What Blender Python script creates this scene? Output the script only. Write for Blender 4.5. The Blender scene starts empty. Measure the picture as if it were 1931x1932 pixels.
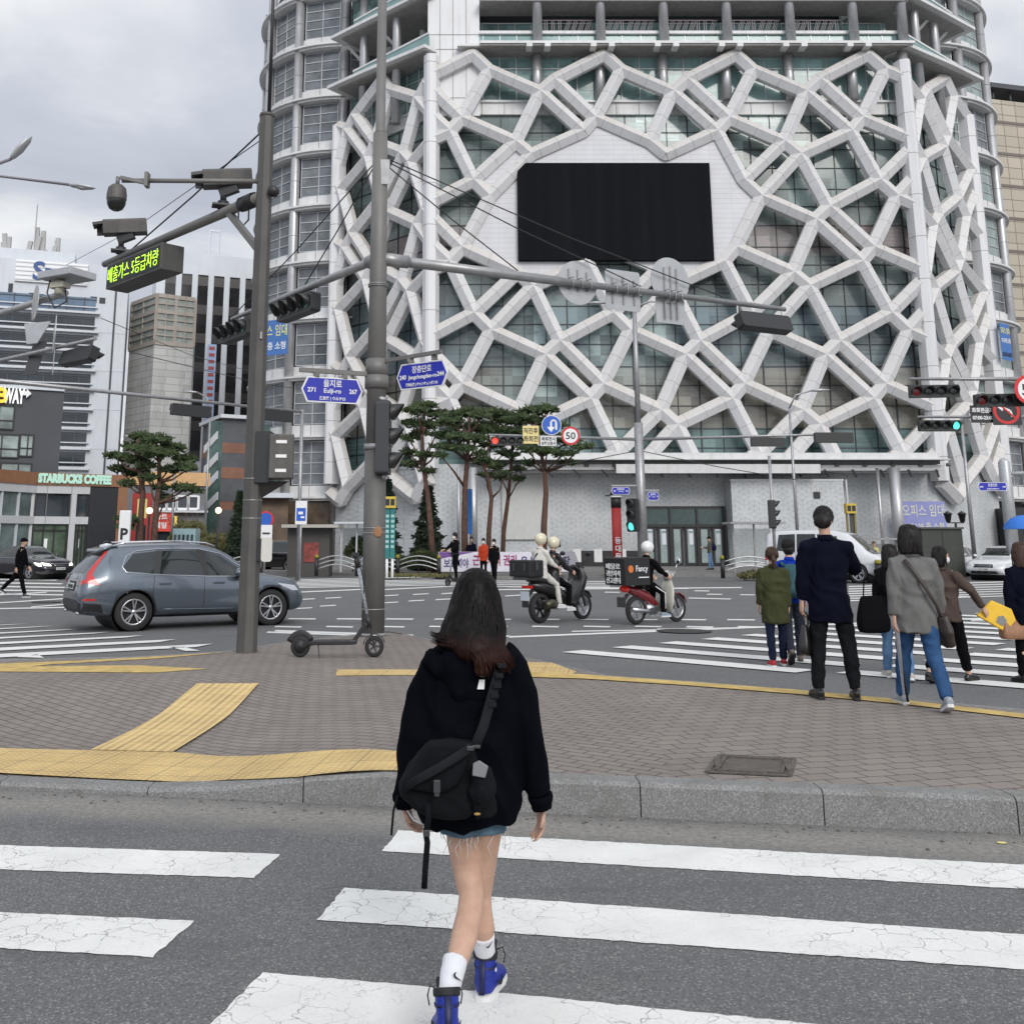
import bpy,bmesh,math,random
from mathutils import Vector,Matrix,noise
from mathutils.geometry import tessellate_polygon
from mathutils.bvhtree import BVHTree
R=math.radians
sc=bpy.context.scene
COL=sc.collection
F,CX,CY,PITCH,EYE=1897.0,857.0,645.0,R(11.18),1.70
cam_d=bpy.data.cameras.new("camera");cam=bpy.data.objects.new("camera",cam_d);COL.objects.link(cam)
cam.location=(0,0,EYE);cam.rotation_euler=(R(90)+PITCH,0,0)
cam_d.sensor_fit='HORIZONTAL';cam_d.sensor_width=36;cam_d.lens=36*F/1931.0
cam_d.shift_x=(965.5-CX)/1931.0;cam_d.shift_y=(CY-966.0)/1931.0
cam_d.clip_start=0.05;cam_d.clip_end=3000
sc.camera=cam
SUN_EL,SUN_ROT=R(32),R(150)
w=bpy.data.worlds.new("World");sc.world=w;w.use_nodes=True
nt=w.node_tree;nt.nodes.clear()
def wn(t,**k):
 n=nt.nodes.new(t)
 for a,b in k.items():setattr(n,a,b)
 return n
def wl(a,b):nt.links.new(a,b)
out=wn('ShaderNodeOutputWorld');bg=wn('ShaderNodeBackground');wl(bg.outputs[0],out.inputs[0])
sky=wn('ShaderNodeTexSky');sky.sky_type='NISHITA';sky.sun_disc=False
sky.sun_elevation=SUN_EL;sky.sun_rotation=SUN_ROT;sky.air_density=1.0;sky.dust_density=2.5
bg.inputs[1].default_value=0.12
tc=wn('ShaderNodeTexCoord');sep=wn('ShaderNodeSeparateXYZ');wl(tc.outputs['Generated'],sep.inputs[0])
def wm(op,a,b=None,clamp=False):
 n=wn('ShaderNodeMath',operation=op);n.use_clamp=clamp
 for i,v in enumerate((a,b)):
  if v is None:continue
  if isinstance(v,(int,float)):n.inputs[i].default_value=v
  else:wl(v,n.inputs[i])
 return n.outputs[0]
zz=wm('ADD',wm('MAXIMUM',sep.outputs[2],0.0),0.22)
cmb=wn('ShaderNodeCombineXYZ');wl(wm('DIVIDE',sep.outputs[0],zz),cmb.inputs[0]);wl(wm('DIVIDE',sep.outputs[1],zz),cmb.inputs[1])
def wnoise(scale,det,rough,dist=0.0,off=0.0):
 mp=wn('ShaderNodeMapping');mp.inputs['Location'].default_value=(off,off*.7,off*.3);wl(cmb.outputs[0],mp.inputs[0])
 n=wn('ShaderNodeTexNoise');n.inputs['Scale'].default_value=scale;n.inputs['Detail'].default_value=det
 n.inputs['Roughness'].default_value=rough;n.inputs['Distortion'].default_value=dist;wl(mp.outputs[0],n.inputs[0]);return n.outputs[0]
n1=wnoise(1.15,6,.52,.5,3.1);n2=wnoise(3.1,6,.55,.3,8.0)
ncl=wm('ADD',wm('MULTIPLY',n1,.75),wm('MULTIPLY',n2,.25))
cr=wn('ShaderNodeValToRGB');wl(ncl,cr.inputs[0])
e=cr.color_ramp.elements
e[0].position=.39;e[0].color=(3.8,4.05,4.6,1);e[1].position=.64;e[1].color=(7.3,7.35,7.4,1)
x_=e.new(.51);x_.color=(4.7,4.95,5.45,1)
el=wm('ADD',wm('MULTIPLY',wm('POWER',wm('MAXIMUM',sep.outputs[2],0.0),1.7),.35),0.98)
sdot=wm('ADD',wm('MULTIPLY',sep.outputs[1],-.87),wm('MULTIPLY',sep.outputs[2],.5))
el=wm('MULTIPLY',el,wm('ADD',wm('MULTIPLY',wm('POWER',wm('MAXIMUM',sdot,0.0),1.5),.9),1.0))
vm=wn('ShaderNodeVectorMath',operation='SCALE');wl(cr.outputs[0],vm.inputs[0]);wl(el,vm.inputs['Scale'])
mx=wn('ShaderNodeMix',data_type='RGBA');mx.inputs[0].default_value=.93
wl(sky.outputs[0],mx.inputs[6]);wl(vm.outputs[0],mx.inputs[7]);wl(mx.outputs[2],bg.inputs[0])
sd=bpy.data.lights.new("sun",'SUN');sd.energy=1.5;sd.angle=R(25);sd.color=(1,.96,.90)
sun=bpy.data.objects.new("sun",sd);COL.objects.link(sun)
sun.rotation_euler=(R(90)-SUN_EL,0,R(20))
sc.view_settings.view_transform='Standard';sc.view_settings.look='None'
sc.view_settings.exposure=0.1;sc.view_settings.gamma=1.0
cP,sP=math.cos(PITCH),math.sin(PITCH)
def ray(x,y):
 v=(CY-y)/F
 return Vector(((x-CX)/F,cP-sP*v,sP+cP*v))
def at(x,y,Y):
 d=ray(x,y);return Vector((0,0,EYE))+d*(Y/d.y)
def gnd(x,y,z=0.0):
 d=ray(x,y);return Vector((0,0,EYE))+d*((z-EYE)/d.z)
MATS={}
def mat(name,col,rough=.6,metal=0.0,spec=.5,var=0.0,vscale=3.0,bump=0.0,bscale=60.0,emit=None,estr=1.0,coat=0.0,streak=0.0,dirt=(.25,.22,.18)):
 if name in MATS:return MATS[name]
 m=bpy.data.materials.new(name);m.use_nodes=True;t=m.node_tree
 b=t.nodes['Principled BSDF'];b.inputs['Base Color'].default_value=(*col,1)
 b.inputs['Roughness'].default_value=rough;b.inputs['Metallic'].default_value=metal
 b.inputs['Specular IOR Level'].default_value=spec;b.inputs['Coat Weight'].default_value=coat
 b.inputs['Coat Roughness'].default_value=.04
 if emit:b.inputs['Emission Color'].default_value=(*emit,1);b.inputs['Emission Strength'].default_value=estr
 tcn=t.nodes.new('ShaderNodeTexCoord');src=tcn.outputs['Object']
 c=None
 if var>0:
  n=t.nodes.new('ShaderNodeTexNoise');n.inputs['Scale'].default_value=vscale;n.inputs['Detail'].default_value=6;n.inputs['Roughness'].default_value=.62
  t.links.new(src,n.inputs[0])
  r=t.nodes.new('ShaderNodeValToRGB');t.links.new(n.outputs[0],r.inputs[0])
  r.color_ramp.elements[0].position=.3;r.color_ramp.elements[1].position=.72
  r.color_ramp.elements[0].color=(*[max(0,k*(1-var))for k in col],1)
  r.color_ramp.elements[1].color=(*[min(1,k*(1+var*.6))for k in col],1);c=r.outputs[0]
  t.links.new(c,b.inputs['Base Color'])
 if streak>0:
  mp=t.nodes.new('ShaderNodeMapping');mp.inputs['Scale'].default_value=(2.2,2.2,.22);t.links.new(src,mp.inputs[0])
  n=t.nodes.new('ShaderNodeTexNoise');n.inputs['Scale'].default_value=1.3;n.inputs['Detail'].default_value=7;n.inputs['Roughness'].default_value=.7
  t.links.new(mp.outputs[0],n.inputs[0])
  r=t.nodes.new('ShaderNodeMapRange');r.inputs[1].default_value=.5;r.inputs[2].default_value=.78;r.inputs[3].default_value=0;r.inputs[4].default_value=streak
  t.links.new(n.outputs[0],r.inputs[0])
  mxx=t.nodes.new('ShaderNodeMix');mxx.data_type='RGBA';t.links.new(r.outputs[0],mxx.inputs[0])
  if c:t.links.new(c,mxx.inputs[6])
  else:mxx.inputs[6].default_value=(*col,1)
  mxx.inputs[7].default_value=(*dirt,1);t.links.new(mxx.outputs[2],b.inputs['Base Color'])
 if bump>0:
  n=t.nodes.new('ShaderNodeTexNoise');n.inputs['Scale'].default_value=bscale;n.inputs['Detail'].default_value=3
  t.links.new(src,n.inputs[0]);bp=t.nodes.new('ShaderNodeBump');bp.inputs['Strength'].default_value=bump;bp.inputs['Distance'].default_value=.02
  t.links.new(n.outputs[0],bp.inputs['Height']);t.links.new(bp.outputs[0],b.inputs['Normal'])
 MATS[name]=m;return m
class NT:
 """small helper to write node graphs on a material"""
 def __init__(s,name,rough=.8,spec=.4):
  s.m=bpy.data.materials.new(name);s.m.use_nodes=True;s.t=s.m.node_tree;s.b=s.t.nodes['Principled BSDF']
  s.b.inputs['Roughness'].default_value=rough;s.b.inputs['Specular IOR Level'].default_value=spec
  s.obj=s.t.nodes.new('ShaderNodeTexCoord').outputs['Object'];MATS[name]=s.m
 def n(s,t,props={},**k):
  nd=s.t.nodes.new('ShaderNode'+t)
  for a,b in props.items():setattr(nd,a,b)
  for a,b in k.items():
   i=nd.inputs[int(a[1:])]if a[0]=='i' and a[1:].isdigit()else nd.inputs[a.replace('_',' ')]
   s.put(i,b)
  return nd
 def put(s,i,v):
  if hasattr(v,'is_output')or isinstance(v,bpy.types.NodeSocket):s.t.links.new(v,i)
  else:i.default_value=v
 def math(s,op,a,b=0.0,clamp=False):
  nd=s.n('Math',dict(operation=op,use_clamp=clamp));s.put(nd.inputs[0],a);s.put(nd.inputs[1],b);return nd.outputs[0]
 def map(s,v=None,loc=(0,0,0),rot=(0,0,0),scale=(1,1,1)):
  nd=s.n('Mapping');s.put(nd.inputs[0],v or s.obj);nd.inputs[1].default_value=loc;nd.inputs[2].default_value=rot;nd.inputs[3].default_value=scale;return nd.outputs[0]
 def noise(s,scale,det=4,rough=.5,v=None,dist=0):
  nd=s.n('TexNoise');s.put(nd.inputs['Vector'],v or s.obj);nd.inputs['Scale'].default_value=scale;nd.inputs['Detail'].default_value=det
  nd.inputs['Roughness'].default_value=rough;nd.inputs['Distortion'].default_value=dist;return nd.outputs[0]
 def ramp(s,f,stops):
  nd=s.n('ValToRGB');s.put(nd.inputs[0],f);el=nd.color_ramp.elements
  while len(el)<len(stops):el.new(.5)
  for q,(p,c)in zip(el,stops):q.position=p;q.color=(*c,1)if len(c)==3 else c
  return nd.outputs[0]
 def mix(s,f,a,b,mode='MIX'):
  nd=s.n('Mix',dict(data_type='RGBA',blend_type=mode));s.put(nd.inputs[0],f)
  for i,v in((6,a),(7,b)):s.put(nd.inputs[i],(*v,1)if isinstance(v,tuple)and len(v)==3 else v)
  return nd.outputs[2]
 def rng(s,f,a,b,c=0.0,d=1.0):
  nd=s.n('MapRange');s.put(nd.inputs[0],f)
  for i,v in enumerate((a,b,c,d)):nd.inputs[i+1].default_value=v
  return nd.outputs[0]
 def color(s,v):s.put(s.b.inputs['Base Color'],v);return s
 def bump(s,h,st=.4,dist=.01):
  nd=s.n('Bump');nd.inputs['Strength'].default_value=st;nd.inputs['Distance'].default_value=dist
  s.put(nd.inputs['Height'],h);s.put(s.b.inputs['Normal'],nd.outputs[0]);return s
def frame(t,ref=None):
 t=t.normalized()
 r=ref if ref is not None else(Vector((0,0,1))if abs(t.z)<.9 else Vector((0,1,0)))
 r=Vector(r)
 a=r-t*r.dot(t)
 if a.length<1e-5:r=Vector((1,0.01,0));a=r-t*r.dot(t)
 a.normalize();return a,t.cross(a).normalized()
class MB:
 def __init__(s):s.v=[];s.f=[];s.mi=[];s.cur=0;s.sm=[];s.smooth=False
 def m(s,i):s.cur=i;return s
 def addf(s,f):s.f.append(tuple(f));s.mi.append(s.cur);s.sm.append(s.smooth)
 def add(s,vs,fs,M=None):
  o=len(s.v)
  for v in vs:
   v=Vector(v);s.v.append(M@v if M is not None else v)
  for f in fs:s.addf([o+i for i in f])
  return s
 def box(s,c,size,rz=0.0,M=None):
  x,y,z=[k/2 for k in size]
  vs=[(a*x,b*y,d*z)for a in(-1,1)for b in(-1,1)for d in(-1,1)]
  T=Matrix.Translation(Vector(c))@Matrix.Rotation(rz,4,'Z')
  if M is not None:T=M@T
  return s.add(vs,[(0,1,3,2),(4,6,7,5),(0,4,5,1),(2,3,7,6),(0,2,6,4),(1,5,7,3)],T)
 def lohi(s,a,b):
  a,b=Vector(a),Vector(b);return s.box((a+b)/2,[abs(k)for k in(b-a)])
 def bar(s,p,q,w,h,ref=None,prof=None):
  p,q=Vector(p),Vector(q);a,b=frame(q-p,ref)
  pr=prof or[(-h/2,-w/2),(h/2,-w/2),(h/2,w/2),(-h/2,w/2)]
  n=len(pr);vs=[e+a*i+b*j for e in(p,q)for i,j in pr]
  return s.add(vs,[(i,(i+1)%n,n+(i+1)%n,n+i)for i in range(n)]+[tuple(range(n))[::-1],tuple(range(n,2*n))])
 def tube(s,pts,rad,n=8,ref=None,cap=True):
  pts=[Vector(p)for p in pts];N=len(pts);o=len(s.v);sm=s.smooth;s.smooth=True
  for i,p in enumerate(pts):
   t=(pts[min(i+1,N-1)]-pts[max(i-1,0)])
   if i==0:a,b=frame(t,ref)
   else:
    t=t.normalized();a=a-t*a.dot(t);a.normalize();b=t.cross(a).normalized()
   r=rad[i]if isinstance(rad,(list,tuple))else rad
   ra,rb=r if isinstance(r,(list,tuple))else(r,r)
   for k in range(n):
    an=2*math.pi*k/n;s.v.append(p+a*(math.cos(an)*ra)+b*(math.sin(an)*rb))
  for i in range(N-1):
   for k in range(n):
    k2=(k+1)%n;s.addf((o+i*n+k,o+i*n+k2,o+(i+1)*n+k2,o+(i+1)*n+k))
  s.smooth=False
  if cap:s.addf([o+k for k in range(n)][::-1]);s.addf([o+(N-1)*n+k for k in range(n)])
  s.smooth=sm;return s
 def cyl(s,p,q,r,r2=None,n=16):return s.tube([p,q],[r,r if r2 is None else r2],n)
 def ell(s,c,rad,M=None,u=16,v=10):
  o=len(s.v);c=Vector(c);T=M or Matrix.Identity(4);sm=s.smooth;s.smooth=True
  rx,ry,rz=rad if isinstance(rad,(list,tuple))else(rad,)*3
  for i in range(v+1):
   ph=math.pi*i/v
   for k in range(u):
    th=2*math.pi*k/u
    s.v.append(c+(T.to_3x3()@Vector((rx*math.sin(ph)*math.cos(th),ry*math.sin(ph)*math.sin(th),rz*math.cos(ph)))))
  for i in range(v):
   for k in range(u):
    k2=(k+1)%u;s.addf((o+i*u+k,o+(i+1)*u+k,o+(i+1)*u+k2,o+i*u+k2))
  s.smooth=sm;return s
 def lathe(s,prof,c=(0,0,0),n=20,M=None):
  o=len(s.v);c=Vector(c);sm=s.smooth;s.smooth=True
  T=M or Matrix.Identity(4)
  for r,z in prof:
   for k in range(n):
    a=2*math.pi*k/n;s.v.append(c+T.to_3x3()@Vector((r*math.cos(a),r*math.sin(a),z)))
  for i in range(len(prof)-1):
   for k in range(n):
    k2=(k+1)%n;s.addf((o+i*n+k,o+i*n+k2,o+(i+1)*n+k2,o+(i+1)*n+k))
  s.smooth=sm;return s
 def prism(s,poly,M,d,holes=None):
  """2D polygon (x,y) extruded to z=-d..0 then placed by matrix M (z axis = front)"""
  loops=[poly]+(holes or[]);vv=[Vector((p[0],p[1],0))for L in loops for p in L]
  tri=tessellate_polygon([[Vector((p[0],p[1],0))for p in L]for L in loops]);n=len(vv)
  fs=[]
  for t in tri:
   a,b,c=[vv[i]for i in t]
   if(b-a).cross(c-a).z<0:t=(t[0],t[2],t[1])
   fs.append(t)
   if d:fs.append((t[0]+n,t[2]+n,t[1]+n))
  vs=vv+([v-Vector((0,0,d))for v in vv]if d else[])
  if d:
   o=0
   for li,L in enumerate(loops):
    k=len(L);ar=sum(L[i][0]*L[(i+1)%k][1]-L[(i+1)%k][0]*L[i][1]for i in range(k))
    for i in range(k):
     a,b=o+i,o+(i+1)%k
     fs.append((a,a+n,b+n,b)if(ar>0)==(li==0)else(a,b,b+n,a+n))
    o+=k
  return s.add(vs,fs,M)
 def loft(s,rings,cap=True,closed=True,smooth=True):
  o=len(s.v);n=len(rings[0]);sm=s.smooth;s.smooth=smooth
  for r in rings:s.v+=[Vector(p)for p in r]
  for i in range(len(rings)-1):
   for k in range(n if closed else n-1):
    k2=(k+1)%n;s.addf((o+i*n+k,o+i*n+k2,o+(i+1)*n+k2,o+(i+1)*n+k))
  if cap:s.addf([o+k for k in range(n)][::-1]);s.addf([o+(len(rings)-1)*n+k for k in range(n)])
  s.smooth=sm;return s
 def mesh(s,name):
  me=bpy.data.meshes.new(name);me.from_pydata([tuple(v)for v in s.v],[],s.f)
  me.polygons.foreach_set('material_index',s.mi);me.polygons.foreach_set('use_smooth',s.sm)
  me.update();return me
 def build(s,name,mats,parent=None,local=False,bevel=0.0):
  if parent is not None and not local:
   L=parent_world(parent).inverted();s.v=[L@v for v in s.v]
  me=s.mesh(name)
  for m_ in(mats if isinstance(mats,(list,tuple))else[mats]):me.materials.append(m_)
  bm=bmesh.new();bm.from_mesh(me)
  bmesh.ops.recalc_face_normals(bm,faces=bm.faces)
  if bevel:
   eg=[e for e in bm.edges if len(e.link_faces)==2 and e.calc_face_angle(0)>.6]
   bmesh.ops.bevel(bm,geom=eg,offset=bevel,segments=2,profile=.6,affect='EDGES',clamp_overlap=True)
  bm.to_mesh(me);bm.free()
  o=bpy.data.objects.new(name,me);COL.objects.link(o)
  if parent is not None:o.parent=parent
  return o
def parent_world(o):
 M=o.matrix_basis.copy();p=o.parent
 while p is not None:M=p.matrix_basis@M;p=p.parent
 return M
def tag(o,label,cat,group=None,kind=None):
 o['label']=label;o['category']=cat
 if group:o['group']=group
 if kind:o['kind']=kind
 return o
def thing(name,label,cat,loc=(0,0,0),rz=0.0,group=None):
 o=bpy.data.objects.new(name,None);COL.objects.link(o);o.location=loc;o.rotation_euler=(0,0,rz)
 o.empty_display_size=.2
 return tag(o,label,cat,group)
def struct(mb,name,mats,label=None,kind='structure',**k):
 o=mb.build(name,mats,**k);o['kind']=kind
 if label:o['label']=label
 return o
def copy_tree(o,parent=None):
 c=o.copy();COL.objects.link(c);c.parent=parent
 for ch in list(o.children):copy_tree(ch,c)
 return c
def face_M(p,n,up=(0,0,1)):
 """matrix whose z axis is n, y axis close to up, at p"""
 n=Vector(n).normalized();up=Vector(up);x=up.cross(n).normalized();y=n.cross(x)
 M=Matrix((x,y,n)).transposed().to_4x4();M.translation=Vector(p);return M
def text_mb(mb,body,M,size,align='CENTER',depth=.006,width=None,bold=0.0,spacing=1.0):
 """solid lettering: text drawn in M's x/y plane, standing out along z"""
 cu=bpy.data.curves.new('t','FONT');cu.body=body;cu.size=size;cu.align_x=align;cu.align_y='CENTER'
 cu.extrude=depth;cu.offset=bold;cu.resolution_u=3;cu.space_character=spacing
 ob=bpy.data.objects.new('t',cu);COL.objects.link(ob)
 bpy.context.view_layer.update()
 me=bpy.data.meshes.new_from_object(ob.evaluated_get(bpy.context.evaluated_depsgraph_get()))
 vs=[v.co.copy()for v in me.vertices];fs=[tuple(p.vertices)for p in me.polygons]
 if vs and width:
  a=min(v.x for v in vs);b=max(v.x for v in vs);k=width/max(b-a,1e-6);c0=(a+b)/2
  for v in vs:v.x=(v.x-c0)*k
 if vs and align=='CENTER':
  a=min(v.y for v in vs);b=max(v.y for v in vs)
  for v in vs:v.y-=(a+b)/2
 mb.add(vs,fs,M)
 bpy.data.objects.remove(ob);bpy.data.curves.remove(cu);bpy.data.meshes.remove(me)
 return mb
def rrect(w_,h_,r,n=4,cx=0,cy=0):
 P=[]
 for sx,sy,a0 in((1,1,0),(-1,1,90),(-1,-1,180),(1,-1,270)):
  for i in range(n+1):
   a=R(a0+90*i/n);P.append((cx+sx*(w_/2-r)+r*math.cos(a),cy+sy*(h_/2-r)+r*math.sin(a)))
 return P
def circ(r,n=32,cx=0,cy=0,ry=None):return[(cx+r*math.cos(2*math.pi*i/n),cy+(ry or r)*math.sin(2*math.pi*i/n))for i in range(n)]
def lerp(a,b,t):return a+(b-a)*t
def smst(x,a,b):
 t=min(1,max(0,(x-a)/(b-a)));return t*t*(3-2*t)
def interp(xs,ys,x):
 if x<=xs[0]:return ys[0]+(ys[1]-ys[0])/(xs[1]-xs[0])*(x-xs[0])
 for i in range(len(xs)-1):
  if x<=xs[i+1]:return lerp(ys[i],ys[i+1],(x-xs[i])/(xs[i+1]-xs[i]))
 return ys[-1]+(ys[-1]-ys[-2])/(xs[-1]-xs[-2])*(x-xs[-1])
# ============================================================= GROUND
def mat_asphalt():
 g=NT('asphalt',.88,.3)
 big=g.noise(.35,7,.68);mid=g.noise(5,5,.6);fine=g.noise(95,2,.5)
 base=g.ramp(big,[(.3,(.118,.118,.119)),(.7,(.172,.172,.172))])
 base=g.mix(g.rng(mid,.35,.75),base,(.135,.136,.142))
 vor=g.n('TexVoronoi',Vector=g.obj,Scale=125.0);chips=g.n('TexWhiteNoise',dict(noise_dimensions='3D'),Vector=vor.outputs['Position']).outputs[0]
 near=g.mix(g.math('GREATER_THAN',chips,.9),base,(.24,.24,.235))
 near=g.mix(g.math('LESS_THAN',chips,.25),near,(.10,.10,.102))
 near=g.mix(g.math('MULTIPLY',g.rng(g.noise(.9,6,.7,g.map(scale=(.35,1.6,1))),.56,.70),.45),near,(.085,.084,.085))
 sx=g.n('SeparateXYZ');g.put(sx.inputs[0],g.obj)
 d=g.math('ABSOLUTE',g.math('ADD',g.math('ADD',sx.outputs[1],g.math('MULTIPLY',sx.outputs[0],.1667)),-6.62))
 d=g.math('ADD',d,g.math('MULTIPLY',g.noise(2.6,5,.65),.42))
 dust=g.rng(d,.62,.28)
 dn=g.ramp(g.noise(26,4,.7),[(.35,(.17,.16,.145)),(.62,(.29,.275,.245))])
 c=g.mix(g.math('MULTIPLY',dust,.85),near,dn)
 g.color(c);g.bump(g.math('ADD',g.math('MULTIPLY',fine,.5),vor.outputs[0]),.5,.006);return g.m
def mat_paint():
 g=NT('road_paint',.7,.35)
 warp=g.n('VectorMath',dict(operation='ADD'),i0=g.obj,i1=g.n('VectorMath',dict(operation='SCALE'),i0=g.n('TexNoise',Vector=g.obj,Scale=5.0,Detail=6.0).outputs['Color'],Scale=.22).outputs[0]).outputs[0]
 def cracks(sc_,wd):
  v=g.n('TexVoronoi',dict(feature='DISTANCE_TO_EDGE'),Vector=warp,Scale=sc_).outputs[0]
  return g.rng(v,wd,wd*.35)
 gate=g.rng(g.noise(1.3,4,.6),.44,.56)
 c1=g.math('MULTIPLY',cracks(6.5,.014),gate)
 c2=g.math('MULTIPLY',cracks(15,.016),g.math('MULTIPLY',g.rng(g.noise(3.1,4,.6),.5,.62),.8))
 chip=g.rng(g.noise(11,6,.75),.695,.72)
 cr_=g.math('MAXIMUM',g.math('MAXIMUM',c1,c2),chip)
 base=g.ramp(g.noise(2.2,6,.6),[(.3,(.64,.64,.615)),(.7,(.76,.76,.735))])
 base=g.mix(g.math('MULTIPLY',g.rng(g.noise(60,3,.7),.52,.7),.35),base,(.5,.49,.46))
 sx=g.n('SeparateXYZ');g.put(sx.inputs[0],g.obj);near=g.rng(sx.outputs[1],9.0,7.0)
 cr_=g.math('MULTIPLY',cr_,g.math('ADD',g.math('MULTIPLY',near,.8),.2))
 g.color(g.mix(g.math('MULTIPLY',cr_,.8),base,(.15,.145,.14)));g.bump(g.math('SUBTRACT',g.noise(80,2),cr_),.35,.004);return g.m
def mat_paver():
 g=NT('brick_pavers',.85,.3)
 wv=g.n('VectorMath',dict(operation='ADD'),i0=g.obj,i1=g.n('VectorMath',dict(operation='SCALE'),i0=g.n('TexNoise',Vector=g.obj,Scale=3.0).outputs['Color'],Scale=.025).outputs[0]).outputs[0]
 def bricks(rot,w_,h_,off):
  v=g.map(wv,rot=(0,0,rot))
  nd=g.n('TexBrick',Vector=v,Scale=1.0);nd.offset=off
  nd.inputs['Mortar Size'].default_value=.006;nd.inputs['Mortar Smooth'].default_value=.2;nd.inputs['Brick Width'].default_value=w_;nd.inputs['Row Height'].default_value=h_
  nd.inputs['Color1'].default_value=(.24,.205,.178,1);nd.inputs['Color2'].default_value=(.18,.155,.138,1);nd.inputs['Mortar'].default_value=(.045,.04,.038,1);nd.inputs['Bias'].default_value=-.2
  return nd
 A=bricks(R(38),.21,.105,.5);B=bricks(R(-14),.22,.16,.5)
 sx=g.n('SeparateXYZ');g.put(sx.inputs[0],g.obj)
 side=g.rng(g.math('ADD',sx.outputs[0],g.math('MULTIPLY',sx.outputs[1],-.12)),.55,.6)
 c=g.mix(side,A.outputs[0],B.outputs[0])
 c=g.mix(.42,c,g.ramp(g.noise(1.1,6,.62),[(.3,(.15,.132,.122)),(.7,(.27,.238,.215))]))
 c=g.mix(g.math('MULTIPLY',g.rng(g.noise(38,4,.6),.45,.7),.4),c,(.24,.225,.21))
 mort=g.mix(side,A.outputs[1],B.outputs[1])
 c=g.mix(g.math('MULTIPLY',mort,.7),c,(.05,.045,.042))
 g.color(c);g.bump(g.math('SUBTRACT',g.math('MULTIPLY',g.noise(60,3),.3),mort),.7,.006);return g.m
def mat_tactile(name,lines=False,rot=0.0):
 g=NT(name,.7,.4)
 v=g.map(rot=(0,0,rot))
 sx=g.n('SeparateXYZ');g.put(sx.inputs[0],v)
 def cell(o,s_):return g.math('ABSOLUTE',g.math('SUBTRACT',g.math('FRACT',g.math('DIVIDE',o,s_)),.5))
 if lines:dots=g.rng(cell(sx.outputs[0],.075),.30,.18)
 else:
  a,b=cell(sx.outputs[0],.055),cell(sx.outputs[1],.055)
  dots=g.rng(g.math('SQRT',g.math('ADD',g.math('MULTIPLY',a,a),g.math('MULTIPLY',b,b))),.33,.2)
 j=g.math('MAXIMUM',g.math('GREATER_THAN',cell(sx.outputs[0],.3),.488),g.math('GREATER_THAN',cell(sx.outputs[1],.3),.488))
 base=g.ramp(g.noise(1.7,6,.65),[(.3,(.42,.29,.115)),(.7,(.66,.47,.19))])
 base=g.mix(g.math('MULTIPLY',g.rng(g.noise(24,5,.7),.5,.68),.5),base,(.33,.27,.19))
 base=g.mix(g.math('MULTIPLY',dots,.5),base,(.78,.60,.30))
 g.color(g.mix(g.math('MULTIPLY',j,.75),base,(.10,.085,.065)));g.bump(g.math('ADD',dots,g.math('MULTIPLY',g.noise(70,2),.2)),.8,.006);return g.m
def mat_granite():
 g=NT('kerb_granite',.8,.3)
 v=g.n('TexVoronoi',Vector=g.obj,Scale=150.0);wv=g.n('TexWhiteNoise',dict(noise_dimensions='3D'),Vector=v.outputs['Position']).outputs[0]
 c=g.ramp(wv,[(.0,(.14,.14,.14)),(.3,(.185,.185,.182)),(.8,(.24,.24,.235)),(1,(.33,.325,.32))])
 c=g.mix(g.math('MULTIPLY',g.rng(g.noise(3,6,.7),.45,.7),.55),c,(.12,.115,.10))
 g.color(c);g.bump(g.noise(110,2),.3,.003);return g.m
ASPH,PAINT,PAVER,GRAN=mat_asphalt(),mat_paint(),mat_paver(),mat_granite()
TACD=mat_tactile('tactile_dots',False,R(9));TACL=mat_tactile('tactile_bars',True,R(2))
YPAINT=mat('yellow_paint',(.55,.39,.13),.75,var=.35,vscale=6,bump=.3)
PAVE2=mat('far_paving',(.185,.175,.165),.85,var=.3,vscale=.6,bump=.3,bscale=8)
mb=MB();xs=[-900,-300,-80,-20,20,80,300,900];ys=[-60,-10,0,30,60,150,400,1400]
for j,y in enumerate(ys):
 for i,x in enumerate(xs):mb.v.append(Vector((x,y,0)))
for j in range(len(ys)-1):
 for i in range(len(xs)-1):mb.addf((j*8+i,j*8+i+1,j*8+9+i,j*8+8+i))
struct(mb,'road',ASPH,'worn grey asphalt of the junction')
def yf(x):return 6.937-.1667*x
_bx=[-14,-5.9,-4.27,-3.15,-2.5,-1.8,-1.1,-.68,-.3,.4,1.0,1.45,1.75,2.5,3.9,5.1,12]
_by=[13.8,13.5,13.8,14.5,15.8,16.8,17.3,16.9,16.0,14.6,13.6,12.6,11.9,11.5,10.6,9.65,4.6]
def yb(x):return interp(_bx,_by,x)
def isl(x,y):
 t=(y-yf(x))/max(.3,yb(x)-yf(x))
 return.045+.155*(1-(1-smst(x,-1.95,-.45))*(1-smst(t,.22,.62)))
def gisl(x,y,up=0.0):
 z=.1
 for _ in range(8):
  p=gnd(x,y,z);z=isl(p.x,p.y)
 p.z=z+up;return p
KX=[-14+i*.25 for i in range(93)]
mb=MB();NV=48
for x in KX:
 for j in range(NV+1):
  y=lerp(yf(x)+.19,yb(x)-.16,j/NV);mb.v.append(Vector((x,y,isl(x,y))))
for i in range(len(KX)-1):
 for j in range(NV):
  a=i*(NV+1)+j;mb.addf((a,a+NV+1,a+NV+2,a+1))
mb.sm=[True]*len(mb.f);struct(mb,'pavement',PAVER,'brown brick paving of the corner between the two crossings')
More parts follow.
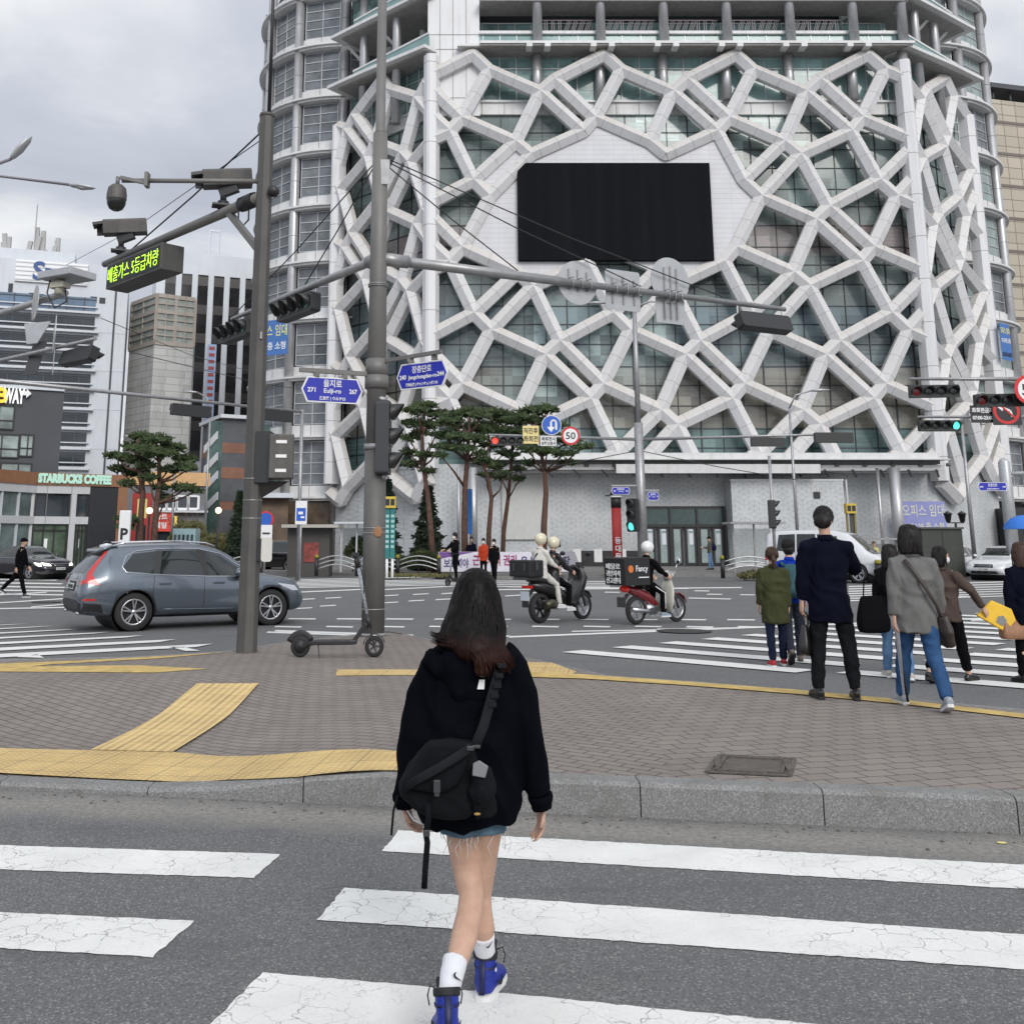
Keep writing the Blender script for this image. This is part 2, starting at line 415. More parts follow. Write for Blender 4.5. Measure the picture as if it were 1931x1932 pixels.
def kerb(name,fn,x0,x1,n,wfn,label,L=1.0):
 mb=MB();
 for i in range(n):
  a,b=lerp(x0,x1,i/n),lerp(x0,x1,(i+1)/n);g=.004
  ring=[]
  for x in(a+g,(a+b)/2,b-g):
   yo,yi=wfn(x);z=fn(x)
   ring.append([Vector((x,yo,-.05)),Vector((x,yo,z-.025)),Vector((x,lerp(yo,yi,.12),z)),Vector((x,lerp(yo,yi,.9),z+.002)),Vector((x,yi,z-.006)),Vector((x,yi,-.05))])
  mb.loft(ring,smooth=False)
 return struct(mb,name,GRAN,label)
kerb('kerb',lambda x:isl(x,yf(x))+.004,-14,12,24,lambda x:(yf(x),yf(x)+.2),'grey granite kerb facing the camera')
kerb('kerb',lambda x:isl(x,yb(x))+.002,-14,9,60,lambda x:(yb(x),yb(x)-.17),'low granite kerb on the far side of the paving')
def patch(name,pts,mats,fn,label=None,thick=.004,sub=.25):
 """flat painted or tiled patch following the surface"""
 P=[fn(x,y)for x,y in pts]
 bm=bmesh.new();vs=[bm.verts.new(p)for p in P];bm.faces.new(vs)
 bmesh.ops.triangulate(bm,faces=bm.faces)
 for _ in range(9):
  eg=[e for e in bm.edges if e.calc_length()>sub]
  if not eg:break
  bmesh.ops.subdivide_edges(bm,edges=eg,cuts=1);bmesh.ops.triangulate(bm,faces=bm.faces)
 return bm
def patches(name,polys,material,onisl,label,up=.004,sub=.5,jag=False,spread=False):
 mb=MB();up0=up
 for pi_,pts in enumerate(polys):
  up=up0+(pi_%12)*.0007 if spread else up0
  if onisl:
   bm=patch(name,pts,material,lambda x,y:gisl(x,y,up),sub=sub)
   for v in bm.verts:v.co.z=isl(v.co.x,v.co.y)+up
  else:
   if jag:
    Q=[gnd(x,y)for x,y in pts];P2=[]
    for a,b in zip(Q,Q[1:]+Q[:1]):
     n=max(1,int((b-a).length/.035));n=min(n,150)
     for k in range(n):P2.append(a.lerp(b,k/n)+Vector((random.uniform(-1,1),random.uniform(-1,1),0))*.0055)
    bm=patch(name,[(p.x,p.y)for p in P2],material,lambda x,y:Vector((x,y,up)),sub=99)
   else:bm=patch(name,pts,material,lambda x,y:gnd(x,y,0)+Vector((0,0,up)),sub=99)
  bm.verts.ensure_lookup_table();idx={v:i for i,v in enumerate(bm.verts)}
  fs=[]
  for f in bm.faces:
   q=[idx[v]for v in f.verts]
   if f.normal.z<0:q=q[::-1]
   fs.append(q)
  mb.add([v.co.copy()for v in bm.verts],fs);bm.free()
 return struct(mb,name,material,label)
def ext(p,q,x):t=(x-p[0])/(q[0]-p[0]);return(x,lerp(p[1],q[1],t))
NEAR=[]
NEAR.append([ext((0,1596),(529,1613),-500),(529,1613),(478,1658),ext((0,1642),(478,1658),-500)])
NEAR.append([ext((0,1723),(367,1739),-500),(367,1739),(287,1808),ext((0,1791),(287,1808),-500)])
NEAR.append([ext((0,1935),(200,1948),-500),(90,1941),(-40,2050),(-500,2030)])
NEAR.append([(752,1568),(1931,1633),ext((752,1568),(1931,1633),2400),ext((721,1607),(1931,1679),2400),(1931,1679),(721,1607)])
NEAR.append([(650,1677),(986,1698),(1931,1765),ext((986,1698),(1931,1765),2400),ext((986,1764),(1931,1831),2400),(1931,1831),(986,1764),(598,1737)])
NEAR.append([(495,1837),(986,1880),(1505,1931),ext((986,1880),(1505,1931),2400),ext((986,2005),(1505,2060),2400),(986,1992),(372,1962)])
patches('road_marking',NEAR,PAINT,False,'cracked white stripes of the near crossing',jag=True)
def stripes(p0,step,n,vec,wid,gap=None):
 out=[]
 p0,step,vec=Vector(p0),Vector(step),Vector(vec)
 u=vec.normalized();nrm=Vector((-u.y,u.x))
 for k in range(n):
  a=p0+step*k;b=a+vec
  sk=step.normalized();q=sk*(wid/abs(sk.dot(nrm)))
  out.append([a,b,b+q,a+q])
 return out
def world_patches(name,polys,material,label,up=.004):
 mb=MB()
 for P in polys:
  n=len(P);ar=sum(P[i][0]*P[(i+1)%n][1]-P[(i+1)%n][0]*P[i][1]for i in range(n))
  if ar<0:P=P[::-1]
  mb.add([(p[0],p[1],up)for p in P],[tuple(range(n))])
 return struct(mb,name,material,label)
def g2(x,y):p=gnd(x,y);return(p.x,p.y)
MID=[]
MID+=stripes(g2(1059,1232),Vector(g2(1154,1223))-Vector(g2(1059,1232)),16,Vector(g2(1500,1271))-Vector(g2(1059,1232)),.46)
MID+=stripes(g2(1577,1271.5),Vector(g2(1154,1223))-Vector(g2(1059,1232)),20,(Vector(g2(1931,1301))-Vector(g2(1577,1271.5)))*1.6,.46)
world_patches('road_marking',MID,PAINT,'white stripes of the crossing the pedestrians walk on',.014)
LEFT=[]
for(x,y,h)in((402,1216,7.5),(332,1207.5,6.5),(270,1200,5),(208,1193.5,4),(150,1187.5,3.5),(100,1182,3),(55,1177.5,2.6),(15,1173.5,2.3)):
 sl=(1236.5-1216)/402
 LEFT.append([(x,y),(x-32,y+h*.85),(-160,y+h+(x+160)*sl*.95),(-160,y+(x+160)*sl*.95)])
LEFT+=[[(318,1222),(345,1222),(377,1229.5),(350,1230)],[(33,1235),(70,1236),(83,1243),(33,1241.5)]]
patches('road_marking',LEFT,PAINT,False,'white stripes of the crossing behind the grey car',.014)
FAR=[]
def dash(x0,y0,x1,y1,h=2.2):FAR.append([(x0,y0),(x1,y1),(x1-3,y1+h),(x0-3,y0+h)])
for x in range(545,1931,92):
 dash(x,1166.5+(x-545)*.003,x+52,1167+(x-545)*.003);
for x in range(520,1400,97):dash(x,1181.5,x+50,1182.5,2.4)
dash(520,1189,780,1198,3);dash(505,1192,760,1201,2.5);dash(962,1201,1931,1163,3.0);dash(850,1198,962,1200,2.4)
dash(1080,1191,1330,1187,2.0);dash(1240,1187,1420,1184,2)
for i,(x,y)in enumerate([(565,1131),(615,1128.5),(723,1124),(780,1121.5),(834,1119.5),(605,1143),(722,1137),(772,1133.5),(823,1131),(954,1124),(999,1118),(560,1148)]):
 dash(x,y,x+30,y-1.6,1.8)
for x,y in((1142,1117),(1222,1114),(1335,1121),(1397,1122),(1311,1114),(1485,1118),(1700,1119),(1810,1125)):dash(x,y,x+28,y+.4,1.6)
dash(940,1112,1400,1108,1.8);dash(960,1107,1300,1110,1.5);dash(1300,1128,1380,1130,1.6);dash(0,1148,220,1144,2);dash(0,1137,125,1129,2)
dash(0,1122,90,1117,2);dash(60,1145,150,1138,2);dash(540,1118,700,1111,2.0);dash(700,1113,860,1105,1.8)
for k in range(7):
 y=1090+k*2.6;FAR.append([(566-k*2,y+3),(880,y-3),(880,y-1.9),(562-k*2,y+4.4)])
for k in range(5):
 y=1092+k*7;FAR.append([(0,y),(110+k*10,y+2),(105+k*10,y+4),(0,y+2.4)])
for k in range(7):
 y=1100+k*4.5;FAR.append([(1600,y+6),(1930,y-4),(1930,y-2.4),(1600,y+8)])
for k in range(4):FAR.append([(930,1096+k*3.6),(1150,1097+k*3.4),(1150,1098.3+k*3.4),(930,1097.3+k*3.6)])
patches('road_marking',FAR,PAINT,False,'thin white lane lines and dashes across the junction',spread=True)
COVER=mat('drain_iron',(.115,.098,.085),.7,.1,var=.4,vscale=14,bump=.5,bscale=60)
DARK=mat('cast_iron',(.055,.052,.05),.6,.3,var=.4,vscale=30,bump=.6,bscale=90)
mb=MB()
for x,y,rx,ry in((1474,1159.5,39,3.2),(1290,1192,52,2.6),(88,1137,28,1.8)):
 c=gnd(x,y);r=rx/F*c.y*.98
 mb.add([(c.x+r*math.cos(k*.39),c.y+r*math.sin(k*.39)*.9,.018)for k in range(16)],[tuple(range(16))])
struct(mb,'manhole_cover',DARK,'dark round manhole covers and patches out in the junction')
mb=MB();q=[gisl(*p,.006)for p in((1358,1427),(1498,1434),(1489,1466),(1333,1459))];ax=(q[1]-q[0]);ay=(q[3]-q[0])
mb.add([q[0],q[1],q[2],q[3]],[(0,1,2,3)])
for i in range(4):
 a,b=q[i],q[(i+1)%4];mb.bar(a+Vector((0,0,.003)),b+Vector((0,0,.003)),.03,.008)
cc=sum(q,Vector())/4;qi=[lerp(cc,p,.80)+Vector((0,0,.002))for p in q]
for i in range(4):mb.bar(qi[i]+Vector((0,0,.004)),qi[(i+1)%4]+Vector((0,0,.004)),.02,.01)
for sx in(.05,.95):mb.box(lerp(q[0],q[1],sx)*.5+lerp(q[3],q[2],sx)*.5+Vector((0,0,.008)),(.04,.28,.01),R(-12))
tag(mb.build('drain_cover',COVER),'square iron cover let into the brick paving right of the girl','cover')
patches('tactile_paving',[[(-300,1404),(0,1415),(170,1419),(325,1422),(752,1421),(790,1422),(790,1455),(752,1458),(560,1470),(430,1475),(180,1472),(0,1462),(-300,1455)]],TACD,True,'yellow dotted tactile strip along the near kerb',.014,.2)
patches('tactile_paving',[[(372,1292),(488,1292),(433,1352),(325,1423),(170,1419),(302,1350)]],TACL,True,'yellow ribbed tactile path running up from the strip',.018,.2)
patches('tactile_paving',[[(636,1264),(820,1265),(820,1276),(633,1276)],[(975,1250),(1040,1251),(1087,1268),(1075,1276),(1000,1278),(960,1270)]],TACD,True,'yellow tactile slabs behind the girl',.006,.3)
patches('tactile_paving',[[(-200,1258),(0,1253),(150,1247),(300,1239),(430,1231),(300,1243),(100,1254),(60,1258),(260,1256),(390,1263),(290,1270),(0,1268),(-200,1271)]],YPAINT,True,'faded yellow slabs on the left corner',.006,.3)
patches('tactile_paving',[[(1000,1270),(1100,1274),(1300,1288),(1500,1303),(1700,1322),(1931,1349),(2200,1385),(2200,1395),(1931,1357),(1700,1330),(1500,1311),(1300,1295),(1100,1282),(1000,1279)]],YPAINT,True,'yellow edge line along the crossing kerb',.0105,.4)
random.seed(4);mb=MB()
for i in range(230):
 x=random.uniform(-4,4.4);y=yf(x)-abs(random.gauss(.05,.16))-.01;r=random.choice((.004,.006,.008,.012))
 mb.ell((x,y,r*.4),(r,r*random.uniform(.6,1.2),r*.6),u=5,v=3)
struct(mb,'gravel',mat('grit',(.16,.14,.12),.9,var=.7,vscale=200),'loose grit and crumbs lying along the kerb',kind='stuff')
mb=MB();p=gnd(1889,1592);mb.ell(p+Vector((0,0,.006)),(.028,.018,.004));tag(mb.build('fallen_leaf',mat('leaf_yellow',(.62,.55,.22),.7)),'pale yellow fallen leaf on the asphalt by the kerb','leaf')
# ============================================================= MAIN BUILDING
WHITE=mat('white_cladding',(.66,.66,.67),.5,var=.04,vscale=.5,streak=.35,dirt=(.33,.285,.22),bump=.1,bscale=4)
def soil(m):
 t=m.node_tree;b=t.nodes['Principled BSDF'];src=b.inputs['Base Color'].links[0].from_socket;ge=t.nodes.new('ShaderNodeNewGeometry');sp_=t.nodes.new('ShaderNodeSeparateXYZ');t.links.new(ge.outputs['Normal'],sp_.inputs[0])
 n=t.nodes.new('ShaderNodeTexNoise');n.inputs['Scale'].default_value=.9;n.inputs['Detail'].default_value=5;mr=t.nodes.new('ShaderNodeMapRange');t.links.new(sp_.outputs[2],mr.inputs[0])
 for i,v in enumerate((.1,.6,0,.95)):mr.inputs[i+1].default_value=v
 mu=t.nodes.new('ShaderNodeMath');mu.operation='MULTIPLY';t.links.new(mr.outputs[0],mu.inputs[0]);t.links.new(n.outputs[0],mu.inputs[1]);mx_=t.nodes.new('ShaderNodeMix');mx_.data_type='RGBA'
 t.links.new(mu.outputs[0],mx_.inputs[0]);t.links.new(src,mx_.inputs[6]);mx_.inputs[7].default_value=(.40,.345,.265,1);t.links.new(mx_.outputs[2],b.inputs['Base Color'])
soil(WHITE)
WHITE2=mat('off_white_cladding',(.66,.66,.655),.55,var=.14,vscale=.4,streak=.45,dirt=(.27,.25,.22))
STEEL=mat('column_steel',(.46,.46,.47),.38,.55,var=.15,vscale=1.2,streak=.35)
JOINT=mat('panel_joint',(.24,.225,.205),.8)
MULL=mat('mullion_dark',(.05,.055,.06),.4,.4)
MULLW=mat('mullion_white',(.5,.51,.52),.4,.3)
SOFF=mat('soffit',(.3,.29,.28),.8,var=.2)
BLACKM=mat('black_metal',(.018,.018,.02),.45,var=.2)
def mat_curtain(name,base,band=True,px=1.46,pz=1.37,dark=1.0):
 g=NT(name,.09,.45)
 sx=g.n('SeparateXYZ');g.put(sx.inputs[0],g.obj)
 cx=g.math('FLOOR',g.math('DIVIDE',g.math('ADD',sx.outputs[0],40.0),px));cz=g.math('FLOOR',g.math('DIVIDE',sx.outputs[2],pz))
 cb=g.n('CombineXYZ');g.put(cb.inputs[0],cx);g.put(cb.inputs[1],cz)
 rnd=g.n('TexWhiteNoise',dict(noise_dimensions='3D'),Vector=cb.outputs[0]).outputs[0]
 cb2=g.n('CombineXYZ');g.put(cb2.inputs[0],g.math('FLOOR',g.math('DIVIDE',cx,3.0)));g.put(cb2.inputs[1],g.math('FLOOR',g.math('DIVIDE',cz,3.0)))
 rn2=g.n('TexWhiteNoise',dict(noise_dimensions='3D'),Vector=cb2.outputs[0]).outputs[0]
 c=g.ramp(g.math('ADD',g.math('MULTIPLY',rnd,.45),g.math('MULTIPLY',rn2,.55)),[(.1,tuple(k*.45 for k in base)),(.55,base),(.95,tuple(k*1.55 for k in base))])
 if band:
  bandn=g.noise(.13,2,.5,g.map(scale=(1,1,.3)))
  zc=g.ramp(g.math('DIVIDE',sx.outputs[2],36.0),[(.20,(0.078,0.155,0.155)),(.245,(0.085,0.155,0.155)),(.25,(0.240,0.194,0.147)),(.355,(0.232,0.186,0.155)),(.36,(0.093,0.116,0.139)),(.47,(0.101,0.147,0.178)),(.475,(0.116,0.139,0.139)),(.57,(0.116,0.139,0.139)),(.575,(0.209,0.132,0.132)),(.63,(0.202,0.132,0.124)),(.635,(0.132,0.163,0.155)),(1,(0.139,0.186,0.178))])
  zc.node.color_ramp.interpolation='LINEAR'
  c=g.mix(g.rng(bandn,.40,.50,.15,.75),c,zc)
  c=g.mix(.35,c,g.mix(1.0,c,g.ramp(rnd,[(0,(.5,.5,.5)),(1,(1.5,1.5,1.5))]),'MULTIPLY'))
 sl=g.math('FRACT',g.math('MULTIPLY',sx.outputs[2],3.6))
 sl=g.math('MULTIPLY',g.math('LESS_THAN',sl,.38),g.rng(g.noise(.22,3,.6,g.map(loc=(5,0,3))),.46,.56))
 c=g.mix(g.math('MULTIPLY',sl,.30),c,(.30,.33,.32))
 blob=g.rng(g.noise(1.1,3,.6),.56,.66);c=g.mix(g.math('MULTIPLY',blob,.4),c,tuple(k*.3 for k in base))
 g.color(c);return g.m
GLASSM=mat_curtain('curtain_glass',(.35,.44,.43))
GLASSU=mat_curtain('upper_glass',(.21,.33,.32),False,1.46,1.2)
GLASSG=mat('green_spandrel',(.20,.32,.315),.12,var=.15,vscale=1)
GLASSD=mat('tower_window_glass',(.16,.175,.19),.1,var=.5,vscale=.9)
GLASSL=mat('tower_window_glass_pale',(.27,.33,.32),.12,var=.3,vscale=.8)
def mat_slats():
 g=NT('white_slats',.5,.4);sx=g.n('SeparateXYZ');g.put(sx.inputs[0],g.obj)
 f=g.math('FRACT',g.math('MULTIPLY',sx.outputs[2],2.9));v=g.math('FRACT',g.math('DIVIDE',sx.outputs[0],1.3))
 ln=g.math('MAXIMUM',g.math('LESS_THAN',f,.16),g.math('LESS_THAN',v,.03))
 g.color(g.mix(g.math('MULTIPLY',ln,.32),g.ramp(g.noise(.7,5,.6),[(.3,(.54,.54,.56)),(.7,(.61,.61,.63))]),(.34,.34,.36)));return g.m
def mat_hex():
 g=NT('hexagon_cladding',.5,.4)
 sx=g.n('SeparateXYZ');g.put(sx.inputs[0],g.obj)
 hx=g.math('ADD',sx.outputs[0],g.math('MULTIPLY',sx.outputs[1],.55))
 ln=None
 for a in(90,30,150):
  u=g.math('ADD',g.math('MULTIPLY',hx,math.sin(R(a))),g.math('MULTIPLY',sx.outputs[2],math.cos(R(a))))
  v=g.math('ADD',g.math('MULTIPLY',hx,-math.cos(R(a))),g.math('MULTIPLY',sx.outputs[2],math.sin(R(a))))
  f=g.math('ABSOLUTE',g.math('SUBTRACT',g.math('FRACT',g.math('DIVIDE',u,.30)),.5))
  l_=g.math('MULTIPLY',g.math('GREATER_THAN',f,.44),g.math('GREATER_THAN',g.math('FRACT',g.math('DIVIDE',v,1.04)),.34))
  ln=l_ if ln is None else g.math('MAXIMUM',ln,l_)
 g.color(g.mix(g.math('MULTIPLY',ln,.42),g.ramp(g.noise(.5,6,.6),[(.3,(.45,.47,.48)),(.7,(.57,.59,.60))]),(.20,.21,.22)));return g.m
SLATS,HEXM=mat_slats(),mat_hex()
FL,FR,YF=-1.61,30.8,64.0
AL,AR=R(45),R(38.2)
def plan(s,off=0.0):
 if s<FL:
  L=(FL-s)*.85;n=Vector((-math.sin(AL),-math.cos(AL),0));p=Vector((FL-L*math.cos(AL),YF+L*math.sin(AL),0))
 elif s>FR:
  L=(s-FR)*.90;n=Vector((math.sin(AR),-math.cos(AR),0));p=Vector((FR+L*math.cos(AR),YF+L*math.sin(AR),0))
 else:n=Vector((0,-1,0));p=Vector((s,YF,0))
 return p+n*off,n
SL0,SR0=FL-11.9,FR+9.9
TB=thing('tower_building','tall building wrapped in a white lattice with a big black screen on its front','building',(14.6,70,0))
def P(mb,name,mats,**k):return mb.build(name,mats,TB,**k)
def offp(o):
 def inter(n1,p1,n2,p2):
  d1=n1.dot(p1)+o;d2=n2.dot(p2)+o;det=n1.x*n2.y-n1.y*n2.x
  return Vector(((d1*n2.y-d2*n1.y)/det,(n1.x*d2-n2.x*d1)/det,0))
 nl,nf,nr=plan(FL-1)[1],Vector((0,-1,0)),plan(FR+1)[1]
 a=plan(SL0)[0]+nl*o;b=inter(nl,plan(FL-.001)[0],nf,Vector((0,YF,0)));c=inter(nf,Vector((0,YF,0)),nr,plan(FR+.001)[0]);d=plan(SR0)[0]+nr*o
 return[a,b,c,d]
def wall_band(mb,o,z0,z1,th=.2,idx=(0,1,2,3)):
 A=offp(o);B=offp(o-th)
 for i,j in zip(idx[:-1],idx[1:]):
  a,b,c,d=A[i],A[j],B[j],B[i]
  mb.add([(p.x,p.y,z)for z in(z0,z1)for p in(a,b,c,d)],[(0,1,5,4),(1,2,6,5),(2,3,7,6),(3,0,4,7),(4,5,6,7),(0,3,2,1)])
 return mb
mb=MB();wall_band(mb,-1.35,6.0,30.6,.3);P(mb,'curtain_wall',GLASSM)
mb=MB()
A=offp(-1.33)
for i in range(3):
 a,b=A[i],A[i+1];L=(b-a).length;n=max(2,round(L/1.46));t=(b-a).normalized();nr=Vector((t.y,-t.x,0))
 for k in range(n+1):
  p=a+(b-a)*(k/n)+nr*.02;w_=.07 if k%3==0 else.03
  mb.bar(p+Vector((0,0,6.9)),p+Vector((0,0,30.6)),w_,.09,nr)
 z=7.6
 while z<30.5:
  for dz in(0,1.25,2.75):
   if z+dz<30.5:mb.bar(a+nr*.02+Vector((0,0,z+dz)),b+nr*.02+Vector((0,0,z+dz)),.045,.07,nr)
  z+=4.1
P(mb,'mullions',MULL)
mb=MB();wall_band(mb,-1.1,30.6,31.5,.5);wall_band(mb,-.95,31.45,31.58,.5);P(mb,'cladding_band',WHITE2)
mb=MB()
for x in[1.9+1.55*k for k in range(19)]:mb.box((x,65.08,31.03),(.03,.03,.88))
P(mb,'cladding_joints',JOINT)
def ureg(z0,top):
 mb=MB();mb.lohi((1.7,65.5,z0),(31,65.8,top));return mb
mb=MB();mb.lohi((1.7,65.3,31.55),(30.9,65.5,35.0));mb.lohi((1.7,66.4,36.3),(30.9,66.6,38.2));mb.lohi((1.7,65.3,39.7),(30.9,65.5,46));P(mb,'window_wall',GLASSU)
COLX=[5.72+4.36*k for k in range(6)]
bays=[1.74]+COLX+[30.8]
mbw,mbg,mbl,mbd=MB(),MB(),MB(),MB()
for z0 in(35.3,38.75,42.9):
 mbg.lohi((1.74,64.35,z0),(30.9,64.55,z0+.82))
for i in range(len(bays)-1):
 a,b=bays[i]+.25,bays[i+1]-.25
 for k in range(4):
  x=lerp(a,b,k/3)
  mbw.box((x,65.26,33.3),(.07,.08,3.4));mbw.box((x,66.36,37.2),(.06,.08,1.9));mbw.box((x,65.26,43),(.07,.08,6.4))
  for z0 in(35.3,38.75,42.9):mbw.box((x,64.33,z0+.41),(.06,.05,.82))
 for z in(31.7,34.05,34.9,36.5,37.45,38.1):mbw.box(((a+b)/2,65.25 if z<35 else 66.35,z),(b-a,.07,.07))
 for z in(31.7,34.05):pass
for z in(36.28,39.7,43.85):mbl.lohi((1.74,64.15,z-.12),(31.0,64.6,z+.1))
for z in(35.1,38.45,42.6):mbl.lohi((1.74,63.3,z-.09),(31.4,65.5,z+.09))
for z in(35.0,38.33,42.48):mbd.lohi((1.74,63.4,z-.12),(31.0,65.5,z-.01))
for x in COLX:
 for dx in(-.62,.62):mbl.box((x+dx,63.5,34.82),(.4,.8,.3))
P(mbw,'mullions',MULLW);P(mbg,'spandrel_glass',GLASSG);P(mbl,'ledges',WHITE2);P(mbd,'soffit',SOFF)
for x in COLX+[FR+.1]:
 mb=MB();yc=64.75 if x<30 else 64.3;mb.cyl((x,yc,31.5),(x,yc,35.0),.33,n=20);mb.cyl((x,63.85,35.2),(x,63.85,46),.33,n=20);
 mb.m(1)
 for z in(33.6,36.0,39.6,43):mb.cyl((x,yc if z<35 else 63.85,z),(x,yc if z<35 else 63.85,z+.04),.336,n=20)
 P(mb,'column',[STEEL,JOINT])
mb=MB()
for i in range(1,len(bays)-2):
 a,b=bays[i]+.35,bays[i+1]-.35
 mb.box(((a+b)/2,64.7,37.45),(b-a,.05,.06));mb.box(((a+b)/2,64.7,36.5),(b-a,.05,.06))
 x=a+.1
 while x<b-.2:
  if random.random()<.75:
   for q in range(3):mb.bar((x+.12*q,64.7,36.5),(x+.3+.12*q,64.7,37.4),.035,.03)
  else:mb.box((x+.15,64.7,36.95),(.05,.03,.9));mb.box((x+.3,64.7,36.95),(.05,.03,.9))
  x+=.48
P(mb,'railing',mat('railing_grey',(.26,.22,.24),.5))
mb=MB();mb.lohi((4,66.1,36.3),(28,66.3,37.1));P(mb,'balcony_back_wall',mat('maroon_wall',(.10,.035,.045),.7,var=.3))
mb=MB();mb.lohi((-1.85,64.4,30.2),(1.74,66.5,46));P(mb,'wall',WHITE)
mb=MB()
for x in(-1.0,-.1,.82):mb.box((x,64.39,38.1),(.03,.03,15.8))
for z in(31.5,35.1,36.2,40.0,44.0):mb.box((-.05,64.39,z),(3.6,.03,.03))
P(mb,'cladding_joints',JOINT);mb=MB();mb.lohi((.2,63.7,35.0),(1.9,64.4,35.18));P(mb,'ledges',WHITE2)
for side,f,A_,ends in((-1,FL,AL,10.2),(1,FR,AR,9.5)):
 mbs,mbk,mbg,mbm,mbb=MB(),MB(),MB(),MB(),MB()
 t=Vector((side*math.cos(A_),math.sin(A_),0));n=Vector((side*math.sin(A_),-math.cos(A_),0));o=Vector((f,YF,0))
 back=o-n*1.3
 for z0,z1 in((30.6,35.0),(39.5,46)):
  q=[back,back+t*ends,back+t*ends-n*.2,back-n*.2]
  mbg.add([(p.x,p.y,z)for z in(z0,z1)for p in q],[(0,1,5,4),(1,2,6,5),(2,3,7,6),(3,0,4,7),(4,5,6,7),(0,3,2,1)])
 b2=o-n*4.2
 q=[b2,b2+t*ends,b2+t*ends-n*.2,b2-n*.2]
 mbg.add([(p.x,p.y,z)for z in(35,46)for p in q],[(0,1,5,4),(1,2,6,5),(2,3,7,6),(3,0,4,7),(4,5,6,7),(0,3,2,1)])
 for k in range(9):
  p=back+n*.03+t*(ends*k/8);mbm.bar((p.x,p.y,31.5),(p.x,p.y,35),.07,.07,n)
  p=b2+n*.03+t*(ends*k/8);mbm.bar((p.x,p.y,35),(p.x,p.y,46),.08,.07,n)
 for z in(32.8,33.9):mbm.bar(back+n*.03+Vector((0,0,z)),back+n*.03+t*ends+Vector((0,0,z)),.06,.06,n)
 for z in(37.2,41,45):mbm.bar(b2+n*.03+Vector((0,0,z)),b2+n*.03+t*ends+Vector((0,0,z)),.08,.07,n)
 for z,out_ in((34.95,1.1),(39.05,.9),(43.1,1.4)):
  q=[o-n*4.2,o+n*.6,o+n*out_+t*ends*.55,o+n*(out_+.2)+t*ends*.97,o-n*4.2+t*ends]
  N=len(q)
  mbs.add([(p.x,p.y,zz_)for zz_ in(z-.1,z+.14)for p in q],[tuple(range(N)),tuple(range(N,2*N))]+[(i,(i+1)%N,N+(i+1)%N,N+i)for i in range(N)])
  q2=[o-n*3.9+t*.2,o+n*.2+t*.3,o+n*(out_-.3)+t*ends*.9,o-n*3.9+t*ends*.95]
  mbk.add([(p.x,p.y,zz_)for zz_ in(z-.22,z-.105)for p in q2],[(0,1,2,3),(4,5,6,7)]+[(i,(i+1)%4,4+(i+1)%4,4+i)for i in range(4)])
  a=o+n*.2+Vector((0,0,z+.14));b=a+t*ends*.8
  mbb=MB();mbb.bar(a+Vector((0,0,.45)),b+Vector((0,0,.45)),.06,.8,Vector((0,0,1)));P(mbb,'balustrade',GLASSG)
  mbs.bar(a+Vector((0,0,.92)),b+Vector((0,0,.92)),.16,.14,Vector((0,0,1)))
 for L in((3.9,7.6)if side<0 else(2.75,5.6)):
  p=o+t*L-n*.3;mb=MB();mb.cyl((p.x,p.y,30.7),(p.x,p.y,46),.31,n=20);P(mb,'column',STEEL)
  p2=p-n*2.6
  mbs.bar((p.x,p.y,39.3),(p2.x,p2.y,42.8),.18,.18);mbs.bar((p2.x,p2.y,35.3),(p.x+t.x*2,p.y+t.y*2,38.8),.18,.18)
  mbs.cyl((p2.x,p2.y,35),(p2.x,p2.y,46),.28,n=14)
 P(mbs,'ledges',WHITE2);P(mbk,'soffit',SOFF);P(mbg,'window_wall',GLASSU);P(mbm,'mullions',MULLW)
def fz(x,y,Y=64.0):p=at(x,y,Y);return(p.x,p.z)
def z4(x,y):return(910.5+x/3.636,y/3.636)
AV,CV=9.05,9.12
NODE={1:fz(*z4(490,545)),2:fz(*z4(393,630)),3:fz(*z4(770,810)),4:fz(*z4(690,900)),5:fz(*z4(835,372)),6:fz(*z4(948,478)),7:fz(*z4(225,972)),8:fz(*z4(330,1060))}
EDG=[(1,2,0,0),(5,1,0,0),(5,6,0,0),(6,2,1,0),(6,3,0,0),(1,3,0,0),(2,4,0,0),(2,7,0,0),(3,4,0,0),(3,7,1,0),(4,8,0,0),(7,8,0,0),(4,5,0,1),(7,5,-1,1),(8,6,-1,1),(8,1,0,1)]
def npos(k,i,j):x,z=NODE[k];return(x+AV*i,z-CV*j)
GONE={(1,0,1),(2,0,1),(3,0,1),(5,0,1),(6,0,1),(1,1,1),(2,1,1)}
beams=[];nodes=set()
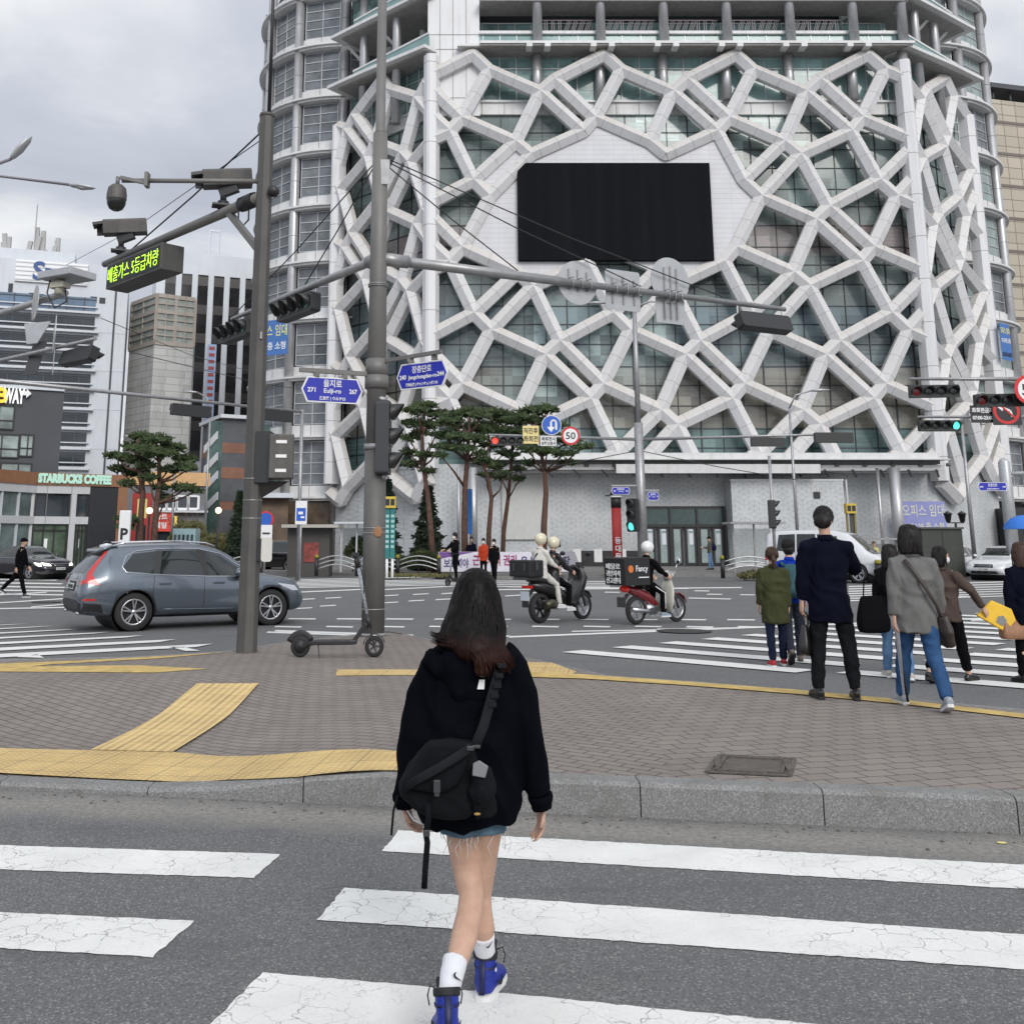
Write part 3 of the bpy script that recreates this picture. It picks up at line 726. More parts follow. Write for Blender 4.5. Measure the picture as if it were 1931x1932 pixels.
for i in range(-5,7):
 for j in range(-1,4):
  for a,b,di,dj in EDG:
   na,nb=(a,i,j),(b,i+di,j+dj)
   if na in GONE or nb in GONE:continue
   if j==-1:continue
   if nb[2]>3:continue
   if j==3 and(a,b)not in((1,2),(5,1),(5,6),(6,2)):continue
   pa,pb=npos(*na),npos(*nb)
   if max(pa[0],pb[0])<SL0 or min(pa[0],pb[0])>SR0:continue
   if pa[0]>pb[0]:pa,pb=pb,pa
   cuts=sorted([c for c in(SL0,FL,FR,SR0)if pa[0]<c<pb[0]])
   xs_=[pa[0]]+cuts+[pb[0]]
   for u,v in zip(xs_[:-1],xs_[1:]):
    if u<SL0-1e-6 or v>SR0+1e-6 or v-u<.05:continue
    f1=(u-pa[0])/(pb[0]-pa[0]);f2=(v-pa[0])/(pb[0]-pa[0])
    z1_,z2_=lerp(pa[1],pb[1],f1),lerp(pa[1],pb[1],f2)
    mid_=(u+v)/2
    if FL<mid_<FR and min(z1_,z2_)<6.85:
     if max(z1_,z2_)<=6.9:continue
     if z1_<6.85:u=lerp(u,v,(6.85-z1_)/(z2_-z1_));z1_=6.85
     elif z2_<6.85:v=lerp(v,u,(6.85-z2_)/(z1_-z2_));z2_=6.85
    beams.append((u,z1_,v,z2_))
   for q in(na,nb):
    p=npos(*q)
    if SL0<p[0]<SR0 and not(FL<p[0]<FR and p[1]<6.9):nodes.add(q)
PROF=[(-.40,-.45),(.03,-.45),(.37,-.015),(.37,.015),(.03,.45),(-.40,.45)]
def beam_mb(mb,u,z1_,v,z2_):
 m_=(u+v)/2;n=plan(m_)[1]
 eps=1e-4
 def pp(s,z):s=min(max(s,FL+eps),FR-eps)if FL<m_<FR else(min(s,FL-eps)if m_<FL else max(s,FR+eps));q=plan(s)[0];return Vector((q.x,q.y,z))
 a,b=pp(u,z1_),pp(v,z2_);L=(b-a).length
 mb.m(0).bar(a,b,0,0,n,prof=PROF)
 d=(b-a).normalized();pj=[(i*1.012 if i>0 else i,j*1.012)for i,j in PROF]
 if L>2.6:
  for s in(.62,L/2,L-.62):mb.m(1).bar(a+d*(s-.009),a+d*(s+.009),0,0,n,prof=pj)
 mb.m(0)
beams.sort(key=lambda b_:-((b_[2]-b_[0])**2+(b_[3]-b_[1])**2)+(0 if FL<b_[0]<FR else 30))
rest=MB()
for k,b_ in enumerate(beams):
 if k<99:mb=MB();beam_mb(mb,*b_);P(mb,'lattice_beam',[WHITE,JOINT])
 else:beam_mb(rest,*b_)
for q in nodes:
 s,z=npos(*q);p,n=plan(s)
 M=face_M((p.x,p.y,z),n)
 rest.m(0).add([(.43*math.cos(2*math.pi*k/12),.43*math.sin(2*math.pi*k/12),h_)for h_ in(-.3,.035)for k in range(12)]+[(0,0,.30)],[(k,(k+1)%12,12+(k+1)%12,12+k)for k in range(12)]+[(12+k,12+(k+1)%12,24)for k in range(12)],M)
for s,z0,z1_,r in((FL,6.2,34.4,.42),(FR,5.4,34.0,.42),(SL0,5.6,32.3,.4),(SR0,6.0,32.4,.4)):
 p,n=plan(s);n=(plan(s-.1)[1]+plan(s+.1)[1]).normalized()
 pj=[(-.5,-.46),(.16,-.46),(.44,-.1),(.44,.1),(.16,.46),(-.5,.46)]
 rest.bar((p.x,p.y,z0),(p.x,p.y,z1_),0,0,n,prof=pj)
 z=z0+1.5;rest.m(1)
 while z<z1_:rest.bar((p.x,p.y,z),(p.x,p.y,z+.03),0,0,n,prof=[(i*1.02 if i>0 else i,j*1.02)for i,j in pj]);z+=2.9
 rest.m(0)
o=P(rest,'lattice_beam',[WHITE,JOINT]);o['kind']='stuff'
print('beams',len(beams))
pn=[(3,0,0),(7,1,0),(8,1,0),(4,1,0),(5,1,1),(6,1,1),(3,1,1),(4,1,1),(8,1,1),(7,1,1),(3,0,1),(4,0,1),(8,0,1),(7,0,1),(3,-1,1),(6,-1,1),(5,-1,1),(7,0,0),(8,0,0),(4,0,0)]
mb=MB();mb.prism([npos(*q)for q in pn],Matrix(((1,0,0,0),(0,0,-1,YF+.12),(0,1,0,0),(0,0,0,1))),.5);P(mb,'screen_surround',SLATS)
a,b=at(977,489.5,63.6),at(1347,305,63.6)
b.x=at(1344,400,63.6).x;a.x=at(976.8,400,63.6).x
scr=MB();scr.lohi((a.x,63.75,a.z),(b.x,64.2,b.z));SCRM=NT('screen_led',.85,.03);sxx=SCRM.n('SeparateXYZ');SCRM.put(sxx.inputs[0],SCRM.obj)
SCRM.color(SCRM.mix(SCRM.rng(SCRM.noise(1.0,2,.5,SCRM.map(scale=(1.2,1,.04))),.4,.7,0,.5),(.009,.010,.012),(.014,.015,.016)))
fr=P(scr,'video_screen',SCRM.m,bevel=.04)
def round_tower(cx,cy,Rr,angs,a0,a1,glass_mats,sgn):
 FH=4.35
 def pt(phi,r,z):return Vector((cx+sgn*r*math.sin(R(phi)),cy-r*math.cos(R(phi)),z))
 def arc_slab(mb,r0,r1,z0,z1,p0,p1,n=40):
  rings=[]
  for k in range(n+1):
   ph=lerp(p0,p1,k/n);rings.append([pt(ph,r1,z0),pt(ph,r1,z1),pt(ph,r0,z1),pt(ph,r0,z0)])
  mb.loft(rings,smooth=False)
 led,span,core=MB(),MB(),MB()
 arc_slab(core,3,Rr-.75,0,46,a0,a1)
 P(core,'wall',mat('tower_inside',(.05,.055,.06),.7))
 zs=[4.56+FH*k for k in range(10)]
 for z in zs:
  arc_slab(led,Rr-1,Rr+.52,z+.06,z+.20,a0,a1);arc_slab(led,Rr-1,Rr+.3,z-.1,z+.06,a0,a1)
  arc_slab(span,Rr-.8,Rr-.12,z+.2,z+1.0,a0,a1)
 P(led,'ledges',WHITE2);P(span,'spandrel',WHITE2)
 for ph in angs:
  mb=MB();p=pt(ph,Rr,0);mb.cyl((p.x,p.y,0),(p.x,p.y,46),.36,n=20)
  mb.m(1)
  for z in zs:mb.cyl((p.x,p.y,z+2.3),(p.x,p.y,z+2.34),.366,n=20)
  P(mb,'column',[STEEL,JOINT])
 jm=MB()
 for i in range(len(angs)-1):
  p0,p1=angs[i]+3.4,angs[i+1]-3.4
  for ph in(lerp(p0,p1,.5),):
   for z in zs:q=pt(ph,Rr-.11,z+.6);jm.bar(q-Vector((0,0,.4)),q+Vector((0,0,.4)),.03,.03)
  for zi,z in enumerate(zs[:-1]):
   vis=pt((p0+p1)/2,Rr,z)
   if(vis-Vector((0,0,1.7))).normalized().dot(pt((p0+p1)/2,1,0)-pt(0,0,0))>.25:continue
   w_=MB();rings=[]
   zb,zt=z+1.10,z+4.16
   A_,B_=pt(p0,Rr-.25,0),pt(p1,Rr-.25,0)
   q=[A_,B_,B_+(Vector((cx,cy,0))-B_)*.02,A_+(Vector((cx,cy,0))-A_)*.02]
   w_.add([(p.x,p.y,zz_)for zz_ in(zb,zt)for p in q],[(0,1,5,4),(1,2,6,5),(2,3,7,6),(3,0,4,7),(4,5,6,7),(0,3,2,1)])
   w_.m(1);nn=(pt((p0+p1)/2,1,0)-Vector((cx,cy,0))).normalized()
   for k in range(3):p=lerp(A_,B_,k/2)+nn*.03;w_.bar((p.x,p.y,zb),(p.x,p.y,zt),.06,.06,nn)
   for k in range(5):zz_=lerp(zb,zt,k/4);w_.bar((A_.x+nn.x*.03,A_.y+nn.y*.03,zz_),(B_.x+nn.x*.03,B_.y+nn.y*.03,zz_),.06,.06,nn)
   P(w_,'window',[glass_mats[(i+zi*2)%len(glass_mats)],MULLW])
 P(jm,'cladding_joints',JOINT)
round_tower(-8.5,79.6,7.4,[-30,0,30,60,90,120],-60,130,[GLASSD],-1)
round_tower(36.7,79.6,7.4,[-40,-10,20,50,80,110],-60,130,[GLASSL,GLASSL,GLASSD],1)
mb=MB();mb.lohi((-1,69,0),(30,70,45));mb.lohi((-7,76,0),(35,95,45.5));P(mb,'core',mat('dark_inside',(.03,.032,.035),.8))
mb=MB();wall_band(mb,-.6,0,6.5,.4);wall_band(mb,-.55,6.3,6.45,.1,(0,1));P(mb,'ground_wall',HEXM)
canM=mat('canopy_white',(.60,.60,.60),.5,var=.1,streak=.3)
mb=MB();mb.lohi((1.6,62.2,6.62),(29.9,64.6,7.02));mb.lohi((1.6,61.7,6.56),(30.3,64.6,6.62));mb.lohi((1.7,62.9,5.9),(30.1,64.5,6.0))
mb.lohi((2.0,62.5,6.0),(9.9,62.8,6.35));mb.lohi((9.9,61.9,5.75),(22.4,62.2,6.3));mb.lohi((22.4,62.5,5.95),(30.3,62.8,6.3));P(mb,'canopy',canM)
mb=MB();mb.lohi((1.7,62.4,6.35),(30,64.5,6.54))
for k in range(17):
 x=2.2+k*1.72;mb.bar((x,62.4,6.0),(x+.5,63.2,5.6),.12,.05);mb.cyl((x+.8,62.45,6.4),(x+.8,62.45,6.2),.14,n=10)
P(mb,'canopy_lights',mat('dark_fitting',(.11,.115,.11),.6))
DP=lambda x,y,Y=64.6:at(x,y,Y)
mb=MB();a,b=DP(947,1018,64.5),DP(1035,893,64.5);mb.lohi((a.x,64.42,a.z),(b.x,64.7,b.z));P(mb,'blank_panel',mat('blank_panel',(.56,.57,.55),.6,var=.08,streak=.2),bevel=.03)
mb=MB();a,b=DP(1413,1062,63),DP(1588,905,63);mb.lohi((a.x-.9,62.9,0),(b.x,64.7,b.z));P(mb,'box_bay',HEXM)
mb=MB();mb.lohi((a.x-.95,62.86,b.z-.08),(b.x+.04,64.7,b.z+.03));q=DP(1585,930,62.85);mb.box((lerp(a.x,b.x,.5),62.87,2.2),(.04,.04,4.2));mb.lohi((a.x+6.2,62.86,0),(a.x+6.3,62.95,b.z));P(mb,'trim',MULLW)
q=DP(1540.5,934,62.85);mb=MB();mb.box((q.x,62.85,q.z),(.4,.05,.4));P(mb,'vent',BLACKM)
a,b=DP(1214,1062,64.4),DP(1363,956,64.4)
x0,x1,zt=a.x,b.x,b.z;zm=DP(1300,992,64.4).z
mb=MB()
W_=x1-x0
for k in range(4):mb.lohi((x0+W_*k/3-.06,64.2,0),(x0+W_*k/3+.06,64.6,zt))
mb.lohi((x0-.06,64.21,zt-.1),(x1+.06,64.6,zt+.03));mb.lohi((x0,64.21,zm-.09),(x1,64.6,zm+.09));mb.lohi((x0-.05,64.0,-.01),(x1+.05,64.55,.16))
P(mb,'door_frame',BLACKM)
DG=mat('door_glass',(.30,.37,.36),.12,var=.25,vscale=1.2);DGT=mat('door_glass_dark',(.055,.085,.085),.1,var=.2)
for k in range(3):
 mb=MB();mb.lohi((x0+W_*k/3+.06,64.3,zm+.09),(x0+W_*(k+1)/3-.06,64.35,zt-.1));P(mb,'transom_window',DGT)
 for h_ in(0,1):
  u0=x0+W_*(k+h_/2)/3+.08;u1=u0+W_/6-.16
  mb=MB();mb.lohi((u0,64.31,.18),(u1,64.36,zm-.1));mb.m(1)
  for(p_,q_)in(((u0,.18),(u0+.13,zm-.1)),((u1-.13,.18),(u1,zm-.1)),((u0+.12,.18),(u1-.12,.34)),((u0+.12,zm-.2),(u1-.12,zm-.1))):mb.lohi((p_[0],64.27,p_[1]),(q_[0],64.38,q_[1]))
  if h_ or k==0:mb.m(2);mb.lohi((lerp(u0,u1,.35),64.29,1.45),(lerp(u0,u1,.72),64.305,2.15));mb.lohi((lerp(u0,u1,.3),64.29,2.3),(lerp(u0,u1,.7),64.305,2.42))
  P(mb,'door',[DG,BLACKM,mat('paper',(.62,.66,.70),.7)])
mb=MB();q0,q1=DP(1126,1060,63.5),DP(1240,1033,63.5);q0=DP(1126,1060,63.5);mb.lohi((DP(1085,1060,63.5).x,63.3,0),(DP(1213,1060,63.5).x,64.3,q1.z-.2));mb.m(1)
for x in(1088,1128,1173):q=DP(x,1050,63.3);mb.box((q.x,63.28,.8),(.5,.05,.8))
P(mb,'plinth',[mat('dark_stone',(.02,.021,.022),.4,var=.4),WHITE2])
mb=MB()
for x in range(1085,1214,8):q=DP(x,1040,63.3);mb.box((q.x,63.3,1.85),(.035,.035,.6))
q0,q1=DP(1085,1040,63.3),DP(1213,1040,63.3);mb.bar((q0.x,63.3,2.15),(q1.x,63.3,2.15),.05,.05);P(mb,'railing',STEEL)
for x0_,w_ in((1695,.34),(893,.25)):
 q=DP(x0_,1000,62.2);mb=MB();mb.cyl((q.x,62.2,0),(q.x,62.2,6.1),w_,n=18);mb.cyl((q.x-.9,62.5,0),(q.x-.9,62.5,6.1),.1);P(mb,'canopy_column',STEEL)
mb=MB()
for x in(1880,1908):
 a,b=DP(x,1062,70),DP(x+18,960,70);mb.lohi((a.x,67.6,.1),(b.x,70,b.z))
P(mb,'side_windows',[BLACKM])
mb=MB();mb.lohi((-16.5,72.3,0),(-8.2,76,4.4));P(mb,'marble_base',mat('brown_marble',(.09,.06,.035),.35,var=.8,vscale=1.2))
mb=MB()
pts=[g2(-200,1082),g2(560,1083),g2(690,1088),g2(760,1086),g2(840,1093),g2(930,1094),g2(1150,1089),g2(1400,1088),g2(1650,1079),g2(2100,1066)]
top=[Vector((x,y,.14))for x,y in pts]+[Vector((140,90,.14)),Vector((-90,90,.14))]
N=len(top);mb.add(top+[p-Vector((0,0,.2))for p in top],[tuple(range(N))]+[(i,(i+1)%N,N+(i+1)%N,N+i)for i in range(N)]);struct(mb,'pavement',PAVE2,'pavement in front of the lattice building')
mb=MB()
for a,b in zip(pts[:-1],pts[1:]):
 d=Vector((b[0]-a[0],b[1]-a[1],0)).normalized();mb.bar((a[0],a[1],.07),(b[0],b[1],.07),.22,.17,Vector((0,0,1)))
struct(mb,'kerb',GRAN,'kerb of the far pavement')
# ============================================================= OTHER BUILDINGS
CONC=mat('pale_concrete',(.36,.35,.33),.8,var=.2,vscale=.25,streak=.6,dirt=(.17,.16,.145))
METALP=mat('metal_panel_pale',(.56,.59,.63),.4,var=.08,vscale=.3,streak=.2)
DGLASS=mat('dark_glass',(.035,.045,.055),.08,var=.5,vscale=.35)
BGLASS=mat('blue_glass',(.14,.21,.30),.1,var=.5,vscale=.2)
GREYP=mat('charcoal_panel',(.06,.065,.075),.6,var=.15,vscale=.5)
BROWN=mat('brown_fascia',(.26,.12,.06),.6,var=.15)
def boxpart(root,name,m,lo,hi,bevel=0.0):mb=MB();mb.lohi(lo,hi);return mb.build(name,m,root,bevel=bevel)
def quadface(root,name,m,pts):mb=MB();mb.add(pts,[tuple(range(len(pts)))]);return mb.build(name,m,root)
class Face:
 """a vertical wall plane given by two ground points; u in metres along it, z up, outward normal towards the camera side"""
 def __init__(s,a,b):s.a=Vector((a[0],a[1],0));s.b=Vector((b[0],b[1],0));s.L=(s.b-s.a).length;s.t=(s.b-s.a).normalized();s.n=Vector((s.t.y,-s.t.x,0))
 def p(s,u,z,o=0.0):q=s.a+s.t*u+s.n*o;q.z=z;return q
 def slab(s,mb,u0,u1,z0,z1,o0,o1):
  P_=[s.p(u,z,o)for z in(z0,z1)for u,o in((u0,o1),(u1,o1),(u1,o0),(u0,o0))]
  return mb.add(P_,[(0,1,5,4),(1,2,6,5),(2,3,7,6),(3,0,4,7),(4,5,6,7),(3,2,1,0)])
 def M(s,u,z,o):return face_M(s.p(u,z,o),s.n)
 def pix(s,x,y):
  d=ray(x,y);o=Vector((0,0,EYE));k=(s.a-o).dot(s.n)/d.dot(s.n);q=o+d*k;return((q-s.a).dot(s.t),q.z)
def slabP(root,name,m,F_,*a):mb=MB();F_.slab(mb,*a);return mb.build(name,m,root)
def txt(root,name,m,body,F_,u,z,o,size,width=None,bold=0.0,depth=.02):
 mb=MB();text_mb(mb,body,F_.M(u,z,o),size,width=width,bold=bold,depth=depth);return mb.build(name,m,root)
WHT=mat('white_letters',(.8,.8,.8),.5);DKB=mat('deep_blue_letters',(.02,.08,.25),.5)
o=thing('office_building','pale metal-clad office block with bands of dark glass and roof antennas','building',(-42,95,0))
A=at(-60,700,88);B=at(232,700,92)
Fo=Face((A.x,A.y),(B.x,B.y));ztop=Fo.pix(120,495)[1]
slabP(o,'wall',METALP,Fo,0,Fo.L,0,ztop,-22,0)
ur=Fo.pix(172,700)[0];zg1=Fo.pix(100,552)[1];zg0=Fo.pix(100,885)[1]
nfl=9
for k in range(nfl):
 z1=lerp(zg1,zg0,k/nfl);z0=lerp(zg1,zg0,(k+1)/nfl)
 mb=MB();Fo.slab(mb,.2,ur,z0+.3,z1-.25,-.3,.06);mb.m(1)
 u=.2
 while u<ur:Fo.slab(mb,u,u+.09,z0+.3,z1-.25,0,.12);u+=1.5
 Fo.slab(mb,.2,ur,z0+1.3,z0+1.38,0,.12)
 mb.build('window',[BGLASS if k==0 else DGLASS,GREYP],o)
 mb=MB();Fo.slab(mb,-1,ur+.4,z0-.05,z0+.12,0,.5);Fo.slab(mb,-1,ur+.2,z0+.55,z0+.65,.05,.25)
 if k%2:Fo.slab(mb,ur+.4,Fo.L,z0+.1,z0+.16,0,.03)
 mb.build('sunshade',METALP,o)
mb=MB();Fo.slab(mb,Fo.pix(207,700)[0],Fo.pix(207,700)[0]+.18,0,ztop-2,0,.04);mb.build('downpipe',GREYP,o)
mb=MB()
for x,y in((21,490),(160,500),(157,517),(170,518),(58,500)):
 pass
for x,y in((15,582),(45,583),(66,583),(150,557),(160,558)):pass
mb=MB()
for x0,x1,y0,y1 in((15,25,571,580),(54,68,566,574),(70,83,568,576),(172,183,570,580),(187,201,572,582),(201,219,574,582)):
 ua,za=Fo.pix(x0,y1);ub,zb=Fo.pix(x1,y0)
x_list=((15,25,535,551),(54,68,553,560),(71,84,555,562),(170,183,572-12,570),(187,199,562,572))
for x0,x1,y0,y1 in x_list:
 ua,za=Fo.pix(x0,y1);ub,zb=Fo.pix(x1,y0);mb=MB();Fo.slab(mb,ua,ub,za,zb,-.2,.05);mb.build('window',DGLASS,o)
u0,z0=Fo.pix(28,530);u1,z1=Fo.pix(167,500)
mb=MB();Fo.slab(mb,u0,u1,z0,z1,0,.25);mb.m(1)
for k in range(5):Fo.slab(mb,u0,u1,lerp(z0,z1,(k+.3)/5),lerp(z0,z1,(k+.55)/5),.2,.3)
mb.build('sign_board',[WHT,METALP],o)
txt(o,'letters',DKB,'S',Fo,*Fo.pix(74,512),.36,2.4,bold=.05);txt(o,'letters',DKB,'Dental',Fo,*Fo.pix(122,519),.36,1.3,bold=.02)
mb=MB();random.seed(7)
for x in(2,5,9,18,28,36,43,48,58,62,68,76,85,92,96,104,108,112):
 u,z=Fo.pix(x,500);h_=random.uniform(1,3.2);tl=random.uniform(-.35,.35);p=Fo.p(u,ztop,-2)
 mb.bar(p,p+Vector((tl,0,h_)),.12,.12);mb.bar(p+Vector((tl*.5,0,h_*.5)),p+Vector((tl*1.3,.1,h_*1.2)),.4,.25)
p=Fo.p(Fo.pix(57,500)[0],ztop,-2);mb.bar(p,p+Vector((0,0,6)),.08,.08)
mb.build('roof_antennas',mat('antenna_grey',(.38,.38,.37),.5),o)
quad=MB();Fo.slab(quad,0,Fo.L*.62,ztop-.2,ztop+1.3,-6,-1.2);quad.build('roof_plant',METALP,o)
o=thing('concrete_tower','bare grey concrete stair tower with a glazed lantern top','building',(-38,108,0))
e0,e1,e2=at(241,700,101),at(288,700,97),at(362,700,99)
Fa,Fb=Face((e0.x,e0.y),(e1.x,e1.y)),Face((e1.x,e1.y),(e2.x,e2.y))
zt,zm=Fb.pix(292,556)[1],Fb.pix(292,646)[1]
mb=MB();q=[e0,e1,e2,e2+Vector((-3,12,0)),e0+Vector((-3,12,0))]
mb.add([(p.x,p.y,z)for z in(0,zm)for p in q],[(0,1,6,5),(1,2,7,6),(2,3,8,7),(3,4,9,8),(4,0,5,9),(5,6,7,8,9)]);
g=NT('board_concrete',.85,.3);bk=g.n('TexBrick',Vector=g.map(rot=(R(90),0,0),scale=(.5,.5,.5)),Scale=1.0);bk.inputs['Color1'].default_value=(.60,.60,.59,1);bk.inputs['Color2'].default_value=(.50,.50,.49,1);bk.inputs['Mortar'].default_value=(.30,.29,.27,1);bk.inputs['Brick Width'].default_value=1.6;bk.inputs['Row Height'].default_value=.35;bk.inputs['Mortar Size'].default_value=.012
g.color(g.mix(g.math('MULTIPLY',g.rng(g.noise(.35,7,.7,g.map(scale=(2,2,.4))),.5,.7),.45),bk.outputs[0],(.17,.165,.15)));mb.build('wall',g.m,o)
LG=mat('dusty_glass',(.36,.40,.37),.3,var=.45,vscale=.7)
mb=MB();mb.add([(p.x,p.y,z)for z in(zm+.01,zt)for p in q],[(0,1,6,5),(1,2,7,6),(2,3,8,7),(3,4,9,8),(4,0,5,9),(5,6,7,8,9)]);mb.build('lantern_glass',LG,o)
mb=MB();FRM=mat('rusty_frame',(.42,.38,.34),.6,streak=.7,dirt=(.22,.12,.07))
for F_,nn in((Fa,1),(Fb,2)):
 for k in range(nn*2+1):F_.slab(mb,F_.L*k/nn/2-(.15 if k%2==0 else.05),F_.L*k/nn/2+(.15 if k%2==0 else.05),zm,zt,0,.1)
 for k in range(7):z=lerp(zm,zt,k/6);w_=.2 if k%2==0 else.07;F_.slab(mb,0,F_.L,z-w_,z+w_,0,.12)
mb.build('lantern_frame',FRM,o)
o=thing('striped_tower','dark glass office tower with white vertical fins','building',(-26,125,0))
A,B=at(285,700,116),at(540,700,121);Fs=Face((A.x,A.y),(B.x,B.y));zt=Fs.pix(470,487)[1];z0w=Fs.pix(400,870)[1]
slabP(o,'wall',METALP,Fs,0,Fs.L,0,zt,-18,0)
DB=mat('smoked_window',(.02,.02,.022),.12,var=.6,vscale=.6)
sp=(Fs.pix(470,600)[0]-Fs.pix(336,600)[0])/4.42
for k in range(-2,9):
 u=Fs.pix(339,600)[0]+k*sp
 if u<.3 or u+sp>Fs.L:continue
 mb=MB();Fs.slab(mb,u+.0,u+sp*.64,z0w,zt-2.6,-.3,.05);mb.m(1)
 z=z0w
 while z<zt-3:Fs.slab(mb,u,u+sp*.64,z,z+1.15,0,.09);z+=3.5
 mb.build('window',[DB,mat('smoked_spandrel',(.032,.028,.028),.3,var=.4)],o)
mb=MB();p=Fs.p(Fs.pix(398,487)[0],zt,-3);p2=Fs.p(Fs.pix(416,487)[0],zt,-3)
mb.bar(p,p+Vector((0,0,4)),.2,.2);mb.bar(p2,p2+Vector((0,0,4)),.2,.2);mb.bar(p+Vector((0,0,4)),p2+Vector((0,0,4)),.25,.25);mb.build('roof_frame',METALP,o)
u,z=Fs.pix(397,720);mb=MB();Fs.slab(mb,u-.5,u+.5,z-5.5,z+4.5,.1,.2);mb.m(1)
for k in range(12):Fs.slab(mb,u-.35,u+.3,z-5+k*.8,z-4.6+k*.8,.2,.23)
tag(mb.build('vertical_banner',[mat('pale_blue_banner',(.35,.45,.65),.7),mat('red_dark',(.35,.08,.08),.7)]),'thin pale blue and red vertical banner hanging on the striped tower','banner')
o=thing('corner_shop_building','charcoal building with white and yellow roof letters beside the coffee shop','building',(-30,62,0))
A,B=at(-120,900,57),at(109,900,60);Fw=Face((A.x,A.y),(B.x,B.y));zt=Fw.pix(60,735)[1]
slabP(o,'wall',GREYP,Fw,0,Fw.L,0,zt,-12,0)
slabP(o,'parapet',METALP,Fw,0,Fw.L,zt,zt+.15,-12,.15)
for x0,x1,y0,y1 in((-40,26,768,806),(-40,35,822,860),(37,62,822,859),(0,58,876,915)):
 ua,za=Fw.pix(x0,y1);ub,zb=Fw.pix(x1,y0);mb=MB();Fw.slab(mb,ua,ub,za,zb,-.3,.03);mb.m(1)
 for a_,b_ in((ua-.08,ua),(ub,ub+.08)):Fw.slab(mb,a_,b_,za-.08,zb+.08,0,.1)
 Fw.slab(mb,ua,ub,za-.08,za,0,.1);Fw.slab(mb,ua,ub,zb,zb+.08,0,.1);Fw.slab(mb,ua,ub,lerp(za,zb,.33),lerp(za,zb,.33)+.07,0,.09);Fw.slab(mb,lerp(ua,ub,.55),lerp(ua,ub,.55)+.07,za,zb,0,.09)
 mb.build('window',[mat('bright_window',(.30,.36,.34),.12,var=.6,vscale=.8),BLACKM],o)
u,z=Fw.pix(26,748)
txt(o,'letters',mat('white_glow',(.8,.8,.8),.5,emit=(1,1,1),estr=.35),'WAY',Fw,u,z,.25,1.2,width=Fw.pix(47,748)[0]-Fw.pix(7,748)[0],bold=.04,depth=.08)
txt(o,'letters',mat('yellow_glow',(.8,.55,.05),.5,emit=(1,.7,.05),estr=.35),'B',Fw,Fw.pix(2,748)[0],z,.25,1.2,bold=.04,depth=.08)
mb=MB();u2=Fw.pix(50,741)[0];mb.prism([(0,-.12),(.28,-.12),(.28,-.28),(.55,0),(.28,.28),(.28,.12),(0,.12)],Fw.M(u2-.3,z+.2,.3),.1);mb.build('arrow',WHT,o)
o=thing('coffee_shop','two storey coffee shop with brown fascia and pale green letters','building',(-25,60,0))
A,M_,B=at(-70,1000,50),at(62,1000,54.5),at(236,1000,57)
F1,F2=Face((A.x,A.y),(M_.x,M_.y)),Face((M_.x,M_.y),(B.x,B.y))
zt=F2.pix(150,894)[1];zf=F2.pix(150,917)[1];zs_=F2.pix(150,932)[1];zmid1=F2.pix(150,975)[1];zmid0=F2.pix(150,989)[1]
for F_ in(F1,F2):
 slabP(o,'wall',DGLASS,F_,0,F_.L,0,zt-.1,-9,-.5);slabP(o,'fascia',BROWN,F_,-.02,F_.L,zf,zt,-.5,.12)
PAN=mat('pale_panel',(.50,.51,.52),.5,var=.08,streak=.2)
slabP(o,'fascia',BROWN,F2,F2.pix(221,950)[0],F2.L,0,zf,-1,.1)
slabP(o,'dark_panel',mat('navy_black_panel',(.012,.013,.018),.5,var=.2),F2,F2.pix(168,950)[0],F2.pix(221,950)[0],0,zf-.02,-.4,.03)
mb=MB()
us=[F2.pix(x,950)[0]for x in(45,64,133,144,168)]
F2.slab(mb,us[0],us[4],zs_,zf,-.3,.05);F2.slab(mb,us[0],us[4],zmid0,zmid1,-.3,.05)
F2.slab(mb,us[0],us[1],0,zs_,-.3,.04);F2.slab(mb,us[2],us[3],0,zs_,-.3,.04)
mb.build('facade_frame',PAN,o)
mb=MB()
for u in(us[1],us[2],lerp(us[1],us[2],.33)):F2.slab(mb,u,u+.03,zmid0,zf,.05,.06)
mb.build('panel_joints',JOINT,o)
GW=mat('shop_glass_green',(.08,.12,.08),.1,var=.9,vscale=.9)
for(a,b)in((us[1],us[2]),(us[3],us[4])):
 for(c,d)in((.15,zmid0),(zmid1,zs_)):
  mb=MB();F2.slab(mb,a+.05,b-.05,c,d-.03,-.25,-.15);mb.m(1)
  F2.slab(mb,a,a+.1,c,d,-.15,-.05);F2.slab(mb,b-.1,b,c,d,-.15,-.05)
  if c<1:
   for t in(.3,.6):F2.slab(mb,lerp(a,b,t),lerp(a,b,t)+.07,c,d,-.15,-.08)
   F2.slab(mb,a,b,2.2,2.28,-.15,-.08);mb.m(2);F2.slab(mb,lerp(a,b,.36),lerp(a,b,.45),1.3,1.8,-.15,-.1)
  mb.build('window',[GW if c<1 else DGLASS,BLACKM,WHT],o)
for k in range(4):
 u0,u1=F1.L*k/4+.05,F1.L*(k+1)/4-.05
 for c,d in((.2,zmid0),(zmid1,zs_)):
  mb=MB();F1.slab(mb,u0,u1,c,d,-.2,-.1);mb.m(1);F1.slab(mb,u0-.08,u0,c,d,-.2,.02);mb.build('window',[mat('shop_glass_pale',(.13,.17,.17),.1,var=.6,vscale=.8),METALP],o)
slabP(o,'facade_frame',PAN,F1,0,F1.L,zs_,zf,-.2,.06);slabP(o,'facade_frame',PAN,F1,0,F1.L,zmid0,zmid1,-.2,.06)
SG=mat('pale_green_letters',(.40,.62,.52),.5,emit=(.45,.8,.65),estr=.18)
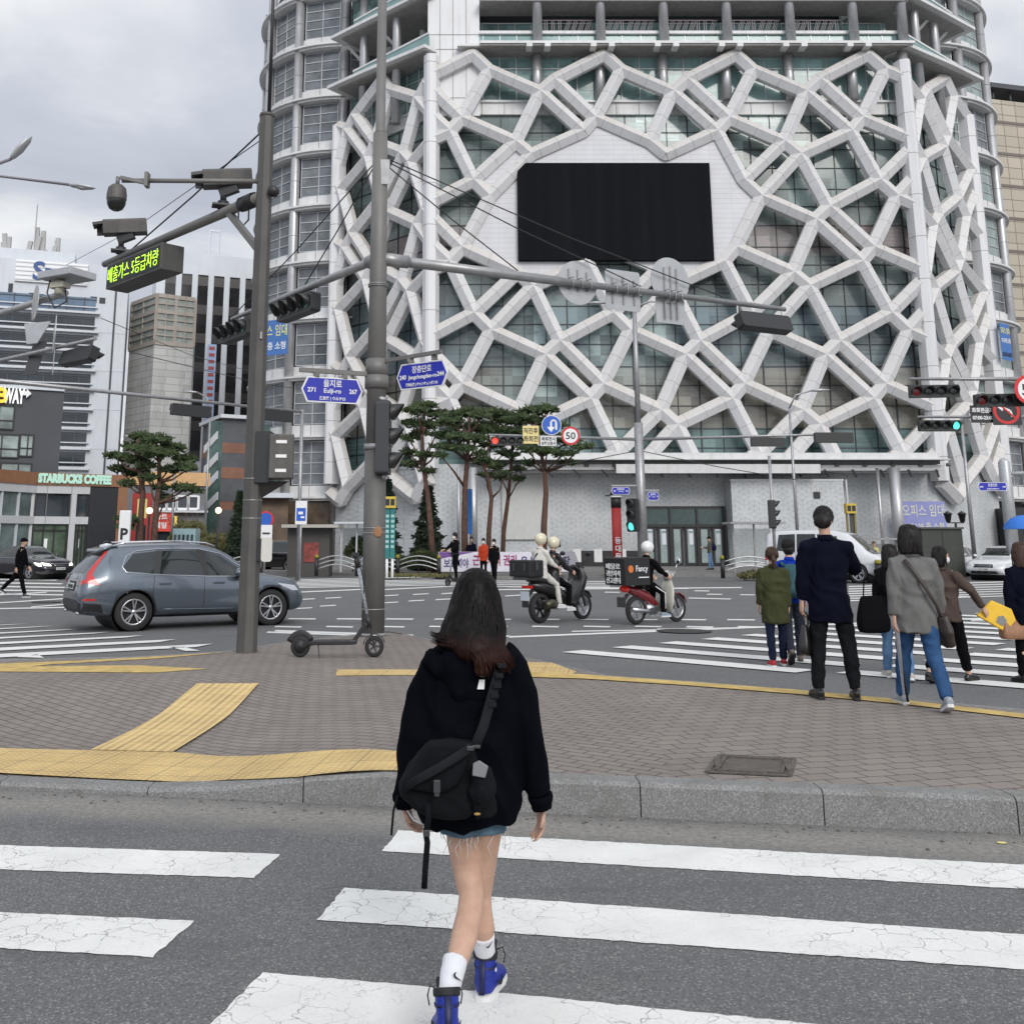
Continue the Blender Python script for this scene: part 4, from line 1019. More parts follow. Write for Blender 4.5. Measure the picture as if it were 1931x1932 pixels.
txt(o,'letters',SG,'STARBUCKS COFFEE',F2,F2.pix(141,905)[0],F2.pix(141,904)[1],.16,.62,width=F2.pix(210,905)[0]-F2.pix(72,905)[0],bold=.045,depth=.06)
mb=MB();mb.lohi((A.x-1,49.5,0),(A.x-.5,50,.1));
boxpart(o,'roof_block',mat('maroon_block',(.11,.045,.035),.7,var=.2),F1.p(F1.L+1.2,zt-.1,-6),F1.p(F1.L+7,zt+3.9,-10))
o=thing('mart_building','low grey shop building with an orange top band behind the pines','building',(-18,70,0))
A,B=at(236,1000,64),at(388,1000,66);Fm=Face((A.x,A.y),(B.x,B.y));z1=Fm.pix(330,891)[1];z2=Fm.pix(330,916)[1]
slabP(o,'wall',mat('mid_grey_wall',(.17,.175,.185),.8,var=.15),Fm,0,Fm.L,0,z1-.1,-8,0)
slabP(o,'top_band',mat('orange_band',(.62,.38,.18),.6,var=.12),Fm,-.1,Fm.L+.1,z2,z1,-8,.15)
for x0,x1 in((298,313),(316,331),(335,353),(356,372)):
 ua,za=Fm.pix(x0,958);ub,zb=Fm.pix(x1,938);mb=MB();Fm.slab(mb,ua,ub,za,zb,-.2,.04);mb.m(1)
 for a_,b_,c_,d_ in((ua-.15,ua,za-.1,zb+.1),(ub,ub+.15,za-.1,zb+.1),(ua,ub,za-.15,za),(ua,ub,zb,zb+.12)):Fm.slab(mb,a_,b_,c_,d_,0,.12)
 mb.build('window',[DGLASS,WHT],o)
slabP(o,'ledge',METALP,Fm,Fm.pix(290,965)[0],Fm.L,Fm.pix(330,967)[1],Fm.pix(330,963)[1],0,.5)
slabP(o,'shop_front',DGLASS,Fm,.3,Fm.L-.3,0,Fm.pix(330,983)[1],-.1,.05)
ua,za=Fm.pix(283,992);ub,zb=Fm.pix(333,974);mb=MB();Fm.slab(mb,ua,ub,za,zb,.05,.3)
YG=mat('yellow_sign',(.75,.55,.06),.5,emit=(1,.7,.05),estr=.25);RG=mat('red_sign',(.55,.04,.03),.5,emit=(1,.1,.05),estr=.12)
mb.m(1);u_,z_=Fm.pix(302,983);Fm.slab(mb,u_-.75,u_+.75,z_-.65,z_+.65,.28,.34);mb.m(2)
text_mb(mb,'마트',Fm.M(u_,z_+.27,.36),.42,bold=.01,depth=.02);text_mb(mb,'세일',Fm.M(u_,z_-.27,.36),.42,bold=.01,depth=.02);mb.m(3);text_mb(mb,'할인점',Fm.M(Fm.pix(322,983)[0],z_,.32),.55,depth=.02)
mb.build('shop_sign',[YG,RG,WHT,BLACKM],o)
o=thing('mart_sign_frame','tall red frame with a yellow panel of black letters','sign',(at(262,1000,60).x,60,0))
Fr=Face((at(246,1000,60).x,60),(at(282,1000,60).x,60.3));zt=Fr.pix(262,930)[1]
RED=mat('red_frame',(.36,.03,.025),.5,var=.15)
mb=MB();Fr.slab(mb,0,.3,0,zt,-.4,0);Fr.slab(mb,Fr.L-.3,Fr.L,0,zt,-.4,0);Fr.slab(mb,.3,Fr.L-.3,zt-.3,zt,-.4,-.01);Fr.slab(mb,.3,Fr.L-.3,2.6,3.0,-.4,-.01);mb.build('frame',RED,o)
slabP(o,'panel',mat('cream_yellow',(.68,.58,.22),.6,emit=(.9,.75,.3),estr=.08),Fr,.3,Fr.L-.3,3.0,zt-.3,-.3,-.08)
for k,ch in enumerate('MART'):txt(o,'letters',BLACKM,ch,Fr,Fr.L/2,lerp(zt-.3,3.0,(k+.5)/4),-.07,(zt-3.3)/4*1.05,bold=.015)
o=thing('terrace_building','dark slate building with terracotta bands and green glass stair terraces','building',(-12,78,0))
A,B=at(383,1000,72),at(412,1000,71);C_=at(470,1000,72)
Fg=Face((A.x,A.y),(B.x,B.y));Fh=Face((B.x,B.y),(C_.x,C_.y))
zt=Fh.pix(440,790)[1]
slabP(o,'wall',mat('green_stair_glass',(.10,.17,.16),.2,var=.5,vscale=.7),Fg,0,Fg.L,0,Fg.pix(400,795)[1],-6,0)
mb=MB()
for y0,y1 in((856,828),(895,868),(930,903),(968,943)):
 a0,z0=Fg.pix(386,y0);a1,z1=Fg.pix(411,y1);q=[Fg.p(a0,z0,.1),Fg.p(a1,z1,.1),Fg.p(a1,z1+.55,.1),Fg.p(a0,z0+.55,.1)]
 mb.add(q+[p-Fg.n*.4 for p in q],[(0,1,2,3),(3,2,6,7),(0,4,5,1),(1,5,6,2),(0,3,7,4)])
mb.build('stair_flights',METALP,o)
SL=mat('slate',(.085,.09,.10),.7,var=.25,vscale=.8);TC=mat('terracotta',(.21,.10,.065),.7,var=.25,vscale=.8)
zz_=[0]+[Fh.pix(440,y)[1]for y in(978,962,946,922,903,882,855,836)]+[zt]
for k in range(len(zz_)-1):slabP(o,'cladding_band',TC if k in(2,5,7)else SL,Fh,0,Fh.L,zz_[k],zz_[k+1],-6,.02 if k%2 else 0)
slabP(o,'roof_edge',METALP,Fh,-.3,Fh.L+.3,zt,zt+.25,-6,.4)
o=thing('annex_building','low dark annex with grey awning beside the round tower','building',(-14,66,0))
A,B=at(465,1000,66),at(560,1000,66.5);Fx=Face((A.x,A.y),(B.x,B.y));zt=Fx.pix(520,800)[1]
slabP(o,'wall',mat('annex_brown',(.13,.085,.055),.6,var=.6,vscale=.7),Fx,0,Fx.L-.6,0,Fx.pix(520,940)[1],-4,0)
slabP(o,'awning',METALP,Fx,-.4,Fx.L-.3,Fx.pix(520,940)[1],Fx.pix(520,931)[1],-4,.9)
slabP(o,'shutter',mat('grey_shutter',(.16,.16,.155),.6,var=.2),Fx,.6,Fx.L-1.6,0,2.9,0,.12)
o=thing('beige_building','beige tiled office building at the right edge','building',(60,100,0))
A,B=at(1868,600,92),at(2150,600,96);Fe=Face((A.x,A.y),(B.x,B.y));zt=Fe.pix(1900,190)[1]
g=NT('beige_tiles',.7,.4);bk=g.n('TexBrick',Vector=g.map(rot=(R(90),0,0)),Scale=1.0);bk.offset=0
bk.inputs['Color1'].default_value=(.47,.42,.34,1);bk.inputs['Color2'].default_value=(.40,.36,.29,1);bk.inputs['Mortar'].default_value=(.20,.18,.15,1);bk.inputs['Brick Width'].default_value=1.5;bk.inputs['Row Height'].default_value=1.1;bk.inputs['Mortar Size'].default_value=.045
g.color(bk.outputs[0]);slabP(o,'wall',g.m,Fe,0,Fe.L,0,zt,-14,0)
mb=MB()
for k in range(12):z=zt-2.5-k*3.3;Fe.slab(mb,-.1,Fe.L,z,z+.28,0,.06)
mb.build('ledges',mat('grey_brown_band',(.16,.14,.12),.7),o)
mb=MB();Fe.slab(mb,1,Fe.L,zt+1.2,zt+1.7,-5,.2);
for k in range(6):mb.cyl(Fe.p(1.5+k*2,zt,-.5),Fe.p(1.5+k*2,zt+1.2,-.5),.12)
mb.build('roof_canopy',GREYP,o)
for k in range(8):
 mb=MB();z=1.2+k*3.3;Fe.slab(mb,5.2,Fe.L-.5,z,z+1.9,-.2,.03);mb.build('window',DGLASS,o)
o=thing('far_shops','low pale row of shops far down the right street','building',(62,90,0))
boxpart(o,'wall',CONC,(at(1890,1000,82).x,82,0),(at(2100,1000,82).x,84,11));boxpart(o,'shop_front',DGLASS,(at(1895,1000,82).x,81.9,.2),(at(2100,1000,82).x,82.3,3.4))
def banner(name,label,x,y,w_,h_,Y,lines,base,rz=0.0,cat='banner'):
 c=at(x,y,Y);M=face_M(c,(math.sin(rz),-math.cos(rz),0));o=thing(name,label,cat,c,0)
 mb=MB();mb.prism([(-w_/2,-h_/2),(w_/2,-h_/2),(w_/2,h_/2),(-w_/2,h_/2)],M,.03);mb.build('sheet',base,o)
 for body,ty,size,wd,m_ in lines:
  mb=MB();M2=M@Matrix.Translation((0,ty,.012));text_mb(mb,body,M2,size,width=wd,bold=.008,depth=.004);mb.build('lettering',m_,o)
 return o
BAN=mat('banner_blue',(.06,.16,.42),.7);BANP=mat('banner_violet',(.25,.27,.52),.7,var=.15);YL=mat('banner_yellow',(.72,.68,.30),.7);CRM=mat('banner_cream',(.6,.6,.5),.7)
o=banner('rental_banner','violet office rental banner with cream Korean letters on the right wall',1742,976,2.75,1.95,63.2,[('오피스 임대',.42,.8,2.6,CRM),('11F.12F 중 소형',-.55,.5,2.4,CRM)],BANP,R(0))
o.location=o.location
o=banner('rental_banner','blue rental banner hung high on the left round tower',522,636,1.9,2.5,68.5,[('스 임대',.5,.9,1.7,YL),('중 소형',-.6,.6,1.5,WHT)],BAN,R(-25))
o=banner('rental_banner','blue and white rental banner on the right round tower',1897,645,1.35,2.6,69.0,[('오피스 임대',.8,.5,1.2,YL),('11F.12F 중 소형',.1,.4,1.2,WHT),('02-5563-0329',-.9,.4,1.2,BLACKM)],BAN,R(35))
# ============================================================= STREET FURNITURE
POLED=mat('pole_dark_grey',(.075,.072,.068),.55,.1,var=.2,vscale=3,streak=.3,bump=.15,bscale=30)
POLEG=mat('pole_grey',(.165,.16,.152),.5,.1,var=.15,vscale=2,streak=.3,bump=.15,bscale=30)
GALV=mat('galvanised',(.34,.34,.345),.4,.5,var=.2,vscale=6)
SIGB=mat('signal_black',(.022,.023,.024),.45)
SIGG=mat('signal_grey',(.05,.05,.052),.5)
LENSO=mat('lens_off',(.02,.022,.02),.15);LENSG=mat('lens_green_off',(.012,.06,.05),.15);LENSR=mat('lens_red_off',(.14,.008,.008),.15)
LREDL=mat('lens_red_on',(.9,.05,.03),.4,emit=(1,.06,.04),estr=1.6);LGRNL=mat('lens_green_on',(.05,.8,.6),.4,emit=(.1,1,.72),estr=1.5)
BLUS=mat('street_sign_blue',(.012,.02,.36),.45);SBACK=mat('sign_back_aluminium',(.44,.45,.46),.42,.4,var=.12,vscale=5,streak=.2)
REDS=mat('sign_red',(.55,.02,.02),.45);WHS=mat('sign_white',(.74,.74,.74),.5);YLS=mat('sign_yellow',(.70,.58,.25),.5);BLUT=mat('turn_blue',(.02,.10,.45),.45)
def cam_n(p):d=Vector((p[0],p[1],0));return-d.normalized()
def signal(root_name,label,c,n,lamps,lit=None,vertical=False,dia=.26,back=False,body=SIGB,group=None,tilt=0.0):
 """traffic light: box, visors and lenses. c centre, n the way the lamps face"""
 n=Vector(n).normalized();o=thing(root_name,label,'traffic light',c,0,group)
 M=face_M(c,n);k=len(lamps);pitch_=dia*1.22;L=pitch_*k
 W_,H_=(dia*1.3,L)if vertical else(L,dia*1.3)
 mb=MB();mb.prism(rrect(W_,H_,.05),M@Matrix.Translation((0,0,.06)),.22);mb.m(1)
 for i in range(1,k):
  t=-L/2+pitch_*i;mb.add([(-W_/2-.004,t-.005,.065),(W_/2+.004,t-.005,.065),(W_/2+.004,t+.005,.065),(-W_/2-.004,t+.005,.065)]if vertical else[(t-.005,-H_/2,.065),(t+.005,-H_/2,.065),(t+.005,H_/2,.065),(t-.005,H_/2,.065)],[(0,1,2,3)],M)
 mb.build('housing',[body,SIGG if body is SIGB else SIGB],o,bevel=.012)
 for i,lm in enumerate(lamps):
  t=-L/2+pitch_*(i+.5);x,y=(0,-t)if vertical else(t,0)
  mb=MB();mb.lathe([(0,.012),(dia*.3,.008),(dia*.44,0)],n=20,M=Matrix.Identity(4))
  T=M@Matrix.Translation((x,y,.07));mb.v=[T@v for v in mb.v];mb.build('lens',lm,o)
  mb=MB();nn=14;rings=[]
  for rr in(dia*.5,dia*.47):
   for zf in(0,1):
    r_=[]
    for q in range(nn+1):
     a=R(-35+250*q/nn);up=(math.sin(a)+.6)/1.6;r_.append(T@Vector((rr*math.cos(a),rr*math.sin(a),zf*(.05+.17*max(0,up)))))
    rings.append(r_)
  mb.loft([rings[0],rings[1],rings[3],rings[2]],cap=False,closed=False);mb.build('visor',SIGB,o)
 return o
pb=gisl(465,1231);PX,PY=pb.x,pb.y
o=thing('signal_pole','dark grey eight-sided pole at left with long camera arm','pole',pb)
mb=MB();mb.tube([(PX,PY,pb.z),(PX,PY,3.5),(PX,PY,8.0)],[.142,.13,.112],8);mb.sm=[False]*len(mb.f);mb.build('pole',POLED,o)
mb=MB();mb.cyl((PX,PY,8.0),(PX,PY,8.05),.118,n=8);mb.build('cap',POLED,o)
mb=MB();mb.cyl((PX+.03,PY-.02,8.0),(PX+.02,PY,11.8),.03,.02);mb.build('lightning_rod',BLACKM,o)
armz=6.74;A0=Vector((PX,PY,armz+.02));A1=Vector((-6.5,PY+3.75,armz));ad=(A1-A0).normalized();an=Vector((ad.y,-ad.x,0));an=-an if an.y>0 else an
mb=MB();mb.tube([A0,A0.lerp(A1,.5),A1],[.085,.075,.06],14);mb.build('arm',POLEG,o)
mb=MB();mb.cyl(A0+ad*.25,A0+ad*.6,.12,n=8);mb.ell((PX+.16,PY-.12,6.78),.09);mb.build('arm_clamp',BLACKM,o)
mb=MB();mb.bar(A0+ad*.95-Vector((0,0,.05)),Vector((PX,PY,5.85)),.09,.09);mb.build('brace',POLEG,o)
mb=MB();mb.cyl((PX,PY,6.98),(-4.98,PY+.02,7.0),.035);mb.box((-4.6,PY,7.0),(.05,.14,.22));mb.bar((-4.6,PY,6.95),(-5.0,PY,7.04),.05,.05);mb.cyl((-5.04,PY,7.05),(-5.04,PY,6.92),.03);mb.build('dome_arm',POLEG,o)
mb=MB()
for z in(2.55,2.25,2.0):mb.cyl((PX,PY,z),(PX,PY,z+.012),.139,n=8)
mb.box((PX+.06,PY-.13,4.6),(.03,.02,.1));mb.build('bands',GALV,o)
c=Vector((-5.04,PY,6.72));dc=thing('dome_camera','dark dome camera hanging from the thin arm','camera',c)
mb=MB();mb.lathe([(0,.2),(.08,.2),(.13,.15),(.145,.05),(.145,-.03)],c,20);mb.build('housing',POLED,dc);mb=MB();mb.lathe([(.14,-.03),(.135,-.1),(.1,-.17),(.05,-.2),(0,-.205)],c,20);mb.build('dome',LENSO,dc)
def cctv(t,label):
 p=A0.lerp(A1,t)+Vector((0,0,.07));o=thing('traffic_camera',label,'camera',p,0,'cameras on the long arm')
 d=Vector((-1,-.25,0)).normalized();up=Vector((0,0,1));side=d.cross(up)
 mb=MB();mb.cyl(p,p+Vector((0,0,.12)),.09,n=12);mb.cyl(p+Vector((0,0,.12)),p+Vector((0,0,.3)),.05);mb.box(p+Vector((0,0,.05)),(.34,.22,.03),.3);mb.bar(p+Vector((-.06,0,.25)),p+Vector((.22,0,.36)),.12,.14);mb.build('mount',SIGB,o)
 q=p+Vector((0,0,.50))-d*.05-Vector((0,0,0));dd=(d-up*.12).normalized()
 mb=MB();mb.bar(q-dd*.38,q+dd*.38,.24,.26,up,prof=[(-.13,-.13),(.10,-.15),(.14,-.11),(.14,.11),(.10,.15),(-.13,.13)]);mb.build('housing',POLED,o,bevel=.01)
 mb=MB();mb.bar(q+dd*.3+up*.09,q+dd*.56+up*.06,.28,.05,up);mb.bar(q+dd*.38+side*.12,q+dd*.5+side*.12,.02,.2,up);mb.build('hood',SIGB,o)
 mb=MB();mb.cyl(q+dd*.38,q+dd*.4,.08);mb.build('lens',LENSO,o)
 mb=MB();a=p+Vector((.25,0,-.15));mb.tube([a+Vector((.0,0,.15)),a+Vector((.0,0,-.03)),a+Vector((.08,0,-.12)),a+Vector((.16,0,-.03)),a+Vector((.16,0,.14))],.014,6);mb.build('cable',BLACKM,o)
cctv(.22,'grey box camera on the arm nearest the dark pole');cctv(.88,'grey box camera near the arm end above the green display')
s0,s1=A0.lerp(A1,.515),A0.lerp(A1,.895);zc=6.35;n=an;c=(s0+s1)/2;c=Vector((c.x,c.y,zc))
o=thing('message_display','long black display box with lit green Korean letters under the arm','display',c)
Lh=(s1-s0).length/2;M=face_M(c+n*.2,n)
mb=MB();mb.prism([(-Lh,-.23),(Lh,-.23),(Lh,.23),(-Lh,.23)],M,.42);mb.build('case',POLED,o,bevel=.012)
mb=MB();mb.prism([(-Lh+.05,-.19),(Lh-.05,-.19),(Lh-.05,.19),(-Lh+.05,.19)],M@Matrix.Translation((0,0,.006)),0);mb.build('screen',mat('led_black',(.004,.008,.004),.5),o)
mb=MB();text_mb(mb,'배출가스 5등급차량',M@Matrix.Translation((0,0,.012)),.32,width=Lh*1.84,bold=-.004,depth=.002);mb.build('lettering',mat('led_green',(.5,.9,.05),.5,emit=(.55,1.0,.06),estr=1.5),o)
mb=MB()
for k in(-.7,.7):q=c+ad*(Lh*k);mb.bar(q+Vector((0,0,.2)),q+Vector((0,0,.4)),.06,.06)
mb.build('hanger',POLED,o)
c=at(531,862,PY-.1);o=thing('pedestrian_signal','back of a dark grey pedestrian signal box with three pale labels','traffic light',c)
mb=MB();mb.box(c,(.34,.30,.62),R(8));mb.build('housing',POLED,o,bevel=.02)
mb=MB();mb.add([(c.x-.36,c.y+.1,c.z-.62),(c.x+.12,c.y,c.z-.34),(c.x-.36,c.y,c.z-.34),(c.x-.1,c.y+.3,c.z-.34)],[(0,1,2),(0,1,3),(0,2,3),(1,2,3)]);mb.box((c.x-.26,c.y+.12,c.z),(.2,.35,.72));mb.build('visor',SIGB,o)
for dz in(.2,0,-.2):mb=MB();mb.box(c+Vector((.02,-.157,dz)),(.15,.006,.045),R(8));mb.build('label_plate',WHS,o)
c=at(503,1037,PY-.12);o=thing('crossing_button','off-white crossing button box on the dark pole','button box',c);mb=MB();mb.prism(rrect(.15,.33,.04),face_M(c,(.3,-1,0)),.1);mb.build('case',mat('off_white_plastic',(.55,.54,.5),.45),o,bevel=.01)
mb=MB();mb.box(c+Vector((-.1,.08,0)),(.1,.1,.3));mb.build('bracket',BLACKM,o)
cb=gisl(703,1200);QX,QY=cb.x,cb.y
o=thing('signal_pole','tall round grey pole left of centre carrying two signal arms','pole',cb)
mb=MB();mb.tube([(QX,QY,cb.z),(QX,QY,3.25)],[.185,.178],28);mb.build('lower_pole',mat('pole_lower_grey',(.12,.118,.112),.6,.1,var=.2,vscale=3,streak=.3),o)
mb=MB();mb.tube([(QX,QY,3.27),(QX,QY,6.6),(QX,QY,8.75)],[.165,.145,.128],28);mb.build('pole',POLEG,o)
mb=MB();mb.tube([(QX,QY,8.75),(QX,QY,8.8),(QX,QY,12.6)],[.128,.088,.078],24);mb.build('upper_pole',POLEG,o)
mb=MB();mb.cyl((QX,QY,3.18),(QX,QY,3.27),.192,n=28);mb.cyl((QX,QY,cb.z),(QX,QY,cb.z+.05),.21,n=28)
for z in(6.0,5.97,1.9,1.82,.62):mb.cyl((QX,QY,z-.008),(QX,QY,z+.008),.172 if z>3 else.19,n=24)
mb.build('collar',GALV,o)
Bz=6.47;B1=Vector((-4.88,21.55,Bz));C1=Vector((6.94,20.6,Bz));Q0=Vector((QX,QY,Bz));bd=(B1-Q0).normalized();cd=(C1-Q0).normalized()
mb=MB();mb.tube([Q0,Q0.lerp(B1,.4),B1],[.08,.07,.045],14);mb.build('left_arm',GALV,o)
mb=MB();mb.tube([Q0,Q0.lerp(C1,.4),Q0.lerp(C1,.401),C1],[.095,.085,.07,.05],14);mb.build('right_arm',GALV,o)
mb=MB();mb.cyl(Q0,Q0+cd*.55,.115,n=16);mb.cyl(Q0,Q0+bd*.3,.12,n=16);mb.build('arm_sleeve',GALV,o);mb=MB();mb.box((QX+.1,QY-.12,8.0),(.16,.02,.45));mb.build('hatch',GALV,o)
def wires(name,segs,label,r=.012):
 mb=MB()
 for a,b in segs:a,b=Vector(a),Vector(b);m_=(a+b)/2-Vector((0,0,.01*(b-a).length));mb.tube([a,a.lerp(m_,.5),m_,m_.lerp(b,.5),b],r,5)
 return tag(mb.build(name,BLACKM),label,'cable')
for k,(t,z)in enumerate(((.30,8.18),(.60,8.25),(.82,8.3))):wires('stay_cable',[((QX+.1,QY,z),Q0.lerp(C1,t)+Vector((0,0,.1)))],('shortest of the stay cables from the grey pole to its right arm','middle stay cable from the grey pole to its right arm','longest stay cable from the grey pole to its right arm')[k])
wires('stay_cable',[((QX-.1,QY,8.15),Q0.lerp(B1,.45)+Vector((0,0,.05)))],'stay cable from the grey pole down to its left arm')
wires('stay_cable',[((QX-.1,QY,8.2),B1+Vector((0,0,.05)))],'long thin stay cable from the grey pole to the left arm tip')
wires('stay_cable',[((PX,PY,7.85),A0.lerp(A1,.8)+Vector((0,0,.06)))],'stay cable from the dark pole to its camera arm',.014)
wires('overhead_wire',[((PX,PY,7.7),at(125,500,30))],'thin overhead wire running left across the sky',.008)
for x0,y0,x1,y1,Y0,Y1 in((250,665,640,745,28,44),(190,600,470,700,30,50)):wires('overhead_wire',[(at(x0,y0,Y0),at(x1,y1,Y1))],'thin wire sagging in front of the %s tower'%('concrete' if x0==250 else 'striped'),.012)
wires('overhead_wire',[(at(1205,850,46),at(910,900,46))],'thin wire spreading left from the far centre mast',.02);wires('overhead_wire',[(at(1205,850,46),at(1500,905,46))],'thin wire spreading right from the far centre mast',.02)
bn=Vector((bd.y,-bd.x,0));bn=-bn if bn.y>0 else bn
cn=Vector((cd.y,-cd.x,0));cn=-cn if cn.y>0 else cn
def hung(t0,P0,P1,y=0):q=P0.lerp(P1,t0);return Vector((q.x,q.y,q.z-.30))
signal('traffic_signal','unlit black traffic light on the left arm between the two poles',hung(.50,Q0,B1),bn,[LENSO,LENSO,LENSO,LENSG],dia=.29,group='unlit lights on the left arm')
signal('traffic_signal','unlit black traffic light at the left tip of the arm left of the dark pole',hung(.97,Q0,B1),bn,[LENSO,LENSO,LENSO,LENSG],dia=.29,group='unlit lights on the left arm')
signal('traffic_signal','back of a black traffic light at the right arm tip above the junction',hung(.93,Q0,C1)-Vector((0,0,.08)),-cn-Vector((0,0,.35)),[LENSO]*4,dia=.27)
mb=MB()
for t in(.47,.55,.93,.99):q=Q0.lerp(B1,t);mb.bar(q,q-Vector((0,0,.3)),.03,.03)
for t in(.86,.99):q=Q0.lerp(C1,t);mb.bar(q,q-Vector((0,0,.3)),.03,.03)
mb.build('hanger',GALV,o)
def backsign(label,t,dz,shapes,ribs):
 q=Q0.lerp(C1,t)+cn*-.09+Vector((0,0,dz));s=thing('road_sign',label,'road sign',q,0,'road signs seen from behind on the long arm')
 M=face_M(q,cn)
 for k,poly in enumerate(shapes):mb=MB();mb.prism(poly,M@Matrix.Translation((0,0,-.03*k)),.012);mb.build('plate' if k==0 else 'lower_plate',SBACK,s)
 mb=MB()
 for x,y0,y1 in ribs:mb.box((x,(y0+y1)/2,.012),(.035,y1-y0,.02),0,M)
 mb.build('ribs',GALV,s)
 mb=MB()
 for x,y0,y1 in ribs:mb.tube([M@Vector((x,-dz-.1,.02)),M@Vector((x,-dz-.1,.17)),M@Vector((x,-dz+.1,.17)),M@Vector((x,-dz+.1,.02))],.012,6)
 mb.build('bracket',GALV,s)
backsign('back of a round dull metal sign left on the long arm',.447,.04,[circ(.43)],[(-.2,-.15,.25),(0,-.18,.25),(.2,-.15,.22)])
backsign('back of a square metal sign in the middle of the arm signs',.56,.0,[rrect(.80,.80,.05)],[(-.25,-.28,.22),(0,-.28,.26),(.25,-.28,.22)])
backsign('back of a round sign with a rectangular plate under it',.685,.33,[circ(.47),rrect(.70,.52,.03,cx=0,cy=-.62)],[(-.15,-.8,.25),(0,-.8,.28),(.15,-.8,.25)])
def street_sign(label,a,b,zlo,zhi,lines,nums,M_=None,back=False,arrow=True):
 """blue hexagonal street name sign between ground-plan points a,b"""
 a,b=Vector(a),Vector(b);c=(a+b)/2;L=(b-a).length;n=Vector(((b-a).y,-(b-a).x,0)).normalized();n=-n if n.y>0 else n
 s=thing('street_name_sign',label,'street sign',(c.x,c.y,(zlo+zhi)/2));H_=zhi-zlo;M=face_M((c.x,c.y,(zlo+zhi)/2),n);k=H_*.22
 P_=[(-L/2,0),(-L/2+k,-H_/2),(L/2-k,-H_/2),(L/2,0),(L/2-k,H_/2),(-L/2+k,H_/2)]
 mb=MB();mb.prism(P_,M,.03);mb.build('border',WHS,s)
 f=.93;mb=MB();mb.prism([(x*(f+.02),y*(f-.03))for x,y in P_],M@Matrix.Translation((0,0,.004)),.002);mb.build('plate',BLUS,s)
 T=lambda x,y:M@Matrix.Translation((x*L,y*H_,.007))
 mb=MB()
 for body,x,y,sz,wd in lines:text_mb(mb,body,T(x,y),sz*H_,width=wd*L if wd else None,bold=.002,depth=.002)
 for body,x in nums:text_mb(mb,body,T(x,-.02),.24*H_,width=.13*L,bold=.003,depth=.002)
 mb.build('lettering',WHS,s);return s,M
p0=Vector((QX,QY,0))
e=p0+Vector((-1.2,-.52,0));a_=p0+Vector((-.22,-.12,0))
street_sign('blue Eulji-ro street sign on the left side of the grey pole',e+Vector((.02,0,0)),a_,3.92,4.34,[('을지로',0,.26,.32,.30),('Eulji-ro',0,-.06,.25,.28),('乙支路 | ウルチロ',0,-.34,.15,.42)],[('271',-.34),('267',.34)])
e2=p0+Vector((1.2,-.85,0));a2=p0+Vector((.33,-.25,0))
street_sign('blue Jangchungdan-ro street sign on the right side of the grey pole',a2+Vector((.02,0,0)),e2,4.13,4.56,[('장충단로',0,.24,.30,.38),('Jangchungdan-ro',.02,-.07,.21,.56),('奬忠壇路 | チャンチュンダンロ',0,-.34,.14,.62)],[('240',-.37),('244',.37)])
mb=MB();mb.bar((a_.x+.1,a_.y+.06,4.44),(e.x-.02,e.y,4.44),.07,.07);mb.bar((QX+.1,QY-.05,4.66),(e2.x-.1,e2.y,4.68),.06,.06);mb.cyl((QX,QY,4.2),(QX,QY,4.42),.2,n=20);mb.cyl((QX,QY,4.42),(QX,QY,4.7),.19,n=20)
for k in(.3,.75):q=a_.lerp(e,k);mb.box((q.x,q.y,4.38),(.1,.05,.08));q=a2.lerp(e2,k);mb.box((q.x,q.y,4.61),(.1,.05,.08))
mb.build('sign_bracket',POLEG,o)
c=at(729,826,QY-.1);signal('traffic_signal','dark three-lamp signal on the grey pole with hoods pointing right',c,(1,-.05,0),[LENSO]*3,vertical=True,dia=.33,body=mat('signal_charcoal',(.035,.038,.042),.5))
mb=MB();mb.cyl((QX,QY-.1,c.z+.68),(c.x,c.y,c.z+.62),.05);mb.cyl((QX,QY,c.z-.68),(c.x,c.y,c.z-.62),.06);mb.build('signal_clamp',GALV,o)
mb=MB();mb.ell((0,0,0),(.07,.004,.085));q=at(712.5,1003,QY-.19);mb.v=[v+q for v in mb.v];tag(mb.build('sticker',mat('brown_sticker',(.30,.15,.07),.6)),'small brown flame-shaped sticker on the grey pole','sticker')
def simple_arm(name,label,p,q,r0,r1,post=None):
 o=thing(name,label,'signal arm',p);mb=MB();mb.tube([p,q],[r0,r1],12);mb.build('arm',GALV,o);return o
a0,a1=at(-260,681,30),at(124,552.6,22);a0.z=a1.z
o=simple_arm("overhead_gantry",'grey arm from the left edge carrying a flat camera and sign backs',a0,a1,.1,.075)
mb=MB();mb.cyl((a0.x,a0.y,0),(a0.x,a0.y,8),.15,n=16);mb.build('pole',POLEG,o)
c=at(118,521,22);s=thing('speed_camera','wide flat pale speed camera housing on the left arm','camera',c)
mb=MB();mb.box(c+Vector((.1,0,.0)),(1.05,.75,.17),R(-28));mb.build('housing',SBACK,s,bevel=.02);mb=MB();mb.cyl(c-Vector((.05,0,.1)),c-Vector((.05,0,.42)),.1);mb.box(c-Vector((.05,0,.22)),(.4,.25,.12),R(-20));mb.build('mount',mat('cream_metal',(.5,.47,.38),.5),s)
mb=MB();q=c+Vector((-.1,-.05,-.4));mb.tube([q+Vector((-.15,0,.3)),q+Vector((-.2,0,0)),q+Vector((0,0,-.35)),q+Vector((.25,0,-.2)),q+Vector((.2,0,.1))],.018,6);mb.build('cable',BLACKM,s)
